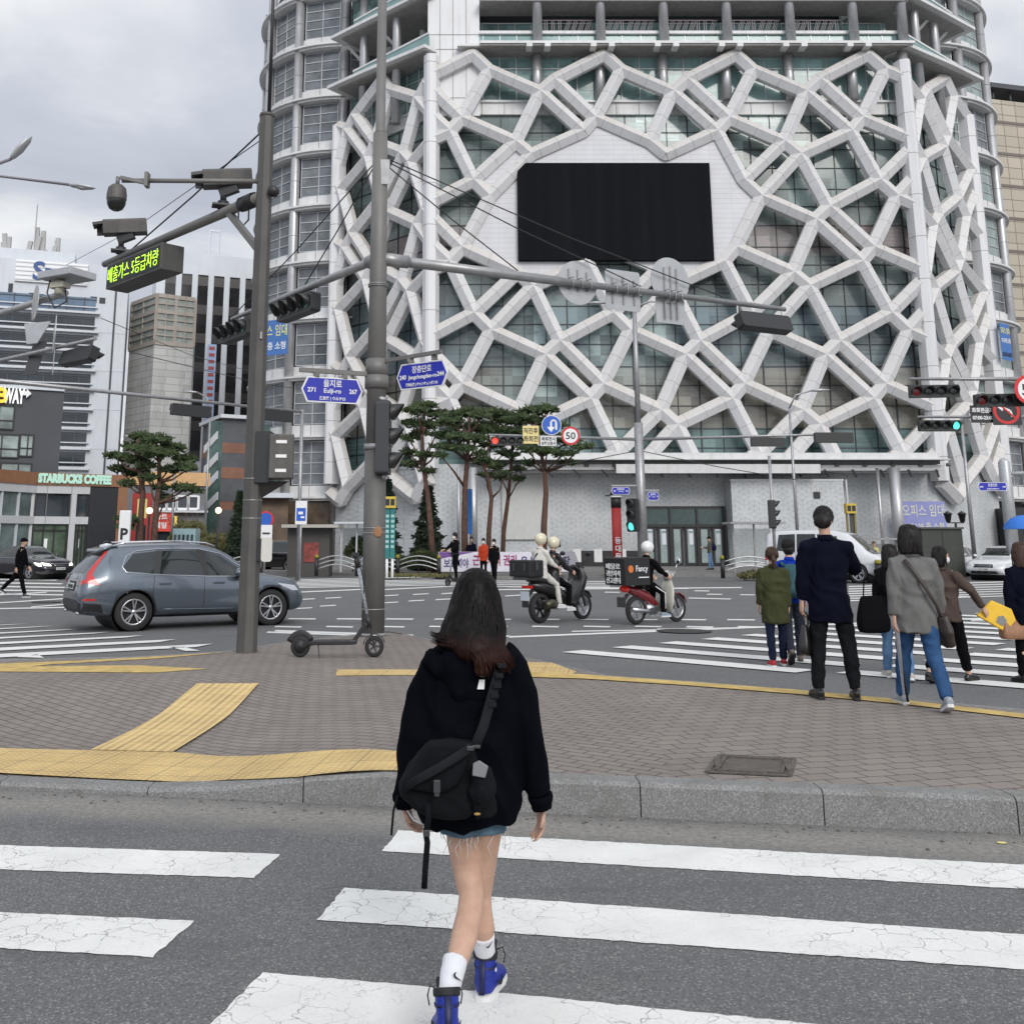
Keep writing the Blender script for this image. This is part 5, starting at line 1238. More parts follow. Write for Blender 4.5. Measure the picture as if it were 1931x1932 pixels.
def disc_sign(label,x,y,rx,ry,Y,extra=None,ribs=True,m_=SBACK):
 c=at(x,y,Y);s=thing('road_sign',label,'road sign',c,0,'sign backs at the left edge');k=Y/F*.97;ph=math.acos(min(1,rx/ry));M=face_M(c,(-math.sin(ph),-math.cos(ph),0))
 mb=MB();mb.prism(circ(ry*k),M,.015);mb.build('plate',m_,s)
 if extra:w_,y0,y1=extra;mb=MB();mb.prism([(-w_/2,y0),(w_/2,y0),(w_/2,y1),(-w_/2,y1)],M@Matrix.Translation((0,0,-.02)),.012);mb.build('lower_plate',m_,s)
 mb=MB()
 for q in(-.15,0,.15):mb.box((q*ry*k*2,-ry*k*.3,.012),(.03,ry*k*1.3,.02),0,M)
 mb.build('ribs',GALV,s)
disc_sign('back of a round sign on the upper left arm',66,571,19,36,22.5)
disc_sign('back of a round sign with a long plate under it at left',103,630,15,38,25,(.42,-1.05,-.3))
c=at(82,655,25.5);s=thing('road_sign','backs of two small tilted signs stacked at left','road sign',c,0,'sign backs at the left edge');mb=MB();mb.prism(rrect(.55,.95,.04),face_M(at(66,675,26),(-.6,-1,.3)),.02);mb.build('plate',SIGG,s);mb=MB();mb.prism([(-.45,.3),(.45,.3),(.15,-.3),(-.2,-.3)],face_M(at(66,628,26),(-.4,-1,.2)),.02);mb.build('upper_plate',SBACK,s)
a0,a1=at(-260,755,33),at(180,639,24);a0.z=a1.z
simple_arm("overhead_gantry",'thin grey signal arm from the left edge under the camera arm',a0,a1,.08,.045)
ld=(a1-a0).normalized();ln=Vector((ld.y,-ld.x,0));ln=-ln if ln.y>0 else ln
signal('traffic_signal','back of a black traffic light on the thin left arm',at(152,674,24.5),-ln-Vector((0,0,.3)),[LENSO]*4,dia=.29)
pb3=at(570,777,45);a1=at(-260,700,33);a1.z=pb3.z
o=simple_arm("overhead_gantry",'long grey signal arm crossing low behind the dark pole',a1,pb3,.09,.06)
mb=MB();mb.cyl((pb3.x,pb3.y,0),(pb3.x,pb3.y,pb3.z+.1),.08);mb.build('pole',GALV,o)
dd=(pb3-a1).normalized();nn_=Vector((dd.y,-dd.x,0));nn_=-nn_ if nn_.y>0 else nn_
for x,y,Y,lb in((359,775,41.0,'back of a far traffic light on the low arm left of the dark pole'),(517,784,43.5,'back of a far traffic light on the low arm right of the dark pole')):signal('traffic_signal',lb,at(x,y,Y),-nn_,[LENSO]*4,dia=.36)
for p,q,h_,lb in((at(-200,380,26),at(20,300,26),at(36,283,26),'street lamp with a short rising arm at the upper left edge'),(at(-260,300,30),at(130,348,30),at(158,352,30),'street lamp with a long level arm at the upper left edge')):
 o=thing('street_lamp',lb,'street lamp',(p.x,p.y,0));mb=MB();mb.tube([(p.x,p.y,0),(p.x,p.y,p.z),q],[.1,.07,.045],10);mb.build('pole',mat('lamp_pole',(.22,.2,.23),.5,.3),o)
 d=(h_-q).normalized();mb=MB();mb.tube([q,q+d*.1,q+d*.35,q+d*.7,q+d*.85],[(.04,.04),(.07,.1),(.09,.17),(.06,.13),(.01,.02)],14,Vector((0,0,1)));mb.build('lamp_head',SBACK,o)
 mb=MB();mb.tube([q+d*.15-Vector((0,0,.05)),q+d*.4-Vector((0,0,.07)),q+d*.65-Vector((0,0,.05))],[(.02,.06),(.04,.13),(.02,.06)],12,Vector((0,0,1)));mb.build('lens',mat('lamp_lens',(.4,.38,.36),.2),o)
def lamp_post(label,x0,y0,Y,ytop,xh,yh,two=False,r=.09):
 b=at(x0,y0,Y);b.z=0;t=at(x0,ytop,Y);t.x=b.x;o=thing('street_lamp',label,'street lamp',b)
 mb=MB();mb.tube([b,(b.x,b.y,t.z)],[r,r*.6],10)
 hs=at(xh,yh,Y);mb.tube([(b.x,b.y,t.z),(lerp(b.x,hs.x,.3),b.y,lerp(t.z,hs.z,.75)),hs],[r*.6,.04,.035],8);mb.build('pole',GALV,o)
 mb=MB();d=Vector((1 if hs.x>b.x else-1,0,.05));mb.tube([hs,hs+d*.4,hs+d*.9],[(.05,.08),(.09,.14),(.02,.04)],10,Vector((0,0,1)));mb.build('lamp_head',SBACK,o);return o
lamp_post('thin street lamp before the right half of the lattice wall',1506,1040,50,770,1531,737)
lamp_post('leaning grey street lamp pole at right beyond the shop banner',1838,1052,48,800,1826,778,r=.11)
lamp_post('thin lamp post rising behind the striped building at left',386,1010,60,780,372,740)
lamp_post('tall lamp post over the pine trees at left',322,1040,56,860,262,824)
b=at(1217,1090,46);b.z=.14;mt=at(1197,578,46);b.x=mt.x=(b.x+mt.x)/2-.05
o=thing('signal_mast','tall far lamp mast in front of the lattice wall carrying signals both sides','pole',b)
mb=MB();mb.tube([b,(b.x,46,7)],[.23,.2],14);mb.build('pole',GALV,o);mb=MB();mb.tube([(b.x,46,7),(b.x,46,mt.z)],[.13,.1],12);mb.build('upper_pole',GALV,o)
for s_ in(-1,1):
 h_=at(1197+s_*62,572,46);mb=MB();mb.tube([(b.x,46,mt.z-.05),(lerp(b.x,h_.x,.5),46,mt.z+.25),h_],[.06,.05,.04],8);mb.build('lamp_arm',GALV,o)
 mb=MB();mb.tube([h_,h_+Vector((s_*.3,0,.02)),h_+Vector((s_*.7,0,.03))],[(.05,.1),(.08,.15),(.02,.05)],10,Vector((0,0,1)));mb.build('lamp_head',SBACK,o)
am=Vector((b.x,46,at(1212,829,46).z));al=at(921,820,43.9);al.z=am.z;ar=at(1606,817,43.5);ar.z=am.z
for q,nm in((al,'arm'),(ar,'arm')):mb=MB();mb.tube([am,q],[.075,.045],10);mb.build(nm,GALV,o)
signal('traffic_signal','far traffic light with its first lamp lit red before the pines',at(957,832,43.9),(0,-1,0),[LREDL,LENSO,LENSO,LENSO],dia=.30)
signal('traffic_signal','back of a far traffic light nearer the mast on its right arm',at(1447,834,44),(0,1,0),[LENSO]*4,dia=.30,group='dark backs of lights on the mast')
signal('traffic_signal','back of a far traffic light at the right tip of the mast arm',at(1571,826,43.6),(0,1,0),[LENSO]*4,dia=.34,group='dark backs of lights on the mast')
def plate_sign(label,x,y,Y,poly,base,layers,n=(0,-1,0),cat='road sign'):
 c=at(x,y,Y);s=thing('road_sign',label,cat,c);M=face_M(c,n);mb=MB();mb.prism(poly,M,.03);mb.build('plate',base,s)
 for k,(nm,kind,arg,m_)in enumerate(layers):
  mb=MB();T=M@Matrix.Translation((0,0,.004+.004*k))
  if kind=='poly':mb.prism(arg,T,.002)
  elif kind=='text':
   for body,tx,ty,sz,wd in arg:text_mb(mb,body,T@Matrix.Translation((tx,ty,0)),sz,width=wd,bold=.006,depth=.002)
  elif kind=='bars':
   for p,q,w_ in arg:p,q=Vector(p),Vector(q);d=(q-p).normalized();s2=Vector((-d.y,d.x))*w_/2;mb.prism([(p+s2)[:],(q+s2)[:],(q-s2)[:],(p-s2)[:]][::-1],T,.002)
  mb.build(nm,m_,s)
 return s
U=.0231
plate_sign('yellow square sign with Korean turn instruction beside the lit red light',1001,820,43.8,rrect(.70,.78,.02),YLS,[('lettering','text',[('직진후',0,.17,.27,.62),('좌회전',0,-.18,.27,.62)],BLACKM)])
arc=[(-.02,-.18),(-.02,.05)]+[(.09+.11*math.cos(R(180-k*22.5)),.10+.11*math.sin(R(180-k*22.5)))for k in range(9)]+[(.2,-.2)]
plate_sign('round blue U-turn sign above the other far signs',1040,802,43.7,circ(.43),WHS,[('disc','poly',circ(.405),BLUT),('arrow','bars',[(arc[i],arc[i+1],.085)for i in range(len(arc)-1)],WHS),('arrow_head','poly',[(-.2,-.08),(-.02,-.31),(.14,-.08)],WHS)])
plate_sign('small white sign with Korean text under the U-turn sign',1034,832,43.75,rrect(.70,.42,.02),WHS,[('lettering','text',[('좌회전시',0,.09,.18,.6),('보행신호시',0,-.1,.17,.62)],BLACKM)])
def limit(label,x,y,Y,r):return plate_sign(label,x,y,Y,circ(r),REDS,[('disc','poly',circ(r*.78),WHS),('number','text',[('50',0,0,r*1.05,r*1.05)],BLACKM)])
limit('small 50 speed limit sign right of the U-turn sign',1076,822,43.7,.40)
for x0,x1,y0,y1,lb,nm in((1153,1188,919,933,'small far blue street sign left of the mast','장충단로'),(1220.5,1243,928,944,'small far blue street sign right of the mast','을지로')):
 a_,b_=at(x0,y1,45.9),at(x1,y0,45.9);street_sign(lb,(a_.x,45.9,0),(b_.x,45.9,0),a_.z,b_.z,[(nm,0,.22,.3,.4),('-ro',0,-.1,.2,.3)],[('240',-.33),('244',.33)])
mb=MB();
for x0,x1,y in((1153,1212,916),(1214,1243,925)):mb.bar(at(x0,y,45.95),at(x1,y,45.95),.06,.06)
mb.build('sign_bracket',GALV,o)
signal('traffic_signal','three-lamp signal left of the far mast with its lowest lamp green',at(1192,972,45.6),(-.75,-.66,0),[LENSO,LENSO,LGRNL],vertical=True,dia=.40)
rp=at(1990,760,31);rp.z=6.65;r0=at(1715,715,31);r0.z=6.65
o=simple_arm("overhead_gantry",'grey signal arm from the right edge over the lit crossing',rp,r0,.075,.045);mb=MB();mb.cyl((rp.x,rp.y,0),(rp.x,rp.y,7.2),.14,n=16);mb.build('pole',GALV,o)
signal('traffic_signal','dim red traffic light at the left end of the upper right arm',at(1762,738,30.9),(-.12,-1,-.05),[LENSR,LENSO,LENSO,LENSO],dia=.30,group='dim red lights on the right arm')
signal('traffic_signal','dim red traffic light beside the 50 sign at the right edge',at(1886,755,30.5),(-.12,-1,-.05),[LENSR,LENSO,LENSO,LENSO],dia=.30,group='dim red lights on the right arm')
limit('big 50 speed limit sign cut off by the right edge',1942,735,30,.46)
rp=at(1990,790,35);r0=at(1733,808,35);r0.z=rp.z=at(1800,800,35).z+.25
o=simple_arm("overhead_gantry",'lower grey signal arm with the green light at right',rp,r0,.06,.045);mb=MB();mb.cyl((rp.x,rp.y,0),(rp.x,rp.y,6.6),.14,n=16);mb.build('pole',GALV,o)
signal('traffic_signal','traffic light with its last lamp glowing green at right',at(1772,803,34.8),(0,-1,0),[LENSO,LENSO,LENSO,LGRNL],dia=.29)
plate_sign('black sign with white Korean no left turn hours',1853,781,34.5,rrect(.82,.60,.02),BLACKM,[('lettering','text',[('좌회전금지',0,.13,.19,.72),('07:00-23:00',0,-.13,.17,.72)],WHS)])
plate_sign('round red no left turn sign on a black square',1898,775,34.4,rrect(.98,.98,.03),BLACKM,[('ring','poly',circ(.46),REDS),('disc','poly',circ(.36),BLACKM),('arrow','bars',[((.18,-.2),(.12,.0),.08),((.12,0),(-.18,.12),.08)],WHS),('arrow_head','poly',[(-.1,.26),(-.3,.12),(-.14,-.02)],WHS),('slash','bars',[((-.28,.26),(.28,-.26),.06)],REDS)])
b=at(1912,1052,45);b.z=0;t=at(1905,868,45);o=thing('signal_pole','thick pale round pole at the right edge with a domed top','pole',b);mb=MB();mb.tube([b,(b.x,b.y,t.z-.1),(b.x,b.y,t.z+.02),(b.x,b.y,t.z+.1)],[.27,.24,.17,.04],20);mb.build('pole',SBACK,o);mb=MB();mb.cyl((b.x,b.y,t.z-.6),(b.x+6,b.y,t.z-.5),.09);mb.build('arm',SBACK,o)
a_,b_=at(1844,926,44),at(1900,910,44);street_sign('long far blue street sign at right under the lattice point',(a_.x,44,0),(b_.x,44,0),a_.z,b_.z,[('장충단로',0,.18,.42,.3),('Jangchungdan-ro',0,-.26,.22,.4)],[('238',-.38),('240',.38)])
b=at(1461,1035,40);b.z=0;o=thing('pedestrian_signal_post','slim post carrying a dark three-lamp signal before the box bay','pole',b);mb=MB();mb.cyl(b,(b.x,b.y,5.0),.06);mb.build('post',GALV,o)
signal('traffic_signal','dark three-lamp signal seen side-on above the box bay corner',at(1458,970,39.9),(1,-.1,0),[LENSO]*3,vertical=True,dia=.30)
b=at(1165,1060,47.5);b.z=.14;zt=at(1165,958,47.5).z;o=thing('red_pillar','tall red pillar sign with white characters and a black lamp top','sign',b)
mb=MB();mb.tube([b,(b.x,b.y,zt)],[.23,.23],16);mb.build('column',mat('pillar_red',(.40,.025,.025),.5,var=.15),o)
mb=MB();mb.cyl((b.x,b.y,zt),(b.x,b.y,zt+.5),.24);mb.cyl((b.x,b.y,zt+.6),(b.x,b.y,zt+.95),.28,.12);mb.bar((b.x-.5,b.y,zt+.55),(b.x+.5,b.y,zt+.62),.1,.06);mb.build('top',BLACKM,o)
mb=MB();mb.cyl((b.x,b.y,zt+.47),(b.x,b.y,zt+.55),.29);mb.build('ring',WHS,o)
mb=MB();[text_mb(mb,ch,face_M((b.x,b.y-.236,zt-1.5-.36*k),(0,-1,0)),.33,depth=.006,bold=.006)for k,ch in enumerate('동대문안전')];mb.build('lettering',WHS,o)
for(x,yb_,yt,Y,w_,lb,mm)in((735,1045,937,45,19,'teal totem sign with a yellow top beside the grey pole','teal_panel'),(1610,1050,950,52,17,'olive steel totem with a yellow top at the right of the box bay','olive_panel')):
 b=at(x,yb_,Y);b.z=.1;zt=at(x,yt,Y).z;k=Y/F*.99;o=thing('subway_totem',lb,'sign',b);W_=w_*k
 mb=MB();mb.box((b.x,Y,zt-.25),(W_*1.1,.35,.5));mb.m(1);mb.box((b.x-W_*.25,Y-.18,zt-.25),(.18,.01,.28));mb.box((b.x+W_*.25,Y-.18,zt-.25),(.18,.01,.28));mb.build('cap',[mat('totem_yellow',(.55,.40,.05),.5),BLACKM],o)
 if x<900:
  for s_ in(-1,1):mb=MB();mb.box((b.x+s_*W_*.26,Y,zt-1.6),(W_*.46,.16,2.15));mb.m(1);[mb.box((b.x+s_*W_*.26,Y-.085,zt-.85-q*.22),(.14,.005,.12))for q in range(7)];mb.build('panel',[mat('teal_panel',(.02,.16,.16),.5),mat('teal_letters',(.3,.5,.48),.6)],o)
  for s_ in(-1,1):mb=MB();mb.cyl((b.x+s_*.12,Y,.1),(b.x+s_*.12,Y,zt-2.6),.06);mb.build('leg',WHS,o)
 else:
  for s_ in(-1,1):mb=MB();mb.box((b.x+s_*W_*.42,Y,zt*.5-.1),(.09,.12,zt-.6));mb.build('leg',mat('totem_olive',(.22,.18,.05),.5),o)
  mb=MB();mb.box((b.x+.1,Y+.05,zt*.5-.1),(.3,.08,zt-.6));mb.build('panel',POLED,o)
b=at(233,1037,42);b.z=.1;zt=at(233,963,42).z;o=thing('parking_sign','white parking pillar with a black P and arrow','sign',b)
mb=MB();mb.box((b.x,42,zt/2),(.46,.2,zt));mb.build('pillar',WHS,o,bevel=.05);mb=MB();text_mb(mb,'P',face_M((b.x,41.89,zt-.95),(0,-1,0)),.62,bold=.02);mb.build('letter',BLACKM,o)
mb=MB();mb.prism([(-.15,-.03),(.02,-.03),(.02,-.12),(.17,0),(.02,.12),(.02,.03),(-.15,.03)],face_M((b.x,41.885,zt-1.5),(0,-1,0)),.01);mb.build('arrow',BLACKM,o)
c=at(501,980,36);o=thing('road_sign','round blue and red no parking sign right of the dark pole','road sign',c);mb=MB();mb.cyl((c.x,36.05,0),(c.x,36.05,c.z+.3),.035);mb.build('post',GALV,o)
mb=MB();mb.prism(circ(.29),face_M(c,(0,-1,0)),.02);mb.build('plate',REDS,o);mb=MB();mb.prism(circ(.23),face_M(c+Vector((0,-.01,0)),(0,-1,0)),.004);mb.build('disc',BLUT,o)
mb=MB();mb.prism(rrect(.42,.5,.02),face_M(at(502,1004,35.95),(0,-1,0)),.02);mb.m(1);mb.box(at(502,1006,35.92),(.26,.005,.05));mb.build('lower_plate',[WHS,BLACKM],o)
c=at(568,967,44);o=thing('bus_stop_sign','white and blue bus sign on a slim post left of the shelter','sign',c);mb=MB();mb.cyl((c.x,44.05,0),(c.x,44.05,c.z+.4),.04);mb.build('post',GALV,o)
mb=MB();mb.prism(rrect(.50,1.0,.03),face_M(c,(0,-1,0)),.05);mb.build('plate',WHS,o);mb=MB();mb.prism(rrect(.40,.55,.02),face_M(c+Vector((0,-.01,-.08)),(0,-1,0)),.01);mb.build('blue_field',BLUT,o);mb=MB();mb.prism(rrect(.2,.12,.02,cx=-.02,cy=.06),face_M(c+Vector((0,-.022,-.08)),(0,-1,0)),.01);mb.prism(rrect(.16,.08,.01,cx=.07,cy=-.12),face_M(c+Vector((0,-.022,-.08)),(0,-1,0)),.01);mb.build('symbol',WHS,o)
mb=MB();c=at(885,965,55);mb.box(c,(.32,.08,2.4));tag(mb.build('vertical_banner',mat('bright_blue',(.02,.16,.5),.6)),'narrow bright blue vertical banner behind the pine trunks','banner')
FS=mat('rail_steel',(.5,.5,.5),.35,.7)
def rail_fence(label,x0,y0,Y0,x1,y1,Y1,n,m_=FS,h=.95):
 a,b=at(x0,y0,Y0),at(x1,y1,Y1);a.z=b.z=.12;o=thing('guard_fence',label,'fence',a,0,'guard fences along the far pavement')
 for i in range(n+1):
  p=a.lerp(b,i/n);mb=MB();mb.tube([p,p+Vector((0,0,h*.85))],.09,10);mb.m(1);mb.cyl(p+Vector((0,0,h*.85)),p+Vector((0,0,h)),.10,.07);mb.build('post',[BLACKM,mat('olive_cap',(.25,.22,.02),.6)],o)
 for i in range(n):
  p,q=a.lerp(b,i/n),a.lerp(b,(i+1)/n);mb=MB()
  for r_ in(.3,.5,.7):mb.tube([p.lerp(q,t)+Vector((0,0,h*r_+h*.25*math.sin(math.pi*t)))for t in[k/8 for k in range(9)]],.028,6)
  mb.build('rails',m_,o)
rail_fence('silver arched guard rails behind the scooter and grey pole',597,1068,47,828,1068,46,3)
rail_fence('silver arched guard rails right of the entrance',1363,1080,44,1466,1080,44,1)
rail_fence('dull red arched guard rails behind the pedestrians',1600,1070,42,1725,1070,44,2,mat('dull_red_rail',(.22,.13,.13),.5))
rail_fence('arched guard rails left of the dark pole behind the grey car',425,1062,44,492,1062,44,1)
c=at(1931,997,34);o=thing('parasol','bright blue parasol cut off by the right edge','parasol',(c.x,c.y,0));mb=MB();mb.lathe([(.62,-.02),(.56,.16),(.38,.33),(.15,.42),(0,.44)],c,16);mb.build('canopy',mat('parasol_blue',(.03,.17,.60),.6),o);mb=MB();mb.cyl((c.x,c.y,0),(c.x,c.y,c.z+.3),.025);mb.build('pole',GALV,o)
a,b=at(827,1070,46.5),at(1085,1072,46.5);o=thing('street_banner','long white street banner with purple and pink Korean letters','banner',(a.x,46.5,0));c=(a+b)/2
W_=b.x-a.x;M=face_M((c.x,46.4,.78),(0,-1,0));mb=MB();mb.prism([(-W_/2,-.45),(W_/2,-.45),(W_/2,.42),(-W_/2,.42)],M,.03);mb.build('sheet',mat('banner_white',(.62,.60,.66),.7,var=.08),o)
mb=MB();text_mb(mb,'보호해야',M@Matrix.Translation((-W_*.37,-.08,.01)),.44,width=W_*.18,bold=.01,depth=.004);text_mb(mb,'은 법으로 보장',M@Matrix.Translation((W_*.28,0,.01)),.50,width=W_*.36,bold=.012,depth=.004);mb.build('lettering',mat('letters_indigo',(.05,.04,.16),.7),o)
mb=MB();text_mb(mb,'근로자의 권리',M@Matrix.Translation((-W_*.09,.05,.01)),.50,width=W_*.32,bold=.012,depth=.004);mb.build('lettering',mat('letters_magenta',(.28,.03,.14),.7),o)
mb=MB();mb.prism([(-W_/2+.02,.1),(-W_/2+1.6,.41),(-W_/2+.02,.41)],M@Matrix.Translation((0,0,.008)),.004);mb.build('corner_stripe',mat('violet',(.14,.06,.25),.7),o)
def shelter(label,x0,x1,y0,y1,Y,m_):
 a,b=at(x0,y1,Y),at(x1,y0,Y);o=thing('bus_shelter',label,'shelter',((a.x+b.x)/2,Y,.14));h=b.z
 mb=MB();mb.lohi((a.x-.3,Y-.8,h-.1),(b.x+.3,Y+.8,h));mb.build('roof',m_,o)
 for x in(a.x,lerp(a.x,b.x,.5),b.x):mb=MB();mb.box((x,Y,h/2),(.08,.08,h));mb.build('post',m_,o)
 mb=MB();mb.lohi((a.x,Y+.7,.6),(b.x,Y+.72,h-.3));gm=mat('clear_panel',(.30,.36,.35),.1);gm.node_tree.nodes['Principled BSDF'].inputs['Alpha'].default_value=.3;mb.build('glass_panel',gm,o)
 mb=MB();mb.lohi((a.x+.5,Y+.2,.45),(b.x-.5,Y+.5,.5));mb.build('bench',m_,o)
shelter('thin steel bus shelter behind the grey pole',643,702,985,1060,52,METALP);shelter('pale steel bus shelter right of the entrance',1385,1460,985,1060,50,GALV)
shelter('wide steel shelter behind the standing man',1560,1690,1015,1060,54,GALV)
a=at(555,1000,49);o=thing('kiosk','small street kiosk with a pale awning behind the black car','kiosk',(a.x,49,0));boxpart(o,'body',mat('kiosk_dark',(.06,.055,.05),.6),(a.x-.3,49,0),(a.x+1.7,50.4,2.3));boxpart(o,'awning',mat('awning_pale',(.40,.38,.34),.7),(a.x-.5,48.3,2.3),(a.x+2.2,50.6,2.45));boxpart(o,'goods_panel',mat('goods_red',(.25,.05,.04),.6,var=.6,vscale=5),(a.x+.5,48.95,.7),(a.x+1.2,49,1.6))
a=at(447,1013,50);
a=at(458-100,1013,52);o=thing('phone_booth','pair of pale blue telephone booths behind the grey car roof','phone booth',(a.x,52,.1));boxpart(o,'booth',mat('booth_blue',(.36,.52,.55),.4,var=.2),(at(326,1000,52).x,52,.1),(at(369,1000,52).x,53,2.3))
for k in range(5):boxpart(o,'window',DGLASS,(at(328+k*8,1000,51.9).x,51.95,1.0),(at(332+k*8,1000,51.9).x,52,2.0))
a=at(1740,1040,47);o=thing('utility_cabinet','large dark green street cabinet under the violet banner','cabinet',(a.x,47,.1));boxpart(o,'body',mat('cabinet_green',(.045,.05,.043),.6,var=.15),(at(1741,1040,47).x,47,.1),(at(1818,1040,47).x,48.2,at(1780,998,47).z),.02);boxpart(o,'lid',mat('cabinet_lid',(.08,.08,.07),.6),(at(1739,1040,47).x,46.9,at(1780,998,47).z),(at(1820,1040,47).x,48.3,at(1780,998,47).z+.08))
boxpart(o,'seam',BLACKM,(at(1779,1040,47).x,46.985,.2),(at(1779,1040,47).x+.03,47,2.2))
b=at(1808,1050,55);b.z=.1;zt=at(1808,965,55).z;o=thing('twin_lantern','old style black twin lantern post at right','street lamp',b);mb=MB();mb.cyl(b,(b.x,b.y,zt-.6),.06);mb.bar((b.x-.45,b.y,zt-.6),(b.x+.45,b.y,zt-.6),.06,.06);mb.build('post',BLACKM,o)
for s_ in(-1,1):mb=MB();mb.lathe([(0,-.45),(.12,-.4),(.2,.0),(.26,.02),(.05,.15),(0,.2)],(b.x+s_*.38,b.y,zt-.15),10);mb.build('lantern',BLACKM,o)
b=at(282,1003,50);b.z=.1
for x,y,Y,lb in((282,1004,50,'round glowing globe lamp between the pine trunks'),(412,1003.5,52,'glowing globe lamp left of the dark conifer')):
 c=at(x,y,Y)+Vector((0,0,1.1));c=at(x,963.5 if x==282 else 963,Y);o=thing('globe_lamp',lb,'street lamp',(c.x,Y,.1));mb=MB();mb.cyl((c.x,Y,.1),(c.x,Y,c.z-.1),.05);mb.build('post',BLACKM,o);mb=MB();mb.ell(c,.16);mb.build('globe',mat('globe_lit',(.8,.7,.5),.5,emit=(1,.82,.5),estr=2.2),o)
mb=MB();a=at(850,1078,47)
pl=[at(x,y,47)for x,y in((690,1086),(860,1092))]
b=at(1205,1066,50)
# ============================================================= TREES AND PLANTS
def mat_leaf(name,c1,c2,sc_=1.6):
 g=NT(name,.65,.25);g.color(g.ramp(g.noise(sc_,4,.7),[(.32,c1),(.68,c2)]));return g.m
PINE=mat_leaf('pine_needles',(.024,.04,.018),(.085,.12,.05));CONI=mat_leaf('dark_conifer',(.010,.020,.012),(.035,.055,.03))
BRSH=mat_leaf('spring_brush',(.10,.10,.045),(.20,.19,.09));HEDG=mat_leaf('hedge_leaves',(.02,.035,.015),(.07,.085,.035));GRS=mat_leaf('dry_grass',(.10,.11,.04),(.22,.20,.10),3)
BARK=mat('pine_bark',(.115,.062,.045),.9,var=.5,vscale=6,bump=.6,bscale=25)
def tuft(mb,p,s,rnd,up=.35):
 for _ in range(3):
  d=Vector((rnd.gauss(0,1),rnd.gauss(0,1),rnd.gauss(up,.6))).normalized();a,b=frame(d);w_=s*.20
  q=p+d*s;mb.add([p-a*w_,p+a*w_,q+a*w_*.5,q-a*w_*.5],[(0,1,2,3)])
def pad(mb,c,rx,rz,n,s,rnd):
 for _ in range(n):
  a=rnd.uniform(0,2*math.pi);r=rnd.random()**.6*1.15;z=rnd.gauss(0,.62)
  k=noise.noise(Vector((c.x*3+math.cos(a)*1.5,c.z*2,math.sin(a)*1.5)))*.35+.9
  tuft(mb,c+Vector((math.cos(a)*r*rx*k,math.sin(a)*r*rx*.8*k,z*rz*(1.05-r*.6))),s*rnd.uniform(.7,1.2),rnd)
def pine(label,Y,trunk,pads,r0=.16,seed=1,extra=()):
 rnd=random.Random(seed);T=[at(x,y,Y)for x,y in trunk];T[0].z=.05;o=thing('pine_tree',label,'tree',T[0],0,'pine trees along the far pavement')
 for i in range(1,len(T)):T[i].y+=rnd.uniform(-.2,.2)
 mb=MB();mb.tube(T,[lerp(r0,r0*.35,i/(len(T)-1))for i in range(len(T))],10)
 brs=[]
 fol=MB()
 for x,y,rx,ry in pads:
  c=at(x,y,Y);k=Y/F;c.y+=rnd.uniform(-1,1)*1.2
  j=min(range(len(T)),key=lambda i:abs(T[i].z-(c.z-.9))+.3*abs(T[i].x-c.x));st=T[j]
  m_=st.lerp(c,.5)+Vector((rnd.uniform(-.1,.1),0,rnd.uniform(-.25,.0)))
  mb.tube([st,m_,c-Vector((0,0,ry*k*.3))],[r0*.42,r0*.28,r0*.12],6)
  for q in range(3):e=c+Vector((rnd.uniform(-.6,.6)*rx*k,rnd.uniform(-.5,.5)*rx*k,0));mb.tube([m_.lerp(c,.4),e],[r0*.14,r0*.06],5)
  pad(fol,c,rx*k*1.12,ry*k*1.1,int(14+rx*rx*.30),.21,rnd)
 mb.build('trunk',BARK,o);fol.build('crown',PINE,o);return o
def rp_(seed,n,x0,x1,y0,y1,r0,r1):
 rnd=random.Random(seed);return[(rnd.uniform(x0,x1),rnd.uniform(y0,y1),rnd.uniform(r0,r1),rnd.uniform(5,8))for _ in range(n)]
pine('pine tree just right of the grey pole, its trunk leaning left',51,[(818,1062),(812,990),(806,930),(798,880),(796,820),(800,790)],[(800,766,20,7),(785,778,18,7),(818,780,17,6),(778,798,18,7),(812,800,20,7),(790,815,16,6),(772,826,14,6),(822,822,14,6),(768,850,16,6),(800,858,14,5),(776,872,17,6),(806,888,11,5),(830,845,12,5)],.17,1)
pine('straight pine tree second from the grey pole',50,[(877,1062),(876,990),(877,920),(881,870),(884,820),(886,790)],[(886,774,24,7),(862,780,20,7),(905,786,18,7),(846,798,20,7),(876,802,24,8),(908,808,18,7),(840,822,18,7),(868,828,22,7),(898,832,18,6),(850,846,18,6),(880,850,14,6),(832,862,12,5),(906,858,12,5)],.19,2)
pine('slim pine tree with a forked trunk in the middle of the group',52,[(920,1062),(922,1000),(927,940),(921,905),(914,880),(922,840)],[(930,784,22,7),(952,792,18,7),(918,806,18,7),(944,812,22,7),(926,836,18,6),(908,868,16,6),(936,878,16,6),(952,852,12,5),(918,896,13,5),(952,894,10,4)],.15,3)
pine('thin pine tree leaning right beside the forked pine',53,[(946,1062),(950,1000),(958,940),(962,900),(966,850),(962,810)],[(962,784,20,6),(978,800,16,6),(956,818,18,6),(978,838,15,6),(962,860,14,5),(978,882,12,5),(944,902,11,5),(976,906,10,4)],.14,4)
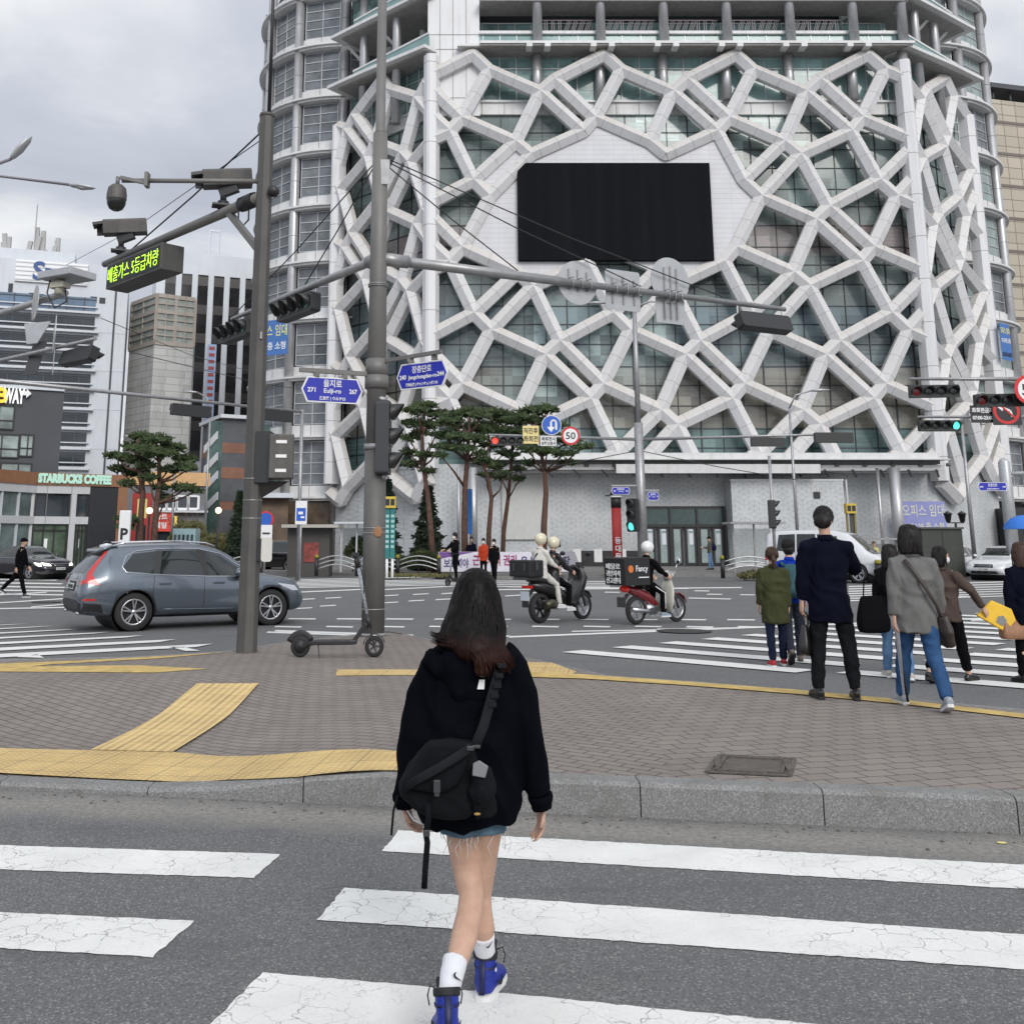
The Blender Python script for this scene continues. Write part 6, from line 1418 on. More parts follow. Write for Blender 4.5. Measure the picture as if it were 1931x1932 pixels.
pine('pine tree furthest right in the group under the road signs',50,[(1024,1055),(1026,990),(1030,930),(1028,890),(1022,860),(1018,810)],[(1006,770,22,7),(1032,768,20,7),(990,788,20,7),(1022,790,24,7),(1050,800,18,6),(984,812,16,6),(1012,816,20,7),(1046,826,20,6),(1072,834,18,6),(996,846,16,6),(1030,852,18,6),(1060,858,18,6),(1092,846,16,5),(1074,872,14,5),(1000,872,12,5)],.18,5)
pine('left pine tree of the pair before the coffee shop corner',48,[(264,1040),(264,980),(268,930),(264,890),(262,850),(262,830)],[(264,822,22,7),(240,838,20,7),(270,846,20,7),(222,860,18,7),(250,866,22,7),(216,882,15,6),(246,890,20,6),(278,880,16,6),(240,912,12,5),(250,980,18,6),(240,994,12,5)],.17,6)
pine('right pine tree of the pair with a long low branch to the right',48,[(290,1040),(293,990),(297,950),(300,910),(302,870),(298,840)],[(300,832,24,7),(322,842,20,7),(286,852,20,7),(312,858,24,7),(338,862,18,7),(344,880,18,6),(360,884,14,5),(318,886,16,6),(300,920,14,5),(330,918,12,5),(350,920,16,5),(360,924,10,4),(286,902,14,5),(306,938,12,5)],.17,7)
def conifer(label,x,yb_,yt,hw,Y,seed):
 rnd=random.Random(seed);b,t=at(x,yb_,Y),at(x,yt,Y);b.z=.1;h=t.z-b.z;k=Y/F;o=thing('conifer',label,'tree',b,0,'dark cone-shaped conifers')
 mb=MB();mb.tube([b,(b.x,b.y,t.z-.3)],[.13,.03],8);mb.build('trunk',BARK,o);f=MB()
 for i in range(int(h*330)):
  u=rnd.random()**1.5;z=b.z+.3+u*(h-.3);lay=.75+.25*math.cos(z*9);R_=hw*k*(1-u)**.85*lay+.05;a=rnd.uniform(0,6.283);r=R_*rnd.uniform(.55,1.0)
  tuft(f,Vector((b.x+math.cos(a)*r,b.y+math.sin(a)*r,z-r*.25)),.24,rnd,-.1)
 f.build('crown',CONI,o)
conifer('tall dark conifer right of the teal totem sign',807,1052,918,44,54,11);conifer('dark conifer half hidden behind the grey pole and totem',728,1056,905,34,54,12);conifer('dark conifer touching the dark pole on its left',450,1048,930,30,53,13)
def bush(name,label,cat,x0,x1,y0,y1,Y,n,m_,s=.22,seed=1,kind=None,up=.35,group=None):
 rnd=random.Random(seed);a,b=at(x0,y1,Y),at(x1,y0,Y);f=MB();z0=max(.1,a.z)
 for _ in range(n):
  u=rnd.random();x=lerp(a.x,b.x,u);top=z0+(b.z-z0)*(.55+.45*noise.noise(Vector((x*.9,seed,0))))*math.sin(math.pi*min(.94,max(.06,u)))**.4
  tuft(f,Vector((x,Y+rnd.uniform(-.6,.6),lerp(z0,top,rnd.random()**.7))),s*rnd.uniform(.6,1.3),rnd,up)
 o=thing(name,label,cat,((a.x+b.x)/2,Y,.1),0,group)if not kind else None
 if kind:q=f.build(name,m_);q['kind']='stuff';return q
 f.build('foliage',m_,o)
 mb=MB()
 for k in range(6):x=lerp(a.x,b.x,rnd.uniform(.15,.85));mb.tube([(x,Y,.05),(x+rnd.uniform(-.4,.4),Y,lerp(z0,b.z,.7))],[.035,.01],5)
 mb.build('stem',BARK,o)
bush('shrub','pale yellow-green leafless looking brush behind the grey car windows','shrub',325,392,935,1045,55,2600,BRSH,.2,3);bush('shrub','olive brush beside the dark conifer at left','shrub',375,440,975,1050,54,1800,BRSH,.2,4)
bush('shrub','low green hedge left of the banner behind the guard rails','shrub',690,775,1032,1064,50.5,1800,HEDG,.18,5);bush('shrub','low green hedge at the foot of the leaning pine','shrub',768,858,1030,1064,50.5,1800,HEDG,.18,6)
bush('shrub','low brownish planting right of the entrance rails','shrub',1398,1462,1072,1090,44.5,500,BRSH,.14,7);bush('shrub','round dark shrub behind the bus shelter frame','shrub',655,700,1000,1050,53,900,HEDG,.2,8)
rnd=random.Random(9);f=MB()
for _ in range(2600):x=rnd.uniform(690,850);p=at(x,1081,46.3);tuft(f,Vector((p.x,46.2+rnd.uniform(-.6,.7),.14)),rnd.uniform(.06,.16),rnd,1.2)
q=f.build('grass',GRS);q['kind']='stuff'
for x,y,Y,lb in((1656,1068,41,'squat olive capped bollard right of the white van'),(1709,1070,42,'squat olive capped bollard beside the dark cabinet')):
 b=at(x,y,Y);b.z=.0;o=thing('bollard',lb,'bollard',b);mb=MB();mb.cyl(b,b+Vector((0,0,.8)),.13);mb.build('post',BLACKM,o);mb=MB();mb.cyl(b+Vector((0,0,.8)),b+Vector((0,0,.95)),.15,.1);mb.build('cap',mat('olive_cap',(.25,.22,.02),.6),o)
# ============================================================= VEHICLES
RUB=mat('tyre_rubber',(.018,.018,.019),.8,bump=.2,bscale=40);ALLOY=mat('alloy',(.5,.5,.52),.28,.9);RIMD=mat('rim_dark',(.02,.02,.022),.4,.5)
CGLASS=mat('car_glass',(.012,.017,.017),.05,spec=.8);CHROME=mat('chrome',(.7,.7,.72),.12,1.0);TRIM=mat('car_trim_black',(.014,.014,.015),.5)
TAILR=mat('tail_lamp',(.40,.015,.012),.2,coat=.6,emit=(1,.05,.03),estr=.10);HEADL=mat('head_lamp',(.5,.52,.55),.12,coat=.8);HEADON=mat('head_lamp_on',(.8,.8,.75),.3,emit=(1,.95,.85),estr=1.6)
PLATE=mat('number_plate',(.6,.62,.6),.5)
def crom(xs,ys,x):
 if x<=xs[0]:return ys[0]
 if x>=xs[-1]:return ys[-1]
 i=max(k for k in range(len(xs))if xs[k]<=x);i=min(i,len(xs)-2)
 h=xs[i+1]-xs[i];t=(x-xs[i])/h
 def sl(k):
  if k<=0:return(ys[1]-ys[0])/(xs[1]-xs[0])
  if k>=len(xs)-1:return(ys[-1]-ys[-2])/(xs[-1]-xs[-2])
  a=(ys[k]-ys[k-1])/(xs[k]-xs[k-1]);b=(ys[k+1]-ys[k])/(xs[k+1]-xs[k])
  return 0 if a*b<=0 else 2*a*b/(a+b)
 m0,m1=sl(i)*h,sl(i+1)*h
 return(2*t**3-3*t*t+1)*ys[i]+(t**3-2*t*t+t)*m0+(-2*t**3+3*t*t)*ys[i+1]+(t**3-t*t)*m1
class Car:
 """x forward, y left, z up; stations: x, z low, z waist crease, z belt, z top, half width low, waist, belt, top"""
 def __init__(s,st,wheels,wr,ww=.235,arch=None):
  s.X=[r[0]for r in st];s.T=[[r[k]for r in st]for k in range(1,9)];s.wheels,s.wr,s.ww=wheels,wr,ww;s.arch=arch or wr+.06
  xs=[];n=90
  for k in range(n+1):xs.append(lerp(s.X[0],s.X[-1],k/n))
  mb=MB();rings=[]
  for x in xs:
   zl,zw,zb,zt,hl,hw,hb,ht=[crom(s.X,t,x)for t in s.T]
   zb=min(zb,zt-.03)
   P_=[(0,zl),(hl*.8,zl),(hl,zl+.06),(lerp(hl,hw,.6),lerp(zl,zw,.45)),(hw,zw),(lerp(hw,hb,.25),lerp(zw,zb,.55)),(hb,zb),(lerp(hb,ht,.45),lerp(zb,zt,.5)),(ht+.035,zt-min(.05,(zt-zb)*.3)),(ht-.05,zt-.008),(ht*.5,zt+.012),(0,zt+.02)]
   full=[(y,z)for y,z in P_]+[(-y,z)for y,z in P_[-2:0:-1]]
   rings.append([Vector((x,y,z))for y,z in full])
  mb.loft(rings);s.me=mb.mesh('body')
  bm=bmesh.new();bm.from_mesh(s.me);bmesh.ops.recalc_face_normals(bm,faces=bm.faces);bm.to_mesh(s.me);s.bvh=BVHTree.FromBMesh(bm);bm.free()
 def body(s,paint,parent):
  ob=bpy.data.objects.new('body',s.me);COL.objects.link(ob);cut=[]
  for wx in s.wheels:
   mb=MB();mb.cyl((wx,-3,s.wr),(wx,3,s.wr),s.arch,n=36);mb.sm=[True if len(f)==4 else False for f in mb.f]
   me=mb.mesh('c');bm=bmesh.new();bm.from_mesh(me);bmesh.ops.recalc_face_normals(bm,faces=bm.faces);bm.to_mesh(me);bm.free()
   c=bpy.data.objects.new('c',me);COL.objects.link(c);cut.append(c);m_=ob.modifiers.new('b','BOOLEAN');m_.object=c;m_.operation='DIFFERENCE';m_.solver='EXACT'
  bpy.context.view_layer.update();me=bpy.data.meshes.new_from_object(ob.evaluated_get(bpy.context.evaluated_depsgraph_get()));ob.modifiers.clear();ob.data=me
  for c in cut:bpy.data.objects.remove(c)
  me.materials.clear();me.materials.append(paint);ob.parent=parent;s.hull=ob
  me.polygons.foreach_set('use_smooth',[True]*len(me.polygons))
  mb=MB()
  x0,x1=min(s.wheels)-s.arch-.02,max(s.wheels)+s.arch+.02
  mb.lohi((x0,-.52,s.wr*.75),(x1,.52,.62));mb.build('underbody',TRIM,parent,local=True)
  for wx in s.wheels:mb=MB();mb.tube([(wx,-.84,s.wr),(wx,.84,s.wr)],s.arch-.006,36,cap=False);mb.build('arch_liner',TRIM,parent,local=True)
  return ob
 def decal(s,name,poly,m_,parent,view='R',off=.004,sub=.07,th=0.0,smooth=True):
  """poly in the view's 2D frame, projected on to the hull. R/L side: (x,z); B back, F front: (y,z); T top: (x,y)"""
  bm=bmesh.new();vs=[bm.verts.new((p[0],p[1],0))for p in poly];bm.faces.new(vs);bmesh.ops.triangulate(bm,faces=bm.faces)
  for _ in range(6):
   eg=[e for e in bm.edges if e.calc_length()>sub]
   if not eg:break
   bmesh.ops.subdivide_edges(bm,edges=eg,cuts=1);bmesh.ops.triangulate(bm,faces=[f for f in bm.faces if len(f.verts)>3])
  for v in bm.verts:
   a,b=v.co.x,v.co.y
   o,d={'R':(Vector((a,-3,b)),Vector((0,1,0))),'L':(Vector((a,3,b)),Vector((0,-1,0))),'B':(Vector((-3,a,b)),Vector((1,0,0))),'F':(Vector((9,a,b)),Vector((-1,0,0))),'T':(Vector((a,b,4)),Vector((0,0,-1)))}[view]
   h,n,_,_=s.bvh.ray_cast(o,d)
   if h is None:h,n,_,_=s.bvh.find_nearest(o+d*2.2)
   v.co=h-d*off
  me=bpy.data.meshes.new(name);bmesh.ops.recalc_face_normals(bm,faces=bm.faces)
  for f in bm.faces:f.smooth=True
  bm.to_mesh(me);bm.free();me.materials.append(m_);ob=bpy.data.objects.new(name,me);COL.objects.link(ob);ob.parent=parent
  if th:md=ob.modifiers.new('s','SOLIDIFY');md.thickness=th
  return ob
 def strip(s,name,pts,w_,m_,parent,view='R',off=.008):
  mb=MB();P_=[]
  for a,b in pts:
   o,d={'R':(Vector((a,-3,b)),Vector((0,1,0))),'L':(Vector((a,3,b)),Vector((0,-1,0))),'B':(Vector((-3,a,b)),Vector((1,0,0))),'F':(Vector((9,a,b)),Vector((-1,0,0)))}[view]
   h=s.bvh.ray_cast(o,d)[0]
   if h is not None:P_.append(h-d*off)
  if len(P_)>1:mb.tube(P_,w_,6);mb.build(name,m_,parent,local=True)
def dens(pts,n=8):
 out=[]
 for a,b in zip(pts[:-1],pts[1:]):
  for k in range(n):out.append((lerp(a[0],b[0],k/n),lerp(a[1],b[1],k/n)))
 return out+[pts[-1]]
def wheel(parent,c,r,w_,side,spokes=5,dark=True,n=32):
 """side -1 = right-hand (outer face towards -y)"""
 c=Vector(c);o=bpy.data.objects.new('wheel',None);COL.objects.link(o);o.parent=parent;o.location=c;T=Matrix.Rotation(R(90),4,'X')if side<0 else Matrix.Rotation(R(-90),4,'X')
 ri=r*.69
 mb=MB();mb.lathe([(ri,-w_*.45),(r*.93,-w_*.5),(r,-w_*.36),(r,w_*.36),(r*.93,w_*.5),(ri,w_*.45)],(0,0,0),n,T);mb.build('tyre',RUB,o,local=True)
 mb=MB();mb.lathe([(ri+.002,w_*.42),(ri-.012,w_*.46),(ri-.03,w_*.40)],(0,0,0),n,T);mb.m(1);mb.lathe([(ri-.02,w_*.2),(0,w_*.18)],(0,0,0),n,T);mb.lathe([(ri,w_*.42),(ri-.02,w_*.2)],(0,0,0),n,T)
 mb.m(0)
 for k in range(spokes):
  for dd in(-.11,.11):
   a=2*math.pi*k/spokes+.3;p=Vector((math.cos(a+dd*.6)*ri*.16,math.sin(a+dd*.6)*ri*.16,w_*.38));q=Vector((math.cos(a+dd*1.5)*ri*.97,math.sin(a+dd*1.5)*ri*.97,w_*.42))
   mb.bar(T@p,T@q,r*.075,.02,T.to_3x3()@Vector((0,0,1)))
 mb.lathe([(0,w_*.42),(ri*.2,w_*.42),(ri*.22,w_*.34)],(0,0,0),16,T);mb.build('rim',[ALLOY,RIMD],o,local=True);return o
PAINTG=mat('slate_blue_paint',(.12,.145,.175),.26,.6,coat=1.0)
rw=gnd(248,1191);fw=gnd(519,1184.5);hd=R(31)
SUV=Car([(0,.42,.62,.70,.78,.72,.80,.76,.66),(.03,.36,.66,.86,.96,.80,.88,.82,.72),(.12,.33,.70,.98,1.13,.84,.93,.87,.70),(.40,.30,.74,1.03,1.46,.86,.95,.90,.62),(.60,.28,.76,1.05,1.60,.87,.95,.91,.60),(1.0,.26,.78,1.05,1.645,.88,.955,.915,.61),(1.9,.24,.76,1.02,1.665,.88,.95,.91,.63),(2.5,.24,.75,.99,1.63,.88,.95,.905,.62),(2.95,.24,.74,.97,1.48,.88,.95,.90,.60),(3.35,.25,.74,.96,1.22,.88,.95,.895,.66),(3.55,.25,.74,.95,1.08,.88,.95,.89,.74),(4.0,.26,.73,.93,1.01,.87,.94,.87,.72),(4.4,.28,.68,.85,.93,.84,.90,.80,.66),(4.6,.30,.60,.72,.80,.76,.82,.70,.58),(4.69,.36,.52,.58,.64,.60,.68,.6,.5)],(1.04,3.88),.365,arch=.42)
suv=thing('parked_car','slate blue estate car with red tail lamps turning behind the dark pole','car',(0,0,0));suv.name='estate_car'
suv.rotation_euler.z=hd;off_=Matrix.Rotation(hd,3,'Z')@Vector((1.04,-.80,0))*.97;suv.scale=(.97,.97,.985);suv.location=Vector((rw.x,rw.y,0))-off_
SUV.body(PAINTG,suv)
roof_=[(.62,1.07),(.80,1.42),(.98,1.50),(1.35,1.545)]
for vw in('R','L'):
 SUV.decal('window',[(.86,1.14),(.80,1.23),(1.00,1.47),(1.45,1.52),(1.38,1.09)],CGLASS,suv,vw);SUV.decal('window',[(1.50,1.08),(1.58,1.53),(2.28,1.535),(2.42,1.04)],CGLASS,suv,vw);SUV.decal('window',[(2.52,1.035),(2.40,1.53),(2.78,1.43),(3.28,1.12),(3.30,1.02)],CGLASS,suv,vw)
 SUV.decal('pillar_trim',[(1.38,1.09),(1.45,1.53),(1.59,1.535),(1.51,1.085)],TRIM,suv,vw,.0045);SUV.decal('pillar_trim',[(2.42,1.04),(2.28,1.54),(2.42,1.535),(2.53,1.035)],TRIM,suv,vw,.0045)
 SUV.strip('window_chrome',dens([(3.42,1.005),(2.5,1.015),(1.45,1.065),(.86,1.115),(.775,1.22),(.86,1.42),(1.05,1.52),(1.5,1.565),(2.3,1.565),(2.8,1.465),(3.42,1.09)]),.008,CHROME,suv,vw)
 for x0 in((1.28,2.42,3.5)if vw=='R' else()):
  SUV.strip('door_seam',dens([(x0+.12 if x0<2 else x0,1.04),(x0+(.1 if x0<2 else 0),.7),(x0+(.22 if x0<2 else 0),.34)],6),.005,TRIM,suv,vw,.001)
 SUV.strip('door_seam',dens([(1.5,.335),(3.4,.335)],10),.006,TRIM,suv,vw,.001)
 SUV.decal('sill_trim',[(1.42,.24),(3.35,.24),(3.35,.30),(1.42,.30)],TRIM,suv,vw,.006);SUV.strip('sill_chrome',dens([(1.6,.40),(3.1,.375)],8),.012,PAINTG,suv,vw,.006)
 for x0 in(1.62,2.72):
  h=SUV.bvh.ray_cast(Vector((x0,-3 if vw=='R' else 3,.90)),Vector((0,1 if vw=='R' else-1,0)))[0];sg=-1 if vw=='R' else 1
  mb=MB();mb.bar(h+Vector((-.12,sg*.035,0)),h+Vector((.12,sg*.035,0)),.03,.035);mb.bar(h+Vector((-.09,0,0)),h+Vector((-.09,sg*.035,0)),.03,.03);mb.bar(h+Vector((.09,0,0)),h+Vector((.09,sg*.035,0)),.03,.03);mb.build('door_handle',PAINTG,suv,local=True,bevel=.006)
 sg=-1 if vw=='R' else 1
 mb=MB();mb.tube([(3.12,sg*.88,1.0),(3.12,sg*1.0,1.03)],[.035,.04],8);mb.m(1);mb.tube([(3.02,sg*1.02,1.08),(3.10,sg*1.04,1.09),(3.20,sg*1.03,1.08),(3.25,sg*1.0,1.07)],[(.055,.09),(.085,.12),(.07,.1),(.02,.03)],12,Vector((0,0,1)));mb.build('mirror',[TRIM,PAINTG],suv,local=True)
 mb=MB();mb.tube([(.62,sg*.60,1.62),(.85,sg*.61,1.685),(1.9,sg*.63,1.715),(2.5,sg*.62,1.68),(2.7,sg*.61,1.61)],.017,8);mb.build('roof_rail',CHROME,suv,local=True)
 wheel(suv,(1.04,sg*.80,.365),.365,.24,sg,5);wheel(suv,(3.88,sg*.80,.365),.365,.24,sg,5)
 for wx in(1.04,3.88):
  SUV.strip('arch_lip',[(wx+.425*math.cos(R(a)),.365+.425*math.sin(R(a)))for a in range(-5,186,10)],.013,TRIM,suv,vw,.002)
 SUV.decal('tail_lamp',[(.05,.93),(.36,.885),(.27,.99),(.215,1.09),(.33,1.27),(.53,1.53),(.47,1.51),(.25,1.26),(.135,1.10),(.10,1.0),(.05,.98)],TAILR,suv,vw,.006,.04)
 SUV.decal('head_lamp',[(4.0,.86),(4.42,.80),(4.50,.70),(4.35,.70),(4.1,.80)],HEADL,suv,vw,.005,.05)
SUV.decal('fuel_flap',rrect(.27,.2,.05,cx=1.05,cy=.90),mat('flap_paint',(.11,.14,.18),.3,.55,coat=.8),suv,'R',.004)
SUV.decal('tail_lamp',[(-.62,.90),(-.84,.90),(-.84,1.0),(-.7,.96)],TAILR,suv,'B',.006,.04);SUV.decal('tail_lamp',[(.62,.90),(.84,.90),(.84,1.0),(.7,.96)],TAILR,suv,'B',.006,.04)
SUV.decal('rear_window',[(-.64,1.10),(.64,1.10),(.60,1.49),(-.60,1.49)],CGLASS,suv,'B',.005,.07)
SUV.decal('windscreen',[(-.62,1.12),(.62,1.12),(.56,1.52),(-.56,1.52)],CGLASS,suv,'F',.005,.07)
SUV.decal('grille',[(-.42,.42),(.42,.42),(.46,.66),(-.46,.66)],TRIM,suv,'F',.006,.07)
SUV.decal('bumper_trim',[(-.80,.36),(.80,.36),(.84,.55),(.55,.60),(-.55,.60),(-.84,.55)],TRIM,suv,'B',.006,.07)
for vw in('R','L'):SUV.decal('bumper_trim',[(.02,.36),(.46,.36),(.40,.52),(.02,.56)],TRIM,suv,vw,.005,.06);SUV.decal('reflector',[(.05,.60),(.30,.60),(.30,.635),(.05,.635)],TAILR,suv,vw,.008,.05)
mb=MB();mb.add([(.0,y,z)for y,z in((-.26,.80),(.26,.80),(.26,.91),(-.26,.91))],[(0,1,2,3)]);mb.v=[Vector((SUV.bvh.ray_cast(Vector((-2,v.y,v.z)),Vector((1,0,0)))[0].x-.02 if SUV.bvh.ray_cast(Vector((-2,v.y,v.z)),Vector((1,0,0)))[0]else.04,v.y,v.z))for v in mb.v];mb.build('number_plate',PLATE,suv,local=True)
SUV.decal('plate_recess',[(-.34,.76),(.34,.76),(.34,.95),(-.34,.95)],TRIM,suv,'B',.003)
mb=MB();text_mb(mb,'12가 3790',face_M((-.005,0,.855),(-1,0,0)),.10,width=.44,depth=.004);mb.v=[v+Vector((SUV.bvh.ray_cast(Vector((-2,0,.85)),Vector((1,0,0)))[0].x-.025,0,0))for v in mb.v];mb.build('plate_number',BLACKM,suv,local=True)
mb=MB();text_mb(mb,'VOLVO',face_M((0,0,0),(-1,0,.35),),.1,width=.62,depth=.005,bold=.002);hx=SUV.bvh.ray_cast(Vector((-2,0,1.02)),Vector((1,0,0)))[0].x;mb.v=[v+Vector((hx-.015,0,1.02))for v in mb.v];mb.build('badge_letters',CHROME,suv,local=True)
mb=MB();mb.loft([[Vector((x,y,z))for x,z in((.34,1.50),(.60,1.585),(.74,1.66),(.36,1.555))]for y in[k*.1-.6 for k in range(13)]]);mb.build('rear_spoiler',PAINTG,suv,local=True)
mb=MB();mb.tube([(.5,0,1.68),(.62,0,1.70),(.75,0,1.68)],[(.005,.02),(.03,.03),(.005,.01)],8,Vector((0,0,1)));mb.tube([(.30,.3,1.12),(.22,0,1.16),(.21,-.1,1.15)],.014,6);mb.build('aerial',TRIM,suv,local=True)
for y in(-.6,.6):mb=MB();mb.tube([(-.0,y,.36),(.2,y,.36)],[(.03,.07),(.03,.07)],12,Vector((0,0,1)));mb.build('exhaust',CHROME,suv,local=True)
SED=[(0,.40,.60,.72,.82,.70,.78,.74,.66),(.06,.33,.64,.84,.94,.78,.85,.79,.70),(.55,.28,.68,.93,1.02,.83,.90,.84,.68),(.95,.25,.70,.95,1.12,.84,.91,.85,.62),(1.5,.22,.70,.95,1.38,.85,.915,.86,.56),(2.1,.20,.69,.94,1.455,.85,.915,.86,.58),(2.7,.20,.68,.93,1.44,.85,.915,.86,.58),(3.2,.20,.67,.91,1.24,.85,.91,.85,.58),(3.55,.21,.66,.90,1.02,.85,.905,.84,.68),(4.0,.22,.65,.87,.93,.84,.90,.82,.68),(4.5,.25,.60,.78,.85,.80,.85,.76,.62),(4.75,.30,.50,.62,.70,.70,.76,.68,.56),(4.85,.38,.48,.52,.58,.55,.62,.55,.48)]
def sedan(name,label,loc,rz,paint,group=None,st=SED,lights=HEADL,suvlike=0,plate='1234',headR=.33):
 c=Car(st,(1.0,3.85),headR);o=thing(name,label,'car',loc,rz,group);c.body(paint,o)
 hi={0:1.40,1:1.58,2:1.76}[suvlike];zb={0:.97,1:1.08,2:1.10}[suvlike];suvlike=bool(suvlike)
 for vw in('R','L'):
  if suvlike:W=[[(.55,zb+.04),(.65,hi-.03),(1.35,hi),(1.35,zb)],[(1.42,zb),(1.42,hi),(2.2,hi),(2.25,zb)],[(2.32,zb),(2.27,hi),(2.65,hi-.04),(3.25,zb+.04),(3.25,zb-.02)]]
  else:W=[[(1.05,zb+.02),(1.55,hi-.08),(2.05,hi),(2.08,zb)],[(2.14,zb),(2.11,hi),(2.65,hi-.01),(3.35,zb+.04),(3.35,zb-.02)]]
  for q in W:c.decal('window',q,CGLASS,o,vw)
  c.strip('window_chrome',dens([(1.0,zb-.02),(3.4,zb-.03)],16),.01,CHROME,o,vw)
  sg=-1 if vw=='R' else 1
  mb=MB();mb.tube([(3.1,sg*.93,1.02),(3.2,sg*.96,1.04),(3.28,sg*.92,1.02)],[(.05,.07),(.07,.11),(.02,.04)],10,Vector((0,0,1)));mb.tube([(3.2,sg*.82,.96),(3.2,sg*.92,1.0)],.03,6);mb.build('mirror',paint,o,local=True)
  for wx in(1.0,3.85):wheel(o,(wx,sg*.78,headR),headR,.21,sg,5,n=24)
  c.decal('head_lamp',[(4.15,.76),(4.55,.72),(4.66,.60),(4.5,.58),(4.25,.68)],lights,o,vw,.006,.06);c.decal('tail_lamp',[(.0,.78),(.35,.82),(.35,.92),(.04,.92)],TAILR,o,vw,.006,.06)
  for x0 in(1.35,2.1,3.42):c.strip('door_seam',dens([(x0,zb-.05),(x0+.02,.3)],5),.005,TRIM,o,vw,.001)
 y1=.60
 c.decal('windscreen',[(-.60,1.05),(.60,1.05),(.52,hi-.02),(-.52,hi-.02)],CGLASS,o,'F',.005,.08);c.decal('rear_window',[(-.58,1.08 if not suvlike else 1.12),(.58,1.08 if not suvlike else 1.12),(.50,hi-.04),(-.50,hi-.04)],CGLASS,o,'B',.005,.08)
 c.decal('grille',[(-.42,.56),(.42,.56),(.36,.70),(-.36,.70)],TRIM,o,'F',.006,.06);c.strip('grille_bar',dens([(-.44,.70),(.44,.70)],8),.014,CHROME,o,'F');c.strip('grille_bar',dens([(-.3,.63),(.3,.63)],6),.01,CHROME,o,'F')
 for sg in(-1,1):c.decal('head_lamp',[(sg*.44,.60),(sg*.74,.62),(sg*.78,.76),(sg*.5,.70)],lights,o,'F',.006,.06);c.decal('tail_lamp',[(sg*.45,.80),(sg*.74,.80),(sg*.74,.92),(sg*.45,.90)],TAILR,o,'B',.006,.06)
 c.decal('air_intake',[(-.6,.30),(.6,.30),(.5,.42),(-.5,.42)],TRIM,o,'F',.006,.06)
 for vw,z in(('F',.49),('B',.72)):
  h=c.bvh.ray_cast(Vector((9 if vw=='F' else-3,0,z)),Vector((-1 if vw=='F' else 1,0,0)))[0];k=1 if vw=='F' else-1
  mb=MB();mb.box((h.x+k*.02,0,z),(.02,.46,.11));mb.build('number_plate',PLATE,o,local=True)
  mb=MB();text_mb(mb,plate,face_M((h.x+k*.032,0,z),(k,0,0)),.1,width=.38,depth=.002);mb.build('plate_number',BLACKM,o,local=True)
 return o
def heading(fx,fy):return math.atan2(fy,fx)
b=gnd(92,1094);sedan('sedan_car','black sedan with lit headlamps waiting at the left edge',(b.x-3.55,b.y+2.55,0),R(-33),mat('black_plum_paint',(.014,.012,.018),.16,.2,coat=1.0),lights=HEADON,plate='13마 4098')
SUVST=[(0,.42,.62,.80,.95,.72,.80,.76,.66),(.05,.36,.66,.95,1.10,.80,.87,.82,.70),(.25,.33,.70,1.03,1.40,.84,.92,.87,.64),(.50,.30,.74,1.06,1.62,.86,.94,.89,.62),(1.2,.27,.76,1.06,1.70,.87,.945,.90,.63),(2.1,.25,.75,1.04,1.70,.87,.945,.90,.64),(2.7,.25,.74,1.02,1.60,.87,.94,.89,.62),(3.2,.25,.74,1.0,1.30,.87,.94,.88,.62),(3.5,.26,.73,.98,1.10,.86,.93,.87,.72),(4.2,.28,.70,.92,1.0,.84,.90,.82,.66),(4.65,.32,.58,.72,.82,.74,.8,.7,.6),(4.78,.4,.5,.58,.64,.6,.66,.6,.5)]
b=gnd(566,1081);sedan('suv_car','black SUV seen from behind left of the guard rails',(b.x+.55,b.y+.9,0),R(152),mat('black_paint',(.008,.008,.009),.18,.1,coat=1.0),st=SUVST,suvlike=1,plate='62보 1190',headR=.36)
b=gnd(1880,1097);WP=mat('white_paint',(.62,.63,.64),.25,0,coat=.8)
s1=sedan('sedan_car','nearer white sedan facing the crossing at the right edge',(b.x+3.4,b.y+3.7,0),R(-139),WP,plate='31조 7808')
s2=copy_tree(s1);s2['label']='further white sedan with a lit lamp left of the other one';s2.location=(b.x+2.6,b.y+7.4,0);s2.rotation_euler.z=R(-136)
VAN=[(0,.40,.62,.85,1.0,.72,.80,.78,.70),(.05,.34,.66,1.0,1.5,.82,.90,.86,.70),(.2,.30,.70,1.05,1.80,.86,.93,.90,.72),(1.0,.28,.72,1.05,1.90,.87,.94,.91,.74),(2.6,.28,.72,1.05,1.90,.87,.94,.91,.74),(3.4,.28,.72,1.04,1.78,.87,.94,.90,.70),(3.9,.28,.72,1.03,1.42,.87,.93,.88,.66),(4.25,.29,.70,1.0,1.12,.86,.92,.86,.70),(4.7,.31,.66,.88,.96,.82,.88,.80,.64),(4.95,.36,.55,.68,.76,.7,.76,.68,.56),(5.02,.42,.5,.56,.62,.6,.66,.6,.5)]
b=gnd(1614,1101);vo=sedan('white_van','white van with a rounded roof half hidden behind the people',(b.x-2.4,b.y+2.99,0),R(-38),WP,st=VAN,suvlike=2,plate='80더 5521',headR=.34)
vo.scale=(1,1,1.12)
SCB=mat('scooter_black',(.016,.016,.018),.45,bump=.1)
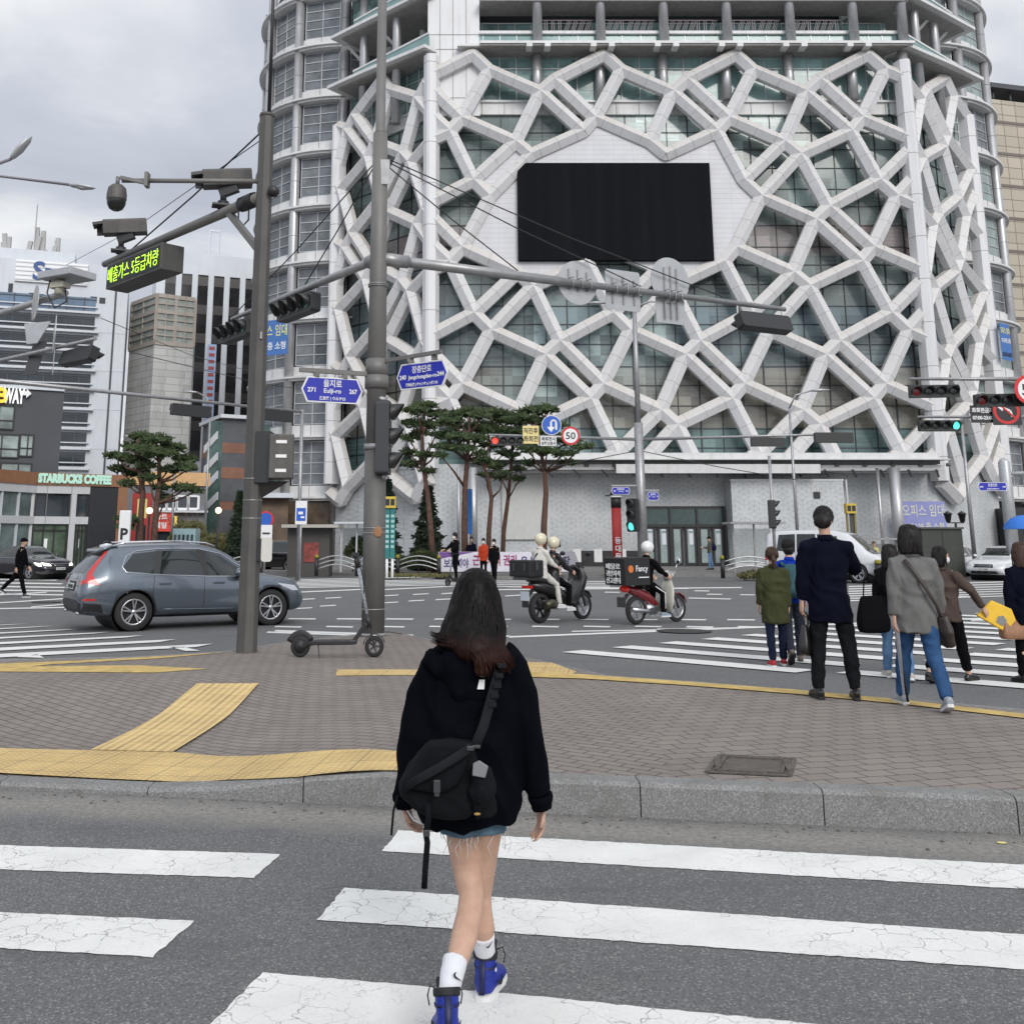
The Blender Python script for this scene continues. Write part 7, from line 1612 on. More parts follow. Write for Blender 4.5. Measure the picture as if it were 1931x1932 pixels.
def kick_scooter(label,loc,rz,k=1.0):
 """x forward, front wheel at x=.98"""
 o=thing('kick_scooter',label,'kick scooter',loc,rz)
 for x,r,sp in((0,.125,0),(.97,.125,5)):
  wo=bpy.data.objects.new('wheel',None);COL.objects.link(wo);wo.parent=o;wo.location=(x,0,r);T=Matrix.Rotation(R(90),4,'X')
  mb=MB();mb.lathe([(r*.62,-.03),(r*.9,-.035),(r,-.015),(r,.015),(r*.9,.035),(r*.62,.03)],(0,0,0),28,T);mb.build('tyre',RUB,wo,local=True)
  mb=MB()
  if sp:
   for q in range(sp):a=2*math.pi*q/sp;mb.bar((0,0,0),(math.cos(a)*r*.64,0,math.sin(a)*r*.64),.022,.022)
   mb.lathe([(r*.66,-.022),(r*.58,-.022),(r*.58,.022),(r*.66,.022)],(0,0,0),24,T);mb.cyl((0,-.045,0),(0,.045,0),.018,n=10)
  else:mb.lathe([(0,-.04),(r*.63,-.035),(r*.63,.035),(0,.04)],(0,0,0),24,T)
  mb.build('rim',[SCB if not sp else SIGG],wo,local=True)
 mb=MB();mb.loft([[Vector((x,y,z))for y,z in((-w_,z0),(w_,z0),(w_,z1),(-w_,z1))]for x,w_,z0,z1 in((.02,.05,.13,.165),(.16,.085,.145,.20),(.66,.085,.15,.205),(.74,.07,.155,.21))],smooth=False);mb.build('deck',SCB,o,local=True,bevel=.012)
 mb=MB();mb.bar((-.0,.05,.125),(.2,.05,.165),.02,.035);mb.bar((0,-.05,.125),(.2,-.05,.165),.02,.035);mb.bar((.7,0,.185),(.86,0,.40),.06,.055,prof=None);mb.build('frame',SCB,o,local=True,bevel=.008)
 mb=MB();
 for sg in(-1,1):mb.bar((.97,sg*.05,.125),(.90,sg*.035,.36),.018,.03)
 mb.tube([(.905,0,.34),(.865,0,.50)],.032,12);mb.build('fork',SCB,o,local=True)
 mb=MB();mb.tube([(.875,0,.46),(.74,0,1.08)],.024,14);mb.build('stem',mat('sticker_stem',(.3,.33,.36),.5,var=.9,vscale=60),o,local=True)
 mb=MB();mb.tube([(.745,0,1.06),(.70,0,1.20)],.03,12);mb.tube([(.69,-.25,1.215),(.715,-.12,1.20),(.72,.12,1.20),(.69,.25,1.215)],.013,10);mb.box((.70,0,1.22),(.09,.07,.05));mb.build('handlebar',SCB,o,local=True)
 for sg in(-1,1):mb=MB();mb.cyl((.70,sg*.15,1.207),(.688,sg*.27,1.216),.019);mb.bar((.76,sg*.13,1.20),(.75,sg*.22,1.175),.012,.012);mb.build('grip',SCB,o,local=True)
 mb=MB();mb.tube([Vector((.15*math.cos(R(a)),0,.125+.148*math.sin(R(a))))for a in range(25,175,15)],[(.006,.045)]*10,8,Vector((0,1,0)));mb.build('rear_mudguard',SCB,o,local=True)
 mb=MB();mb.tube([Vector((.97+.145*math.cos(R(a)),0,.125+.145*math.sin(R(a))))for a in range(20,175,15)],[(.04,.006)]*11,8,Vector((0,1,0)));mb.build('front_mudguard',SCB,o,local=True)
 mb=MB();mb.bar((.24,-.06,.15),(.27,-.13,.0),.014,.014);mb.build('kickstand',SCB,o,local=True)
 mb=MB();mb.tube([(.73,.03,1.17),(.80,.06,.95),(.83,.04,.7),(.87,.03,.45)],.006,6);mb.tube([(.73,-.03,1.17),(.84,-.05,1.0),(.82,-.03,.75)],.006,6);mb.build('cables',BLACKM,o,local=True);return o
a,b=gisl(566,1240),gisl(696,1240);kd=math.atan2(b.y-a.y,b.x-a.x);ks=kick_scooter('black kick scooter parked on its stand in front of the grey pole',(a.x,a.y,isl(a.x,a.y)+.0),kd)
ks.scale=(1.0,1.0,1.08)
mb=MB();p=gisl(722,1199);
for k in range(3):mb.tube([p+Vector((-.25+.1*k,.05*k,.03)),p+Vector((.1,-.05,.06)),p+Vector((.32,.0,.02))],.008,5)
tag(mb.build('twig',mat('twig_brown',(.08,.045,.03),.9)),'thin broken twig on the paving at the foot of the grey pole','twig')
def moto_wheel(o,x,r,w_,n_sp=6,m_=ALLOY):
 wo=bpy.data.objects.new('wheel',None);COL.objects.link(wo);wo.parent=o;wo.location=(x,0,r);T=Matrix.Rotation(R(90),4,'X')
 mb=MB();mb.lathe([(r*.70,-w_*.42),(r*.88,-w_*.5),(r*.97,-w_*.3),(r,0),(r*.97,w_*.3),(r*.88,w_*.5),(r*.70,w_*.42)],(0,0,0),28,T);mb.build('tyre',RUB,wo,local=True)
 mb=MB();mb.lathe([(r*.72,-w_*.3),(r*.64,-w_*.3),(r*.64,w_*.3),(r*.72,w_*.3)],(0,0,0),28,T);mb.cyl((0,-w_*.5,0),(0,w_*.5,0),r*.14)
 for q in range(n_sp):a=2*math.pi*q/n_sp;mb.bar((0,0,0),(math.cos(a)*r*.68,0,math.sin(a)*r*.68),r*.07,w_*.3)
 mb.build('rim',m_,wo,local=True)
def blobpart(o,name,m_,pts,rad,n=14,ref=Vector((0,1,0))):mb=MB();mb.tube(pts,rad,n,ref);return mb.build(name,m_,o,local=True)
MBLK=mat('moto_black',(.010,.010,.011),.35,coat=.4)
r1=gnd(1018,1176);f1=gnd(1097,1170.5);mh=math.atan2(f1.y-r1.y,f1.x-r1.x);WB=(f1-r1).length
mh=math.atan2(1,1.02);ms=thing('motor_scooter','big black motor scooter with a top box and two riders','motor scooter',(r1.x,r1.y,0),mh)
moto_wheel(ms,0,.31,.15,6,RIMD);moto_wheel(ms,1.42,.30,.12,6,ALLOY)
blobpart(ms,'body',MBLK,[(-.30,0,.80),(.0,0,.74),(.35,0,.66),(.7,0,.50),(1.0,0,.48),(1.2,0,.72),(1.32,0,.95)],[(.05,.05),(.16,.13),(.20,.17),(.18,.16),(.19,.18),(.22,.16),(.10,.08)],16)
blobpart(ms,'seat',mat('seat_vinyl',(.02,.02,.02),.5),[(-.35,0,.90),(-.1,0,.88),(.2,0,.86),(.35,0,.80),(.65,0,.78),(.75,0,.84)],[(.08,.04),(.14,.06),(.15,.06),(.14,.05),(.13,.05),(.05,.04)],14)
blobpart(ms,'front_fairing',MBLK,[(1.12,0,.45),(1.22,0,.70),(1.30,0,.92),(1.22,0,1.10),(1.12,0,1.16)],[(.15,.08),(.24,.12),(.26,.12),(.18,.08),(.06,.03)],16)
mb=MB();mb.loft([[Vector((x+.10*(y/.2)**2*-1,y,z))for y in(-.2*w_,-.1*w_,0,.1*w_,.2*w_)]for x,z,w_ in((1.24,1.08,1),(1.17,1.28,.95),(1.08,1.46,.7))],cap=False,closed=False)
wg=mat('windshield',(.10,.11,.12),.05);wg.node_tree.nodes['Principled BSDF'].inputs['Alpha'].default_value=.55;mb.build('windshield',wg,ms,local=True)
blobpart(ms,'front_mudguard',MBLK,[Vector((1.42+.34*math.cos(R(a)),0,.30+.34*math.sin(R(a))))for a in(30,60,90,120,150)],[(.05,.02),(.08,.02),(.08,.02),(.08,.02),(.06,.02)])
mb=MB();[mb.tube([(1.42,s_*.09,.30),(1.24,s_*.08,.80)],.028,8)for s_ in(-1,1)];mb.build('fork',SIGG,ms,local=True)
mb=MB();mb.tube([(-.05,-.19,.36),(.15,-.2,.42),(.55,-.19,.33)],[.085,.08,.035],12);mb.build('exhaust',mat('exhaust_olive',(.10,.095,.06),.4,.5,var=.5),ms,local=True)
mb=MB();mb.lohi((0,-.12,.28),(.55,.12,.48));mb.build('engine',SIGG,ms,local=True,bevel=.03)
mb=MB();mb.tube([(1.08,-.34,1.12),(1.15,-.2,1.16),(1.2,0,1.12),(1.15,.2,1.16),(1.08,.34,1.12)],.016,8);[mb.cyl((1.14,s_*.24,1.16),(1.22,s_*.33,1.38),.008)for s_ in(-1,1)];mb.build('handlebar',BLACKM,ms,local=True)
for s_ in(-1,1):mb=MB();mb.ell((1.22,s_*.36,1.42),(.03,.08,.05));mb.build('mirror',BLACKM,ms,local=True)
mb=MB();mb.lohi((-.62,-.29,.96),(-.18,.29,1.30));mb.build('top_box',mat('top_box_black',(.012,.012,.013),.5),ms,local=True,bevel=.03)
mb=MB();[mb.lohi((-.64,y-.02,1.08),(-.618,y+.02,1.24))for y in(-.15,.15)];mb.lohi((-.45,-.31,1.1),(-.38,-.285,1.26));mb.lohi((-.6,-.2,.90),(-.1,.2,.955));mb.build('box_latches',SIGG,ms,local=True)
mb=MB();mb.lohi((-.47,-.11,.48),(-.45,.11,.66));mb.build('number_plate',mat('moto_plate',(.45,.5,.53),.5),ms,local=True);mb=MB();mb.lohi((-.46,-.08,.34),(-.44,.08,.47));mb.bar((-.2,0,.7),(-.45,0,.5),.1,.03);mb.build('plate_holder',BLACKM,ms,local=True)
mb=MB();mb.lohi((-.42,-.12,.72),(-.34,.12,.78));mb.build('tail_lamp',TAILR,ms,local=True)
r2=gnd(1200,1178.5);mh2=R(36);dsr=thing('delivery_scooter','red and cream delivery scooter with a black cargo box','motor scooter',(r2.x,r2.y,0),mh2)
SRED=mat('scooter_red',(.16,.012,.015),.3,coat=.6);SCRM=mat('scooter_cream',(.45,.44,.38),.35,coat=.4)
moto_wheel(dsr,0,.29,.08,5);moto_wheel(dsr,1.22,.29,.075,5)
blobpart(dsr,'body',SRED,[(-.28,0,.74),(0,0,.66),(.3,0,.55),(.55,0,.40),(.68,0,.34)],[(.06,.06),(.12,.10),(.11,.11),(.08,.09),(.05,.05)])
blobpart(dsr,'leg_shield',SCRM,[(.86,0,.22),(.90,0,.45),(.96,0,.70),(1.0,0,.88)],[(.20,.03),(.24,.04),(.20,.05),(.10,.04)])
blobpart(dsr,'head_fairing',SCRM,[(.98,0,.88),(1.0,0,.98),(.96,0,1.06)],[(.07,.07),(.13,.10),(.05,.05)]);mb=MB();mb.ell((1.10,0,.98),(.03,.08,.07));mb.build('head_lamp',HEADL,dsr,local=True)
blobpart(dsr,'seat',mat('seat_vinyl',(.02,.02,.02),.5),[(.1,0,.76),(.3,0,.75),(.55,0,.72)],[(.12,.04),(.13,.05),(.08,.04)])
blobpart(dsr,'front_mudguard',SRED,[Vector((1.22+.32*math.cos(R(a)),0,.29+.32*math.sin(R(a))))for a in(20,50,80,110,140)],[(.04,.02),(.06,.02),(.06,.02),(.06,.02),(.05,.02)])
mb=MB();[mb.tube([(1.22,s_*.07,.29),(1.04,s_*.05,.80)],.022,8)for s_ in(-1,1)];mb.build('fork',SIGG,dsr,local=True)
mb=MB();mb.tube([(-.25,-.12,.32),(.1,-.13,.28),(.5,-.12,.24)],[.05,.045,.02],12);mb.build('exhaust',ALLOY,dsr,local=True);mb=MB();mb.tube([(.25,0,.30),(.62,0,.33)],[(.11,.10),(.08,.08)],12);mb.tube([(.0,-.1,.29),(.4,-.1,.31)],[(.02,.07),(.02,.06)],10);mb.build('engine',ALLOY,dsr,local=True)
mb=MB();mb.tube([(.9,-.32,1.02),(.97,-.12,1.05),(.97,.12,1.05),(.9,.32,1.02)],.015,8);mb.cyl((.95,-.22,1.04),(1.0,-.28,1.22),.007);mb.build('handlebar',CHROME,dsr,local=True);mb=MB();mb.ell((1.0,-.30,1.27),(.02,.06,.08));mb.build('mirror',CHROME,dsr,local=True)
mb=MB();mb.ell((-.31,0,.72),(.09,.13,.07));mb.build('tail_lamp',TAILR,dsr,local=True);mb=MB();mb.bar((-.22,0,.62),(-.42,0,.40),.1,.02);mb.lohi((-.42,-.12,.36),(-.40,.12,.56));mb.build('plate_holder',SIGG,dsr,local=True)
BX=mat('cargo_black',(.012,.012,.014),.5);mb=MB();mb.loft([[Vector((x,y,z))for x,y in((-.60+i,-.30),(-.60+i,.30),(.14,.30),(.14,-.30))]for z,i in((.80,.04),(1.34,0),(1.36,.02))],smooth=False);mb.build('cargo_box',BX,dsr,local=True,bevel=.012)
mb=MB()
for k,t_ in enumerate(('배달로','귀인자석','신고센터')):text_mb(mb,t_,face_M((-.595,.03,1.18-.14*k),(-1,0,0)),.13,width=.40,depth=.006,bold=.002)
text_mb(mb,'Fancy',face_M((-.10,-.305,1.12),(0,-1,0)),.17,width=.34,depth=.006);mb.lohi((-.2,-.307,.95),(.1,-.303,.97));mb.build('lettering',WHS,dsr,local=True)
mb=MB();mb.prism(circ(.075),face_M((-.42,-.308,1.13),(0,-1,0)),.005);mb.build('logo',mat('logo_orange',(.6,.16,.03),.5),dsr,local=True)
# ============================================================= PEOPLE
def fuse(name,mb,m_,parent,voxel=.012,it=4,fold=0.0,fs=(9,9,5),sf=.5,local=False):
 """melt overlapping shapes into one continuous surface, smooth it, add cloth folds"""
 if parent is not None and not local:L=parent_world(parent).inverted();mb.v=[L@v for v in mb.v]
 me=mb.mesh('t');bm=bmesh.new();bm.from_mesh(me);bmesh.ops.recalc_face_normals(bm,faces=bm.faces);bm.to_mesh(me);bm.free()
 ob=bpy.data.objects.new('t',me);COL.objects.link(ob);r=ob.modifiers.new('r','REMESH');r.mode='VOXEL';r.voxel_size=voxel;r.use_smooth_shade=True
 s=ob.modifiers.new('s','SMOOTH');s.factor=sf;s.iterations=it
 bpy.context.view_layer.update();m2=bpy.data.meshes.new_from_object(ob.evaluated_get(bpy.context.evaluated_depsgraph_get()));bpy.data.objects.remove(ob)
 if fold:
  nn=[v.normal.copy()for v in m2.vertices]
  for v,n in zip(m2.vertices,nn):
   p=Vector((v.co.x*fs[0],v.co.y*fs[1],v.co.z*fs[2]));w_=Vector((noise.noise(p*.5+Vector((7,1,3))),)*3)*1.2
   k=1-abs(noise.noise(p+w_))*2;v.co+=n*fold*(k*.8+noise.noise(p*2.3)*.35-.5)
 m2.polygons.foreach_set('use_smooth',[True]*len(m2.polygons));m2.materials.clear();m2.materials.append(m_)
 o=bpy.data.objects.new(name,m2);COL.objects.link(o)
 if parent is not None:o.parent=parent
 return o
SKIN=NT('skin',.5,.35);SKIN.color(SKIN.ramp(SKIN.noise(14,4,.6),[(.3,(.45,.275,.195)),(.7,(.57,.37,.275))]));SKIN.b.inputs['Subsurface Weight'].default_value=.12;SKIN.b.inputs['Subsurface Scale'].default_value=.02;SKIN=SKIN.m
def cloth(name,c,var=.22,vs=5,rough=.9,bs=220,bump=.25):return mat(name,c,rough,0,.07,var=var,vscale=vs,bump=bump,bscale=bs)
def hairmat(name,c):g=NT(name,.5,.25);g.color(g.ramp(g.noise(60,3,.6,g.map(scale=(1,1,.08))),[(.3,tuple(k*.5 for k in c)),(.7,tuple(k*1.7 for k in c))]));g.bump(g.noise(90,2,.5,g.map(scale=(1,1,.06))),.6,.004);return g.m
HAIRB=hairmat('black_hair',(.012,.010,.010));MASKM=mat('face_mask',(.68,.69,.70),.7);EYE_=mat('eye_dark',(.02,.015,.012),.2)
def hand(mb,wr,d,pn,sg,k=1.0,curl=.5):
 d=d.normalized();pn=(pn-d*pn.dot(d)).normalized();w_=d.cross(pn)
 mb.tube([wr-d*.02*k,wr+d*.02*k,wr+d*.06*k,wr+d*.092*k],[(.018*k,.025*k),(.017*k,.034*k),(.015*k,.040*k),(.011*k,.038*k)],10,pn)
 for i,L in zip((-1.5,-.5,.5,1.5),(.8,.95,1.0,.88)if sg>0 else(.88,1.0,.95,.8)):
  b=wr+d*.086*k+w_*(i*.0195*k);P_=[b];a=.25*curl+.08*abs(i)
  for s in(.036,.026,.020):a+=curl*.75;P_.append(P_[-1]+(d*math.cos(a)+pn*math.sin(a))*s*L*k+w_*(i*.0012))
  mb.tube(P_,[.0088*k,.0084*k,.0076*k,.006*k],8)
 t=wr+d*.025*k+w_*(sg*.03*k);mb.tube([t,t+(d*.032+w_*sg*.016+pn*.014)*k,t+(d*.058+w_*sg*.014+pn*.026)*k],[.012*k,.010*k,.007*k],8)
def shoe(name,parent,an,d,m_,sole,L=.25,high=False,local=True,pitch=0.0,voxel=.01,k=1.0):
 """an: point at ankle centre ~ .09 above the sole; d: flat toe direction"""
 d=Vector((d[0],d[1],0)).normalized();sd=Vector((d.y,-d.x,0));up=Vector((0,0,1))
 Rm=Matrix.Rotation(pitch,3,sd);T=lambda x,y,z:an+Rm@(d*x*k+sd*y*k+up*(z-.09)*k)
 mb=MB();S_=[(-.075,.028,.055),(-.05,.036,.075),(.0,.036,.085),(.05,.038,.070),(.11,.044,.052),(.15,.042,.042),(.175,.030,.034)]
 mb.tube([T(x*L/.25,0,.012+h/2)for x,w_,h in S_],[(h/2+.01,w_)for x,w_,h in S_],14,up)
 mb.tube([T(-.03,0,.05),T(-.02,0,.13 if high else.095)],[.038*k,.040*k],12);fuse(name,mb,m_,parent,voxel,2,local=local)
 mb=MB();out_=[(-.085,0),(-.075,.028),(-.03,.036),(.05,.036),(.12,.046),(.165,.036),(.185,0),(.165,-.036),(.12,-.046),(.05,-.036),(-.03,-.036),(-.075,-.028)]
 v=[T(x*L/.25,y,z)for z in(-.002,.028)for x,y in out_];n=len(out_)
 mb.add(v,[tuple(range(n)),tuple(range(n,2*n))]+[(i,(i+1)%n,n+(i+1)%n,n+i)for i in range(n)]);mb.build('sole',sole,parent,local=local,bevel=.004)
WSOLE=mat('white_sole',(.62,.62,.62),.6);BSOLE=mat('black_sole',(.015,.015,.015),.6)
BLKL=mat('black_leather',(.012,.011,.011),.35)
def figure(label,loc,rz,H,top,legs,shoes,hair='short',hairm=HAIRB,leg=((0,0,.02),(0,0,.02)),arm=((.05,.12,.15),(.05,.12,.15)),lean=0.0,head=(0,0),hem=.48,slack=1.0,sleeve=1.0,leglen=1.0,legs_k=1.0,mask=False,pz=None,vox=.016,group=None,helmet=None,sole=BSOLE,shoe_L=.25,ankle=False,foot_pitch=(0,0),hairlen=.12,collar=True,armdir=None,wide=1.0):
 """a person facing local +y; angles in radians: leg (forward, knee, out), arm (forward, out, elbow)"""
 s=H/1.7;V=Vector
 J={}
 def rx(a,v):return Matrix.Rotation(a,3,'X')@V(v)
 P0=.90*s
 low=9
 for i,sg in enumerate((-1,1)):
  f,kn,ab=leg[i];hp=V((sg*.085*s,0,0));d1=V((sg*math.sin(ab),math.sin(f)*math.cos(ab),-math.cos(f)*math.cos(ab)));kneeP=hp+d1*.42*s
  a2=f-kn;d2=V((sg*math.sin(ab)*.6,math.sin(a2),-math.cos(a2))).normalized();an=kneeP+d2*.40*s;J['hip',sg],J['knee',sg],J['ank',sg]=hp,kneeP,an;low=min(low,an.z)
 base=(pz if pz is not None else-low+.09*s);up_=V((0,0,base))
 for k in list(J):J[k]=J[k]+up_
 T=lambda x,y,z:up_+rx(-lean,(x*s,y*s,z*s))
 for i,sg in enumerate((-1,1)):
  f,ab,el=arm[i];sh=T(sg*.168*wide,-.01,.462);d1=V((sg*math.sin(ab),math.sin(f-lean*0)*math.cos(ab),-math.cos(f)*math.cos(ab)));e_=sh+d1*.27*s;a2=f+el
  d2=V((sg*math.sin(ab)*(.5 if el<1 else-1.2),math.sin(a2),-math.cos(a2))).normalized();wr=e_+d2*.235*s;J['sh',sg],J['el',sg],J['wr',sg],J['fd',sg]=sh,e_,wr,d2
 o=thing('person',label,'person',loc,rz,group);o.name='person'
 hc=T(0,.015,.708);hm=Matrix.Rotation(head[0],3,'Z')@Matrix.Rotation(-head[1],3,'X');HP=lambda x,y,z:hc+hm@V((x*s*.95,y*s*.95,z*s*.97))
 R4=hm.to_4x4();mb=MB();r=lambda a,b:(a*s,b*s)
 mb.tube([T(0,0,-.02),T(0,.0,.12),T(0,.0,.30),T(0,-.01,.46),T(0,-.005,.53)],[r(.15,.10),r(.125,.09),r(.145,.10),r(.13,.085),r(.06,.055)],16,(1,0,0));mb.tube([T(0,-.01,.5),T(0,0,.60),HP(0,0,-.02)],[r(.055,.055),r(.052,.055),r(.05,.055)],12,(1,0,0))
 mb.ell(HP(0,0,.02),(.074*s,.092*s,.10*s),R4);mb.ell(HP(0,.025,-.045),(.056*s,.062*s,.062*s),R4);mb.ell(HP(0,.095,-.02),(.012*s,.02*s,.02*s),R4)
 for sg in(-1,1):mb.ell(HP(sg*.076,-.005,-.01),(.010*s,.020*s,.03*s),R4)
 for sg in(-1,1):
  mb.tube([T(sg*.11,0,.485),J['sh',sg],J['el',sg],J['wr',sg]],[.05*s,.048*s,.036*s,.024*s],10);hand(mb,J['wr',sg],J['fd',sg],V((-sg,.2,0)),sg,s*1.05,.45)
  mb.tube([J['hip',sg]+V((0,0,.05*s)),J['hip',sg].lerp(J['knee',sg],.5),J['knee',sg],J['knee',sg].lerp(J['ank',sg],.3)-V((0,.012*s,0)),J['ank',sg]],[.075*s,.068*s,.05*s,.052*s,.034*s],12)
 fuse('body',mb,SKIN,o,vox*.62,2,local=True)
 if helmet is None and vox<.03:
  mb=MB();[mb.ell(HP(sg*.031,.086,.005),(.012*s,.007*s,.006*s),R4)for sg in(-1,1)];mb.build('eyes',EYE_,o,local=True)
  if not mask:mb=MB();mb.ell(HP(0,.085,-.065),(.022*s,.006*s,.005*s),R4);mb.build('mouth',mat('lips',(.30,.10,.09),.5),o,local=True)
 if mask:mb=MB();mb.ell(HP(0,.045,-.055),(.060*s,.062*s,.052*s),R4);mb.build('face_mask',MASKM,o,local=True)
 if legs:
  mb=MB();mb.tube([T(0,0,.12),up_+V((0,-.005,.0)),up_+V((0,0,-.07*s))],[r(.135,.105),r(.168,.125),r(.14,.115)],18,(1,0,0))
  for sg in(-1,1):
   h_,k_,a_=J['hip',sg],J['knee',sg],J['ank',sg];e=k_.lerp(a_,leglen)
   mb.tube([h_+V((0,0,.02)),h_.lerp(k_,.5),k_,k_.lerp(e,.4)-V((0,.01,0)),e],[.092*s*legs_k,.082*s*legs_k,.065*s*legs_k,.064*s*legs_k,.053*s*legs_k*(1 if leglen>.8 else 1)],14)
  fuse('trousers',mb,legs,o,vox,2,.014*s,(8,8,7),local=True)
 for i,sg in enumerate((-1,1)):shoe('shoe',o,J['ank',sg]+V((0,0,0)),V((sg*.12,1,0)),shoes,sole,shoe_L,pitch=foot_pitch[i],voxel=vox*.7,k=s)
 zt=(hem-.53)*1.7;k=slack;mb=MB()
 mb.tube([T(0,0,zt)if lean<.3 else T(0,0,max(zt,-.1)),T(0,0,zt*.4+.04),T(0,0,.16),T(0,0,.33),T(0,-.01,.46),T(0,-.008,.535)],[r(.178*k,.135*k),r(.172*k,.13*k),r(.152*k,.118*k),r(.168*k,.125*k),r(.145*wide,.10),r(.072,.065)],20,(1,0,0))
 for sg in(-1,1):
  q=sleeve;mb.tube([T(sg*.05,-.01,.495),T(sg*.115,-.01,.487),J['sh',sg]+V((-sg*.008,0,.004)),J['sh',sg].lerp(J['el',sg],.45),J['el',sg],J['el',sg].lerp(J['wr',sg],.55),J['wr',sg]-J['fd',sg]*.01],[.058*s,.060*s,.066*s*q,.065*s*q,.057*s*q,.052*s*q,.042*s*q],14)
 fuse('coat' if hem<.45 else 'jacket',mb,top,o,vox,3,.028*s,(6,6,4),local=True)
 if collar:mb=MB();mb.tube([T(0,-.012,.52),T(0,-.006,.575)],[r(.078,.075),r(.066,.066)],18,(1,0,0),cap=False);c_=mb.build('collar',top,o,local=True);md=c_.modifiers.new('s','SOLIDIFY');md.thickness=.012
 if helmet:
  mb=MB();mb.ell(HP(0,-.005,.035),(.125*s,.15*s,.135*s),R4,24,16);hb=mb.build('helmet',helmet,o,local=True)
  mb=MB();mb.loft([[HP(.122*math.sin(a),.10*math.cos(a)+.062,z)for a in[R(q)for q in range(-75,76,15)]]for z in(-.06,.03,.075)],cap=False,closed=False);mb.build('visor',CGLASS,o,local=True)
 else:
  mb=MB();mb.ell(HP(0,-.014,.035),(.088*s,.100*s,.102*s),R4)
  if hair=='short':mb.ell(HP(0,-.012,.045),(.093*s,.106*s,.106*s),R4);mb.ell(HP(0,-.045,-.025),(.083*s,.072*s,.08*s),R4)
  elif hair=='bob':mb.tube([HP(0,-.02,.03),HP(0,-.038,-.06),HP(0,-.045,-hairlen)],[r(.098,.094),r(.110,.085),r(.106,.075)],16,hm@V((1,0,0)))
  elif hair=='tail':mb.ell(HP(0,-.035,-.01),(.085*s,.075*s,.08*s),R4);mb.tube([HP(0,-.10,.0),HP(0,-.135,-.07),HP(0,-.125,-.20)],[.022*s,.038*s,.02*s],10)
  if hair=='cap':mb=MB();mb.ell(HP(0,-.005,.045),(.088*s,.100*s,.09*s),R4);mb.tube([HP(0,.07,.05),HP(0,.16,.03)],[r(.07,.012),r(.05,.008)],12,hm@V((1,0,0)))
  ho=fuse('hair' if hair!='cap' else 'cap',mb,hairm,o,vox*.7,2,.006*s,(34,34,8)if hair=='short' else(30,30,4),local=True)
  if hair=='short' and vox<.02:
   rnd=random.Random(3);mb=MB()
   for q in range(260):
    a=rnd.uniform(0,6.28);b=rnd.uniform(.1,2.0 if math.sin(a)<.3 else 1.2);P_=[HP(math.sin(b+t)*math.cos(a+t*.3)*.096,-.014+math.sin(b+t)*math.sin(a+t*.3)*.108,.043+.108*math.cos(b+t))for t in(0,.14,.28,.38)];mb.tube(P_,[.002*s,.0045*s,.004*s,.001*s],5)
   mb.build('hair_locks',hairm,o,local=True)
  if hair in('bob','tail')and vox<.02:
   rnd=random.Random(len(label));L_={'bob':hairlen+.03,'tail':.05}[hair];mb=MB()
   for q in range(150):
    LL=L_*rnd.uniform(.55,1.15)
    a=rnd.uniform(R(150),R(390))if hair!='short' else rnd.uniform(0,6.28);b=rnd.uniform(.1,.5);x,y=math.cos(a),math.sin(a);P_=[]
    for t in(0,.3,.6,.85,1):rr=min(1,math.sin(min(1.57,b+t*1.5)))*(1.02+.10*t*rnd.random());z=.035+.10*math.cos(min(1.57,b+t*1.3))-max(0,t-.35)*(LL+.03)*1.35;P_.append(HP(x*.094*rr*(1.12 if hair=='bob' else 1),-.016+y*.100*rr,z))
    mb.tube(P_,[.003*s,.0045*s,.0045*s,.0035*s,.001*s],5)
   mb.build('hair_locks',hairm,o,local=True)
 o['J']=0;del o['J']
 W=Matrix.Translation(V(loc))@Matrix.Rotation(rz,4,'Z');J2={k_:W@v for k_,v in J.items()if k_[0]!='fd'};J2['T']=lambda x,y,z:W@T(x,y,z);J2['o']=o
 return J2
def on_road(x,y):p=gnd(x,y);return(p.x,p.y,0)
def on_isl(x,y):p=gisl(x,y);return(p.x,p.y,isl(p.x,p.y))
def tote(name,label,c,W_,H_,D_,rz,m_,parts=True,cat='bag',tilt=0.0,handle=.16):
 c=Vector(c);o=thing(name,label,cat,c);M=Matrix.Translation(c)@Matrix.Rotation(rz,4,'Z')@Matrix.Rotation(tilt,4,'Y');mb=MB()
 mb.loft([[M@Vector((x,y,z))for x,y in rrect(W_*k,D_*q,min(W_*k,D_*q)*.3)]for z,k,q in((-H_/2,.80,.7),(-H_*.42,.98,1),(-H_*.2,1.03,1.1),(H_*.1,.93,.9),(H_*.42,.74,.5),(H_/2,.68,.3))]);b=mb.build('bag_body',m_,o);md=b.modifiers.new('s','SUBSURF');md.levels=md.render_levels=2
 mb=MB();mb.tube([M@Vector((x,0,z))for x,z in((-W_*.28,H_*.46),(-W_*.22,H_*.5+handle*.7),(0,H_*.5+handle),(W_*.22,H_*.5+handle*.7),(W_*.28,H_*.46))],.009,8);mb.build('handle',m_,o);return o
NAVY=cloth('navy_wool',(.004,.005,.013));DGRY=cloth('charcoal_trouser',(.011,.012,.014));DENIM=cloth('blue_denim',(.035,.085,.19),.35,7);DENL=cloth('light_denim',(.12,.22,.38),.3,7);BLKC=cloth('black_cloth',(.005,.005,.006));WHTC=cloth('white_cloth',(.62,.60,.56),.12)
TWEED=NT('grey_tweed',.95,.15);TWEED.color(TWEED.mix(TWEED.math('GREATER_THAN',TWEED.noise(420,2,.8),.52),(.115,.115,.112),(.18,.18,.172)));TWEED.bump(TWEED.noise(200,2),.3,.002)
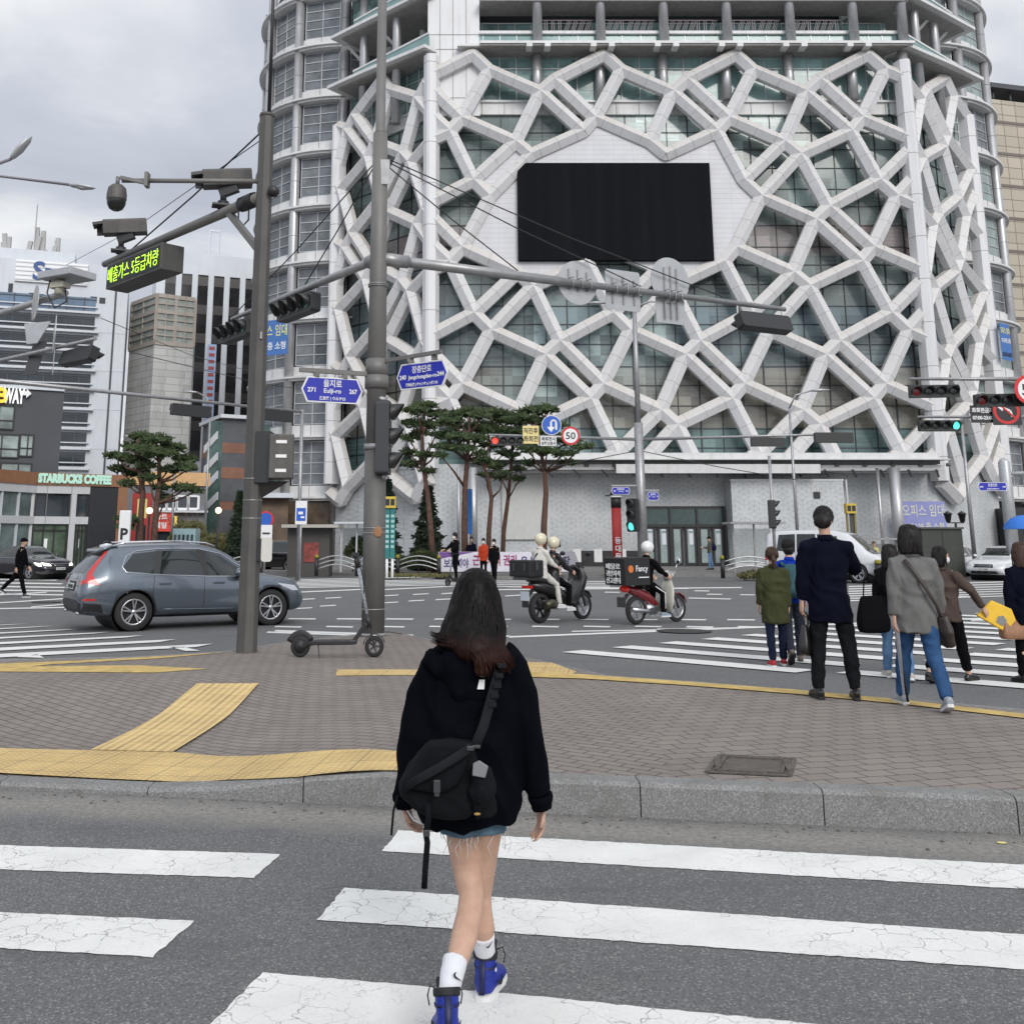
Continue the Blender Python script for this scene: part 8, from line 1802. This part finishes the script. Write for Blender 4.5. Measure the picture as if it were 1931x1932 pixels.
J=figure('tall man in a dark navy coat holding a black briefcase, seen from behind',on_isl(1577,1319),R(-8),1.78,NAVY,DGRY,BLKL,'short',leg=((.03,.05,.10),(-.02,.03,.13)),arm=((.02,.16,.08),(.62,.35,1.75)),head=(R(-22),.55),hem=.40,slack=1.12,sleeve=1.12,legs_k=1.08,wide=1.1,foot_pitch=(0,0),shoe_L=.29)
w=J['wr',-1];tote('briefcase','black leather briefcase hanging from the left hand of the man in navy',(w.x+.03,w.y+.02,w.z-.37),.34,.30,.09,R(60),BLKL,handle=.12,tilt=R(8))
p=J['wr',1];mb=MB();mb.box((p.x-.02,p.y+.1,p.z+.09),(.075,.012,.15),R(-10));tag(mb.build('mobile_phone',BLACKM,bevel=.004),'black phone held up before the chest of the man in navy','phone')
J=figure('woman in a grey tweed blazer and blue jeans walking away with a brown crossbody bag',on_isl(1742,1336),R(-4),1.64,TWEED.m,DENIM,mat('grey_sneaker',(.30,.33,.36),.7),'bob',leg=((.34,.10,.03),(-.28,.28,.02)),arm=((-.12,.14,.12),(.05,.22,.25)),hem=.42,slack=1.16,sleeve=1.15,legs_k=1.1,sole=WSOLE,foot_pitch=(.0,-.35),hairlen=.16,group=None)
T=J['T'];mb=MB();P_=[T(-.10,-.10,.50),T(-.03,-.165,.38),T(.06,-.175,.22),T(.14,-.16,.08),T(.20,-.10,-.06)];mb.tube(P_,[(.006,.017)]*5,8,(0,1,0));o=thing('crossbody_bag','dark brown bag hanging at the right hip of the woman in grey','bag',T(.22,-.03,-.2));mb.build('strap',mat('brown_leather',(.035,.025,.022),.5),o)
c=T(.23,-.06,-.16);mb=MB();mb.tube([c+Vector((-.02,0,.13)),c+Vector((0,0,.0)),c+Vector((.03,.03,-.13))],[(.05,.09),(.07,.13),(.05,.11)],16,(1,0,0));fuse('bag_body',mb,MATS['brown_leather'],o,.014,3,.01)
w=J['wr',-1];mb=MB();mb.tube([w+Vector((-.02,.02,.02)),w+Vector((.02,.0,-.1)),w+Vector((.07,.08,-.72))],[.018,.022,.010],10);mb.m(1);mb.cyl(w+Vector((.02,.02,-.1)),w+Vector((.1,.08,-.76)),.011);gmm=mat('clear_plastic',(.6,.62,.65),.15);gmm.node_tree.nodes['Principled BSDF'].inputs['Alpha'].default_value=.35;tag(mb.build('umbrella',[gmm,BLACKM]),'folded black umbrella in a clear sleeve in the left hand of the woman in grey','umbrella')
J=figure('woman in a brown jacket and white mask striding right in black trousers',on_road(1795,1288),R(-52),1.63,cloth('brown_wool',(.085,.062,.052)),BLKC,BLKL,'bob',leg=((-.38,.12,.02),(.34,.06,.03)),arm=((-.1,.10,.1),(.45,.62,.05)),hem=.46,slack=1.10,mask=True,legs_k=1.12,leglen=.86,head=(R(-42),0),hairlen=.14,foot_pitch=(-.3,.1))
w=J['wr',1];o=thing('paper_bag','bright yellow folded bag swinging from the hand of the woman in brown','bag',w);mb=MB();q=w+Vector((.16,.0,-.10));M=face_M(q,(-.15,-1,.1))@Matrix.Rotation(R(-28),4,'Z');mb.prism([(-.20,-.10),(.16,-.13),(.21,.06),(.12,.16),(-.12,.15)],M,.06);mb.build('bag_body',mat('bright_yellow',(.78,.47,.02),.55,var=.12,vscale=8),o,bevel=.012);mb=MB();mb.prism([(.02,-.07),(.10,-.08),(.12,.0),(.06,.04),(.01,.0)],M@Matrix.Translation((0,0,.006)),.002);mb.build('emblem',mat('emblem_grey',(.2,.2,.2),.6),o)
J=figure('dark haired woman with light jeans mostly hidden behind the woman in grey',on_road(1697,1283),R(-12),1.64,BLKC,DENL,mat('cream_sneaker',(.45,.42,.36),.7),'bob',leg=((.30,.05,.02),(-.15,.2,.02)),arm=((.0,.14,.1),(0,.1,.2)),hem=.50,slack=1.12,sole=WSOLE,foot_pitch=(0,-.4),hairlen=.2)
w=J['sh',-1];tote('tote_bag','large black shoulder tote left of the woman in grey',(w.x-.14,w.y-.1,w.z-.50),.42,.46,.14,R(12),BLKC,handle=.26)
figure('woman in a long olive coat and red sneakers with tied hair',on_road(1468,1257),R(-6),1.58,cloth('olive_cotton',(.052,.056,.026)),cloth('dark_navy_jean',(.012,.015,.035)),mat('red_sneaker',(.35,.012,.02),.6),'tail',hairm=hairmat('brown_hair',(.05,.028,.02)),leg=((-.12,.10,.03),(.16,.04,.03)),arm=((.05,.14,.3),(.05,.1,.1)),hem=.36,slack=1.14,sleeve=1.15,sole=WSOLE)
J=figure('person in a bright blue jacket and teal backpack beside the olive coat',on_road(1500,1252),R(-10),1.70,cloth('bright_blue_nylon',(.008,.035,.32),.15),cloth('slate_jean',(.03,.035,.05)),mat('brown_sneaker',(.13,.10,.08),.7),'short',leg=((-.30,.45,.02),(.25,.05,.02)),arm=((-.05,.18,.15),(.1,.1,.3)),hem=.50,slack=1.08,foot_pitch=(-.7,0))
T=J['T'];o=thing('backpack','teal grey backpack worn over the bright blue jacket','backpack',T(0,-.2,.3));TEAL=cloth('teal_nylon',(.045,.10,.115),.2);mb=MB();mb.tube([T(.01,-.21,.02),T(.01,-.23,.18),T(.01,-.21,.38),T(.01,-.18,.48)],[(.15,.06),(.16,.09),(.15,.08),(.10,.04)],16,(1,0,0));fuse('pack_body',mb,TEAL,o,.014,2,.008);mb=MB();mb.tube([T(.01,-.29,.05),T(.01,-.31,.14),T(.01,-.29,.22)],[(.11,.02),(.12,.04),(.11,.02)],14,(1,0,0));mb.build('pocket',TEAL,o);mb=MB();[mb.tube([T(s_*.1,-.16,.46),T(s_*.12,-.02,.52),T(s_*.12,.11,.42)],[(.012,.028)]*3,8,(0,1,0))for s_ in(-1,1)];mb.build('straps',TEAL,o)
J=figure('woman in a black coat at the right edge holding a tan handbag',on_road(1950,1290),R(8),1.64,NAVY,BLKC,BLKL,'bob',hairm=MATS['brown_hair'],leg=((.1,.05,.02),(-.1,.1,.02)),arm=((-.02,.22,.1),(.1,.1,.2)),hem=.42,slack=1.15,sleeve=1.15,hairlen=.2)
w=J['wr',-1];tote('handbag','tan leather handbag cut by the right edge',(w.x+.03,w.y-.02,w.z-.20),.34,.25,.14,R(10),mat('tan_leather',(.30,.15,.08),.5,var=.3,vscale=8),handle=.1)
figure('man in black with a cap walking right across the left crossing',on_road(33,1127),R(-88),1.78,BLKC,BLKC,mat('black_white_shoe',(.05,.05,.05),.6),'cap',hairm=BLKC,leg=((-.55,.25,.02),(.30,.0,.02)),arm=((.25,.06,.2),(-.2,.06,.2)),hem=.50,sole=WSOLE,vox=.024,foot_pitch=(-.5,0),lean=.06)
sp=gnd(868,1106);sp=(sp.x,sp.y,0);ks2=kick_scooter('far black kick scooter being ridden across the junction',(sp[0]+.25,sp[1]+.6,0),R(222))
figure('man in black with a white mask riding the far kick scooter',(sp[0]-.2,sp[1]+.25,.2),R(130),1.76,BLKC,BLKC,BLKL,'short',leg=((.1,.1,.02),(-.15,.1,.02)),arm=((.75,.1,.5),(.75,.1,.5)),mask=True,vox=.03,hem=.5)
p=at(912,1078,45);figure('person in an orange-red coat and mask behind the street banner end',(p.x,45,.14),R(170),1.62,cloth('orange_coat',(.42,.05,.02)),BLKC,BLKL,'short',mask=True,vox=.03,hem=.42)
p=gnd(932,1098);figure('man in a black suit and mask stepping towards the crossing from the banner',(p.x,p.y,0),R(160),1.74,BLKC,BLKC,BLKL,'short',mask=True,leg=((.25,.1,.02),(-.25,.2,.02)),vox=.03,hem=.46)
p=at(889,1060,49.6);figure('dark figure standing behind the banner by a pine trunk',(p.x,49.6,.14),R(180),1.7,NAVY,BLKC,BLKL,'short',vox=.03)
p=at(1337,1083,56);J=figure('man with a backpack looking at his phone before the entrance doors',(p.x+.1,56,.14),R(80),1.74,cloth('olive_grey',(.09,.085,.07)),DENL,BLKL,'cap',hairm=BLKC,arm=((.5,.1,1.2),(.5,.1,1.2)),leg=((.1,0,.03),(-.12,.05,.03)),vox=.03,hem=.5)
mb=MB();mb.tube([J['T'](0,-.18,.1),J['T'](0,-.22,.25),J['T'](0,-.17,.45)],[(.14,.06),(.15,.1),(.12,.05)],12,(1,0,0));tag(mb.build('backpack',cloth('navy_nylon',(.01,.012,.04))),'dark navy backpack on the man before the entrance doors','backpack')
p=at(1652,1078,43.5);figure('person in a pale yellow and blue vest behind the dull red rails',(p.x,43.5,.14),R(150),1.5,cloth('pale_yellow',(.5,.46,.2)),cloth('pale_blue',(.2,.28,.4)),BLKL,'cap',hairm=cloth('brown_cap',(.12,.07,.04)),vox=.03)
def on_moto(root,x,y=0.0,z=0.0):return tuple(root.matrix_basis@Vector((x,y,z)))
SIT=((1.22,1.25,.22),(1.22,1.25,.22));CREAM=mat('cream_helmet',(.62,.57,.42),.25,coat=.6);SNK=mat('white_sneaker',(.6,.6,.62),.6)
J=figure('driver in black leather with a cream helmet on the big scooter',on_moto(ms,.40),mh-R(90),1.74,mat('rider_leather',(.012,.012,.013),.4,var=.3,bump=.3),BLKC,SNK,leg=((1.15,1.3,.18),(1.15,1.3,.18)),arm=((.65,.14,.45),(.65,.14,.45)),lean=.12,helmet=CREAM,pz=.90,vox=.02,sole=WSOLE,slack=1.08)
J=figure('passenger in white clothes with a cream helmet behind the scooter driver',on_moto(ms,.02),mh-R(90),1.68,WHTC,cloth('white_trousers',(.58,.56,.52),.12),SNK,leg=((1.0,.95,.24),(1.0,.95,.24)),arm=((.55,.1,.6),(.55,.1,.6)),lean=.06,helmet=CREAM,pz=1.0,vox=.02,sole=WSOLE,slack=1.08,hair='bob')
mb=MB();mb.tube([J['T'](.12,.0,.5),J['T'](.02,-.13,.42),J['T'](-.12,-.13,.2),J['T'](-.16,-.05,.05)],[(.008,.016)]*4,8,(0,1,0));tag(mb.build('shoulder_strap',BLKC),'black strap slung across the back of the passenger in white','strap')
J=figure('delivery rider in black with a white helmet and white back stripes',on_moto(dsr,.30),mh2-R(90),1.72,BLKC,BLKC,mat('grey_blue_shoe',(.2,.26,.32),.6),leg=((1.1,1.15,.12),(1.1,1.15,.12)),arm=((.75,.16,.3),(.75,.16,.3)),lean=.14,helmet=mat('white_helmet',(.68,.68,.68),.25,coat=.6),pz=.82,vox=.02,sole=WSOLE,slack=1.08,mask=True)
mb=MB();mb.tube([J['T'](-.16,-.135,.38),J['T'](0,-.155,.39),J['T'](.16,-.135,.38)],[(.03,.012)]*3,10,(0,0,1));mb.build('back_stripe',WHS,J['o']);mb=MB()
for s_ in(-1,1):a_,b_=J['hip',s_],J['knee',s_];c_=J['ank',s_];o_=Matrix.Rotation(mh2-R(90),3,'Z')@Vector((s_*.078,0,0));mb.tube([a_.lerp(b_,.3)+o_,b_+o_*.85,b_.lerp(c_,.8)+o_*.7],.014,6)
mb.build('leg_stripe',WHS,J['o'])
# ============================================================= THE GIRL IN FRONT
YG=4.10;g0=Vector((.06,YG,0));girl=thing('person','young woman in an oversized black hoodie and frayed denim shorts walking away in front','person',g0)
def gp(x,y,Y=YG):return at(x,y,Y)
PXM=1/447.0
HOOD=mat('black_fleece',(.0032,.0038,.0065),.95,0,.04,var=.3,vscale=9,bump=.25,bscale=300)
sh_r,sh_l=(952,1246),(838,1250)
mb=MB()
mb.tube([gp(892,1525),gp(892,1450),gp(893,1350),gp(893,1260),gp(896,1225)],[(.135,.10),(.11,.085),(.13,.09),(.12,.075),(.05,.05)],18,(1,0,0))
mb.tube([gp(896,1235),gp(897,1190,YG+.01)],[.048,.046],14);mb.ell(gp(898,1126,YG+.015),(.075,.094,.105));mb.ell(gp(898,1158,YG+.045),(.055,.06,.06));mb.ell(gp(898,1136,YG+.115),(.012,.02,.02))
wr=gp(1020,1519,YG+.03);mb.tube([gp(*sh_r),gp(985,1390,YG-.02),wr],[.045,.036,.024],12);hand(mb,wr,Vector((0.0,.06,-1)),Vector((-1,-.35,0)),-1,.86,.40)
wl_=gp(764,1512,YG+.02);mb.tube([gp(*sh_l),gp(792,1390,YG),wl_],[.045,.036,.024],12);hand(mb,wl_,Vector((.25,.1,-1)),Vector((1,-.3,0)),1,.86,.5)
LG_=[((875,1545),YG,.074),((874,1590),YG,.062),((881,1640),YG-.0,.056),((889,1690),YG-.03,.047),((885,1725),YG-.07,.047),((876,1765),YG-.13,.049),((866,1800),YG-.20,.041),((853,1840),YG-.27,.033),((846,1880),YG-.31,.031)]
RG_=[((914,1545),YG,.076),((911,1590),YG+.03,.064),((907,1640),YG+.06,.056),((904,1690),YG+.08,.046),((906,1720),YG+.08,.045),((911,1750),YG+.07,.044),((913,1785),YG+.10,.035),((916,1810),YG+.14,.031),((918,1830),YG+.165,.031)]
for S_ in(LG_,RG_):mb.tube([gp(*p,Y)for p,Y,r in S_],[r for p,Y,r in S_],18)
fuse('body',mb,SKIN,girl,.0065,3)
mb=MB();TR=[((897,1206),.085,.075,0),((895,1228),.145,.10,0),((893,1262),.19,.125,0),((893,1330),.205,.15,0),((890,1400),.20,.155,-.01),((886,1470),.20,.16,-.02),((884,1525),.195,.165,-.02),((886,1551),.180,.155,-.02)]
mb.tube([gp(*p,YG+dy)for p,a,b,dy in TR],[(a,b)for p,a,b,dy in TR],28,(1,0,0))
RS=[((935,1240),.08),((960,1262),.085),((972,1320),.083),((984,1380),.077),((998,1435),.066),((1011,1478),.053),((1018,1500),.043)]
LS=[((855,1240),.08),((826,1266),.085),((808,1320),.083),((793,1380),.078),((778,1435),.070),((767,1478),.055),((764,1500),.045)]
for S_ in(RS,LS):mb.tube([gp(*p,YG-.01)for p,r in S_],[r for p,r in S_],18)
fuse('hoodie',mb,HOOD,girl,.0085,4,.022,(7,7,4.2))
for c,d in(((1018,1499),(1022,1526)),((764,1499),(764,1522))):mb=MB();mb.tube([gp(*c,YG-.01),gp(*d,YG)],[.045,.039],18,cap=True);mb.tube([gp(*c,YG-.01),gp(lerp(c[0],d[0],.35),lerp(c[1],d[1],.35),YG)],[.050,.048],18);fuse('cuff',mb,HOOD,girl,.006,2,.003,(14,14,14))
mb=MB()
P_=[]
for k in range(15):
 a=R(-200+220*k/14);P_.append(gp(888+70*math.cos(a),1240-34*math.sin(a),YG-.07-.04*max(0,-math.sin(a))))
mb.tube(P_,[.034+.012*math.sin(math.pi*k/14)for k in range(15)],12);mb.ell(gp(886,1262,YG-.11),(.125,.055,.10));mb.ell(gp(884,1296,YG-.13),(.085,.035,.075));fuse('hood',mb,HOOD,girl,.008,4,.012,(12,12,8))
mb=MB();mb.prism([(-.012,-.016),(.014,-.016),(.016,.018),(-.004,.018)],face_M(gp(906,1292,YG-.175),(0,-1,.1)),.003);tg=mb.build('hoodie_tag',WHS,girl)
mb=MB();mb.tube([gp(892,1500),gp(892,1540)],[(.155,.12),(.165,.125)],20,(1,0,0));mb.tube([gp(872,1535),gp(872,1571)],[.086,.084],18);mb.tube([gp(914,1535),gp(914,1567)],[.086,.084],18);fuse('denim_shorts',mb,cloth('pale_denim',(.12,.20,.26),.4,14),girl,.008,3,.006,(12,12,12))
rnd=random.Random(5);mb=MB()
for k in range(54):
 a=rnd.uniform(0,6.28);c=(872,1569)if k%2 else(914,1565);p=gp(*c)+Vector((math.cos(a)*.080,math.sin(a)*.080,0));L=rnd.choice((.015,.02,.03,.05,.08));w_=rnd.uniform(-.3,.3)*L
 mb.tube([p,p+Vector((w_,-.004,-L*.5)),p+Vector((w_*.3+rnd.uniform(-.004,.004),-.004,-L))],[.0009,.0013,.0007],4)
mb.build('fringe',mat('white_thread',(.7,.7,.66),.8),girl)
GH=NT('dark_brown_hair',.45,.12);sx=GH.n('SeparateXYZ');GH.put(sx.inputs[0],GH.obj)
f=GH.rng(sx.outputs[2],1.36,1.24);base=GH.mix(f,(.0035,.003,.003),(.030,.010,.006));GH.color(GH.mix(GH.math('MULTIPLY',GH.rng(GH.noise(70,3,.6,GH.map(scale=(1,1,.05))),.5,.75),.55),base,(.022,.011,.008)));GH.bump(GH.noise(110,2,.5,GH.map(scale=(1,1,.05))),.6,.003)
mb=MB();HR=[((897,1091),.035,.04,.02),((898,1105),.078,.09,.01),((898,1128),.094,.105,0),((896,1155),.104,.105,-.02),((893,1182),.122,.095,-.045),((894,1208),.116,.08,-.095),((906,1228),.085,.055,-.15),((914,1246),.042,.03,-.185),((906,1276),.022,.02,-.20)]
mb.tube([gp(*p,YG+dy)for p,a,b,dy in HR],[(a,b)for p,a,b,dy in HR],24,(1,0,0));mb.ell(gp(898,1118,YG),(.088,.10,.098));fuse('hair',mb,GH.m,girl,.0075,4,.004,(46,46,2.5))
mb=MB();rnd=random.Random(12)
def surf(t,a):
 i=min(int(t),len(HR)-2);u=t-i;(x0,y0),a0,b0,d0=HR[i];(x1,y1),a1,b1,d1=HR[i+1]
 c=gp(lerp(x0,x1,u),lerp(y0,y1,u),YG+lerp(d0,d1,u));return c+Vector((math.cos(a)*lerp(a0,a1,u),math.sin(a)*lerp(b0,b1,u),0))*1.03
for k in range(420):
 a=rnd.uniform(R(170),R(370));sd_=math.cos(a);t0=rnd.uniform(.3,2.8);t1=rnd.uniform(4.1,5.0)if sd_<-.35 else rnd.uniform(5.3,6.6)if sd_>.3 else 4.6+2.7*rnd.random()**1.7;wv=rnd.uniform(-.12,.12);P_=[]
 for j in range(8):t=lerp(t0,t1,j/7);P_.append(surf(t,a+wv*math.sin(j*.9)+rnd.uniform(-.015,.015)))
 side=math.cos(a);fl=rnd.random();e=P_[-1]
 q_=min(1,max(0,(-side-.35)/.5))*(.4+.8*fl)
 if side<-.35:P_+=[e+Vector((-.006*q_,-.002,-.014)),e+Vector((-.018*q_,-.003,-.024+.006*q_)),e+Vector((-.042*q_,-.003,-.030+.02*q_))]
 elif side>.5:P_+=[e+Vector((.004,-.002,-.014)),e+Vector((.012+.006*fl,-.003,-.032)),e+Vector((.024+.02*fl,-.003,-.05-.015*fl))]
 else:q=rnd.uniform(-.008,.012);P_+=[e+Vector((q*.4,-.004,-.015)),e+Vector((q,-.005,-.03)),e+Vector((q*1.2,-.004,-.04-.02*fl))]
 n=len(P_);r_=rnd.uniform(.0016,.0034);mb.tube(P_,[r_*.5]+[r_]*(n-3)+[r_*.7,.0006],5)
mb.build('hair_locks',GH.m,girl)
SOCK=NT('ribbed_sock',.8,.3);SOCK.color((.70,.71,.74,1));SOCK.bump(SOCK.n('TexWave',Vector=SOCK.obj,Scale=60.0).outputs[0],.4,.003)
SOCKS=[[((858,1812),YG-.235,.045),((853,1835),YG-.27,.042),((848,1865),YG-.30,.037),((842,1905),YG-.32,.038)],[((912,1762),YG+.075,.043),((913,1785),YG+.10,.040),((916,1808),YG+.14,.038),((918,1832),YG+.165,.040)]]
for S_ in SOCKS:mb=MB();mb.tube([gp(*p,Y)for p,Y,r in S_],[r for p,Y,r in S_],24);fuse('sock',mb,SOCK.m,girl,.005,2,.002,(10,10,30))
def swoosh(c,n,k,tilt,flip=1):
 M=face_M(c,n)@Matrix.Rotation(tilt,4,'Z');mb=MB();up_=[(-.44,.1),(-.41,-.03),(-.3,-.09),(-.12,-.05),(.5,.22)];lo_=[(.5,.22),(-.12,-.2),(-.32,-.25),(-.47,-.18),(-.52,-.04)]
 mb.prism([(x*k*flip,y*k)for x,y in up_+lo_[1:]],M,.002);return mb
sw=swoosh(gp(864,1846,YG-.322),(.35,-1,.0),.042,R(-62));sw.build('sock_emblem',BLACKM,girl)
sw=swoosh(gp(924,1783,YG+.035),(.5,-1,0),.03,R(20));sw.build('sock_emblem',BLACKM,girl)
BLUE=mat('royal_blue_leather',(.006,.022,.27),.45,var=.2,vscale=20,bump=.15,bscale=90);BLKS=mat('black_suede',(.012,.012,.014),.7)
def hightop(an,d,pitch):
 d=Vector((d[0],d[1],0)).normalized();sd=Vector((d.y,-d.x,0));Rm=Matrix.Rotation(pitch,3,sd);up=Vector((0,0,1));T=lambda x,y,z:an+Rm@(d*x+sd*y+up*(z-.11))
 out_=[(-.078,0),(-.07,.028),(-.03,.040),(.04,.040),(.10,.048),(.15,.044),(.18,.022),(.186,0),(.18,-.022),(.15,-.044),(.10,-.048),(.04,-.040),(-.03,-.040),(-.07,-.028)]
 def ringp(k,z,n2=4):
  P_=[]
  for i in range(len(out_)):
   for q in range(n2):a,b=out_[i],out_[(i+1)%len(out_)];P_.append(T(lerp(a[0],b[0],q/n2)*k,lerp(a[1],b[1],q/n2)*k,z))
  return P_
 mb=MB();mb.loft([ringp(.98,0),ringp(1.02,.006)],smooth=False);mb.build('outsole',BLKS,girl);mb=MB();mb.loft([ringp(.99,.0065),ringp(1.0,.02),ringp(.99,.043)]);mb.build('midsole',WSOLE,girl)
 mb=MB();S_=[(-.055,.030,.05,.04),(-.035,.040,.075,.05),(.0,.042,.085,.055),(.05,.044,.068,.05),(.10,.047,.048,.04),(.145,.043,.036,.03),(.17,.03,.026,.02)]
 mb.tube([T(x,0,.036+h/2)for x,w_,h,_ in S_],[(h/2+.008,w_)for x,w_,h,_ in S_],18,up);mb.tube([T(-.028,0,.05),T(-.028,0,.10),T(-.020,0,.165)],[(.044,.036),(.043,.037),(.047,.042)],18,d);fuse('shoe_upper',mb,BLUE,girl,.0055,2)
 mb=MB();mb.tube([T(-.022,0,.156),T(-.018,0,.182)],[(.051,.047),(.052,.048)],20,d);mb.tube([T(.03,0,.14),T(.042,0,.205)],[(.014,.030),(.008,.034)],12,d);fuse('collar',mb,BLKS,girl,.005,2)
 mb=MB();mb.tube([T(-.02,0,.128),T(-.02,0,.138)],[(.0475,.0425),(.049,.044)],20,d);mb.tube([T(-.078,0,.05),T(-.073,0,.10),T(-.068,0,.165)],[(.004,.012)]*3,8,d);mb.build('heel_panel',mat('navy_leather',(.004,.008,.06),.5),girl)
 mb=MB()
 for s_ in(-1,1):
  mb.tube([T(.035,s_*.03,.17),T(.045,s_*.052,.178),T(.05,s_*.060,.15),T(.05,s_*.054,.12)],.0024,6);M=face_M(T(.02,s_*.0475,.068),sd*s_,Rm@up);mb.prism([(x*.085*(-s_),y*.085)for x,y in((-.44,.1),(-.41,-.03),(-.3,-.09),(-.12,-.05),(.5,.22),(-.12,-.2),(-.32,-.25),(-.47,-.18),(-.52,-.04))],M,.003)
 for k in range(5):x=.03+k*.022;z=.125-k*.016;mb.tube([T(x,-.032,z-.012),T(x+.004,0,z),T(x,.032,z-.012)],.003,5)
 mb.build('laces',BLKS,girl)
hightop(gp(918,1829,4.25),(.30,1),0.0)
hightop(gp(842,1908,YG-.32),(-.10,1),-.22)
bag=thing('messenger_bag','black messenger bag with flap and dangling straps slung low on her back','bag',gp(822,1480,YG-.26));BG=cloth('black_cordura',(.009,.010,.012),.25,10,.75,400,.4);BG2=cloth('dark_webbing',(.018,.019,.022),.2,20,.7,500,.4)
def outline(pts,Y,th,name,m_,vox=.007,fold=.006,round_=.35):
 mb=MB();P3=[gp(x,y,Y)for x,y in pts];c=sum(P3,Vector())/len(P3);n=Vector((0,1,0));rings=[]
 for t,k in((0,.82),(th*.12,.94),(th*.35,1.0),(th*.8,1.0),(th,.9)):rings.append([c+(p-c)*k+n*t for p in P3])
 mb.loft(rings);return fuse(name,mb,m_,bag,vox,4,fold,(9,9,9))
YB=YG-.315
outline([(806,1412),(850,1404),(893,1408),(900,1440),(908,1490),(900,1535),(880,1552),(850,1556),(815,1550),(780,1535),(755,1512),(748,1492),(770,1450)],YB,.16,'bag_body',BG)
outline([(800,1408),(812,1399),(850,1399),(892,1405),(890,1432),(878,1460),(868,1484),(845,1497),(820,1500),(790,1496),(762,1488),(756,1478),(780,1440)],YB-.035,.055,'flap',BG,.006,.004)
def web(name,pts,w_,m_=BG2,n=(0,-1,0),th=.003):
 mb=MB();mb.tube([gp(x,y,Y)for x,y,Y in pts],[(th,w_)]*len(pts),8,n);return mb.build(name,m_,bag)
web('flap_band',[(890,1410,YB-.048),(850,1436,YB-.058),(805,1462,YB-.058),(762,1486,YB-.045)],.016)
web('shoulder_strap',[(948,1232,YG-.10),(940,1270,YG-.185),(926,1320,YG-.20),(912,1370,YG-.205),(896,1408,YG-.24)],.019)
web('shoulder_strap',[(948,1232,YG-.10),(935,1222,YG-.02),(915,1232,YG+.10)],.019)
web('dangling_strap',[(806,1515,YB-.02),(808,1545,YB-.03),(803,1572,YB),(806,1590,YB),(802,1640,YB+.02),(800,1677,YB+.02)],.0105,BG);web('cord',[(750,1500,YB+.02),(742,1530,YB+.02),(738,1576,YB+.03)],.004,BG)
web('cord',[(768,1530,YB+.03),(780,1548,YB+.0),(806,1560,YB)],.003,mat('grey_cord',(.3,.3,.32),.5))
mb=MB()
for k,(x,y)in enumerate(((944,1256),(939,1275),(935,1294),(930,1313),(926,1330))):mb.box(gp(x+3,y,YG-.205),(.030,.010,.017),0);
mb.build('strap_loops',BG2,bag,bevel=.003)
mb=MB();mb.box(gp(824,1484,YB-.062),(.024,.012,.042));mb.box(gp(824,1497,YB-.06),(.018,.01,.02));mb.box(gp(805,1572,YB-.008),(.022,.014,.022));mb.box(gp(887,1412,YB-.055),(.026,.01,.016));mb.box(gp(893,1409,YG-.26),(.05,.012,.012));mb.build('buckle',mat('buckle_plastic',(.045,.047,.05),.35),bag,bevel=.003)
mb=MB();mb.tube([gp(912,1530,YB+.03),gp(910,1490,YB),gp(907,1455,YB+.0),gp(905,1442,YB+.02)],[(.045,.05),(.05,.055),(.042,.045),(.02,.02)],16,(1,0,0));fuse('side_pocket',mb,BG,bag,.007,3,.012,(16,16,16))
mb=MB();mb.prism([(-.025,-.02),(.02,-.028),(.032,.01),(.0,.03),(-.022,.02)],face_M(gp(904,1452,YB-.055),(0,-1,.2)),.008);mb.build('reflective_patch',mat('grey_patch',(.14,.145,.15),.4),bag,bevel=.003)
mb=MB();mb.ell(gp(900,1536,YB-.035),(.012,.006,.005));mb.build('small_charm',mat('amber',(.35,.2,.05),.4),bag)
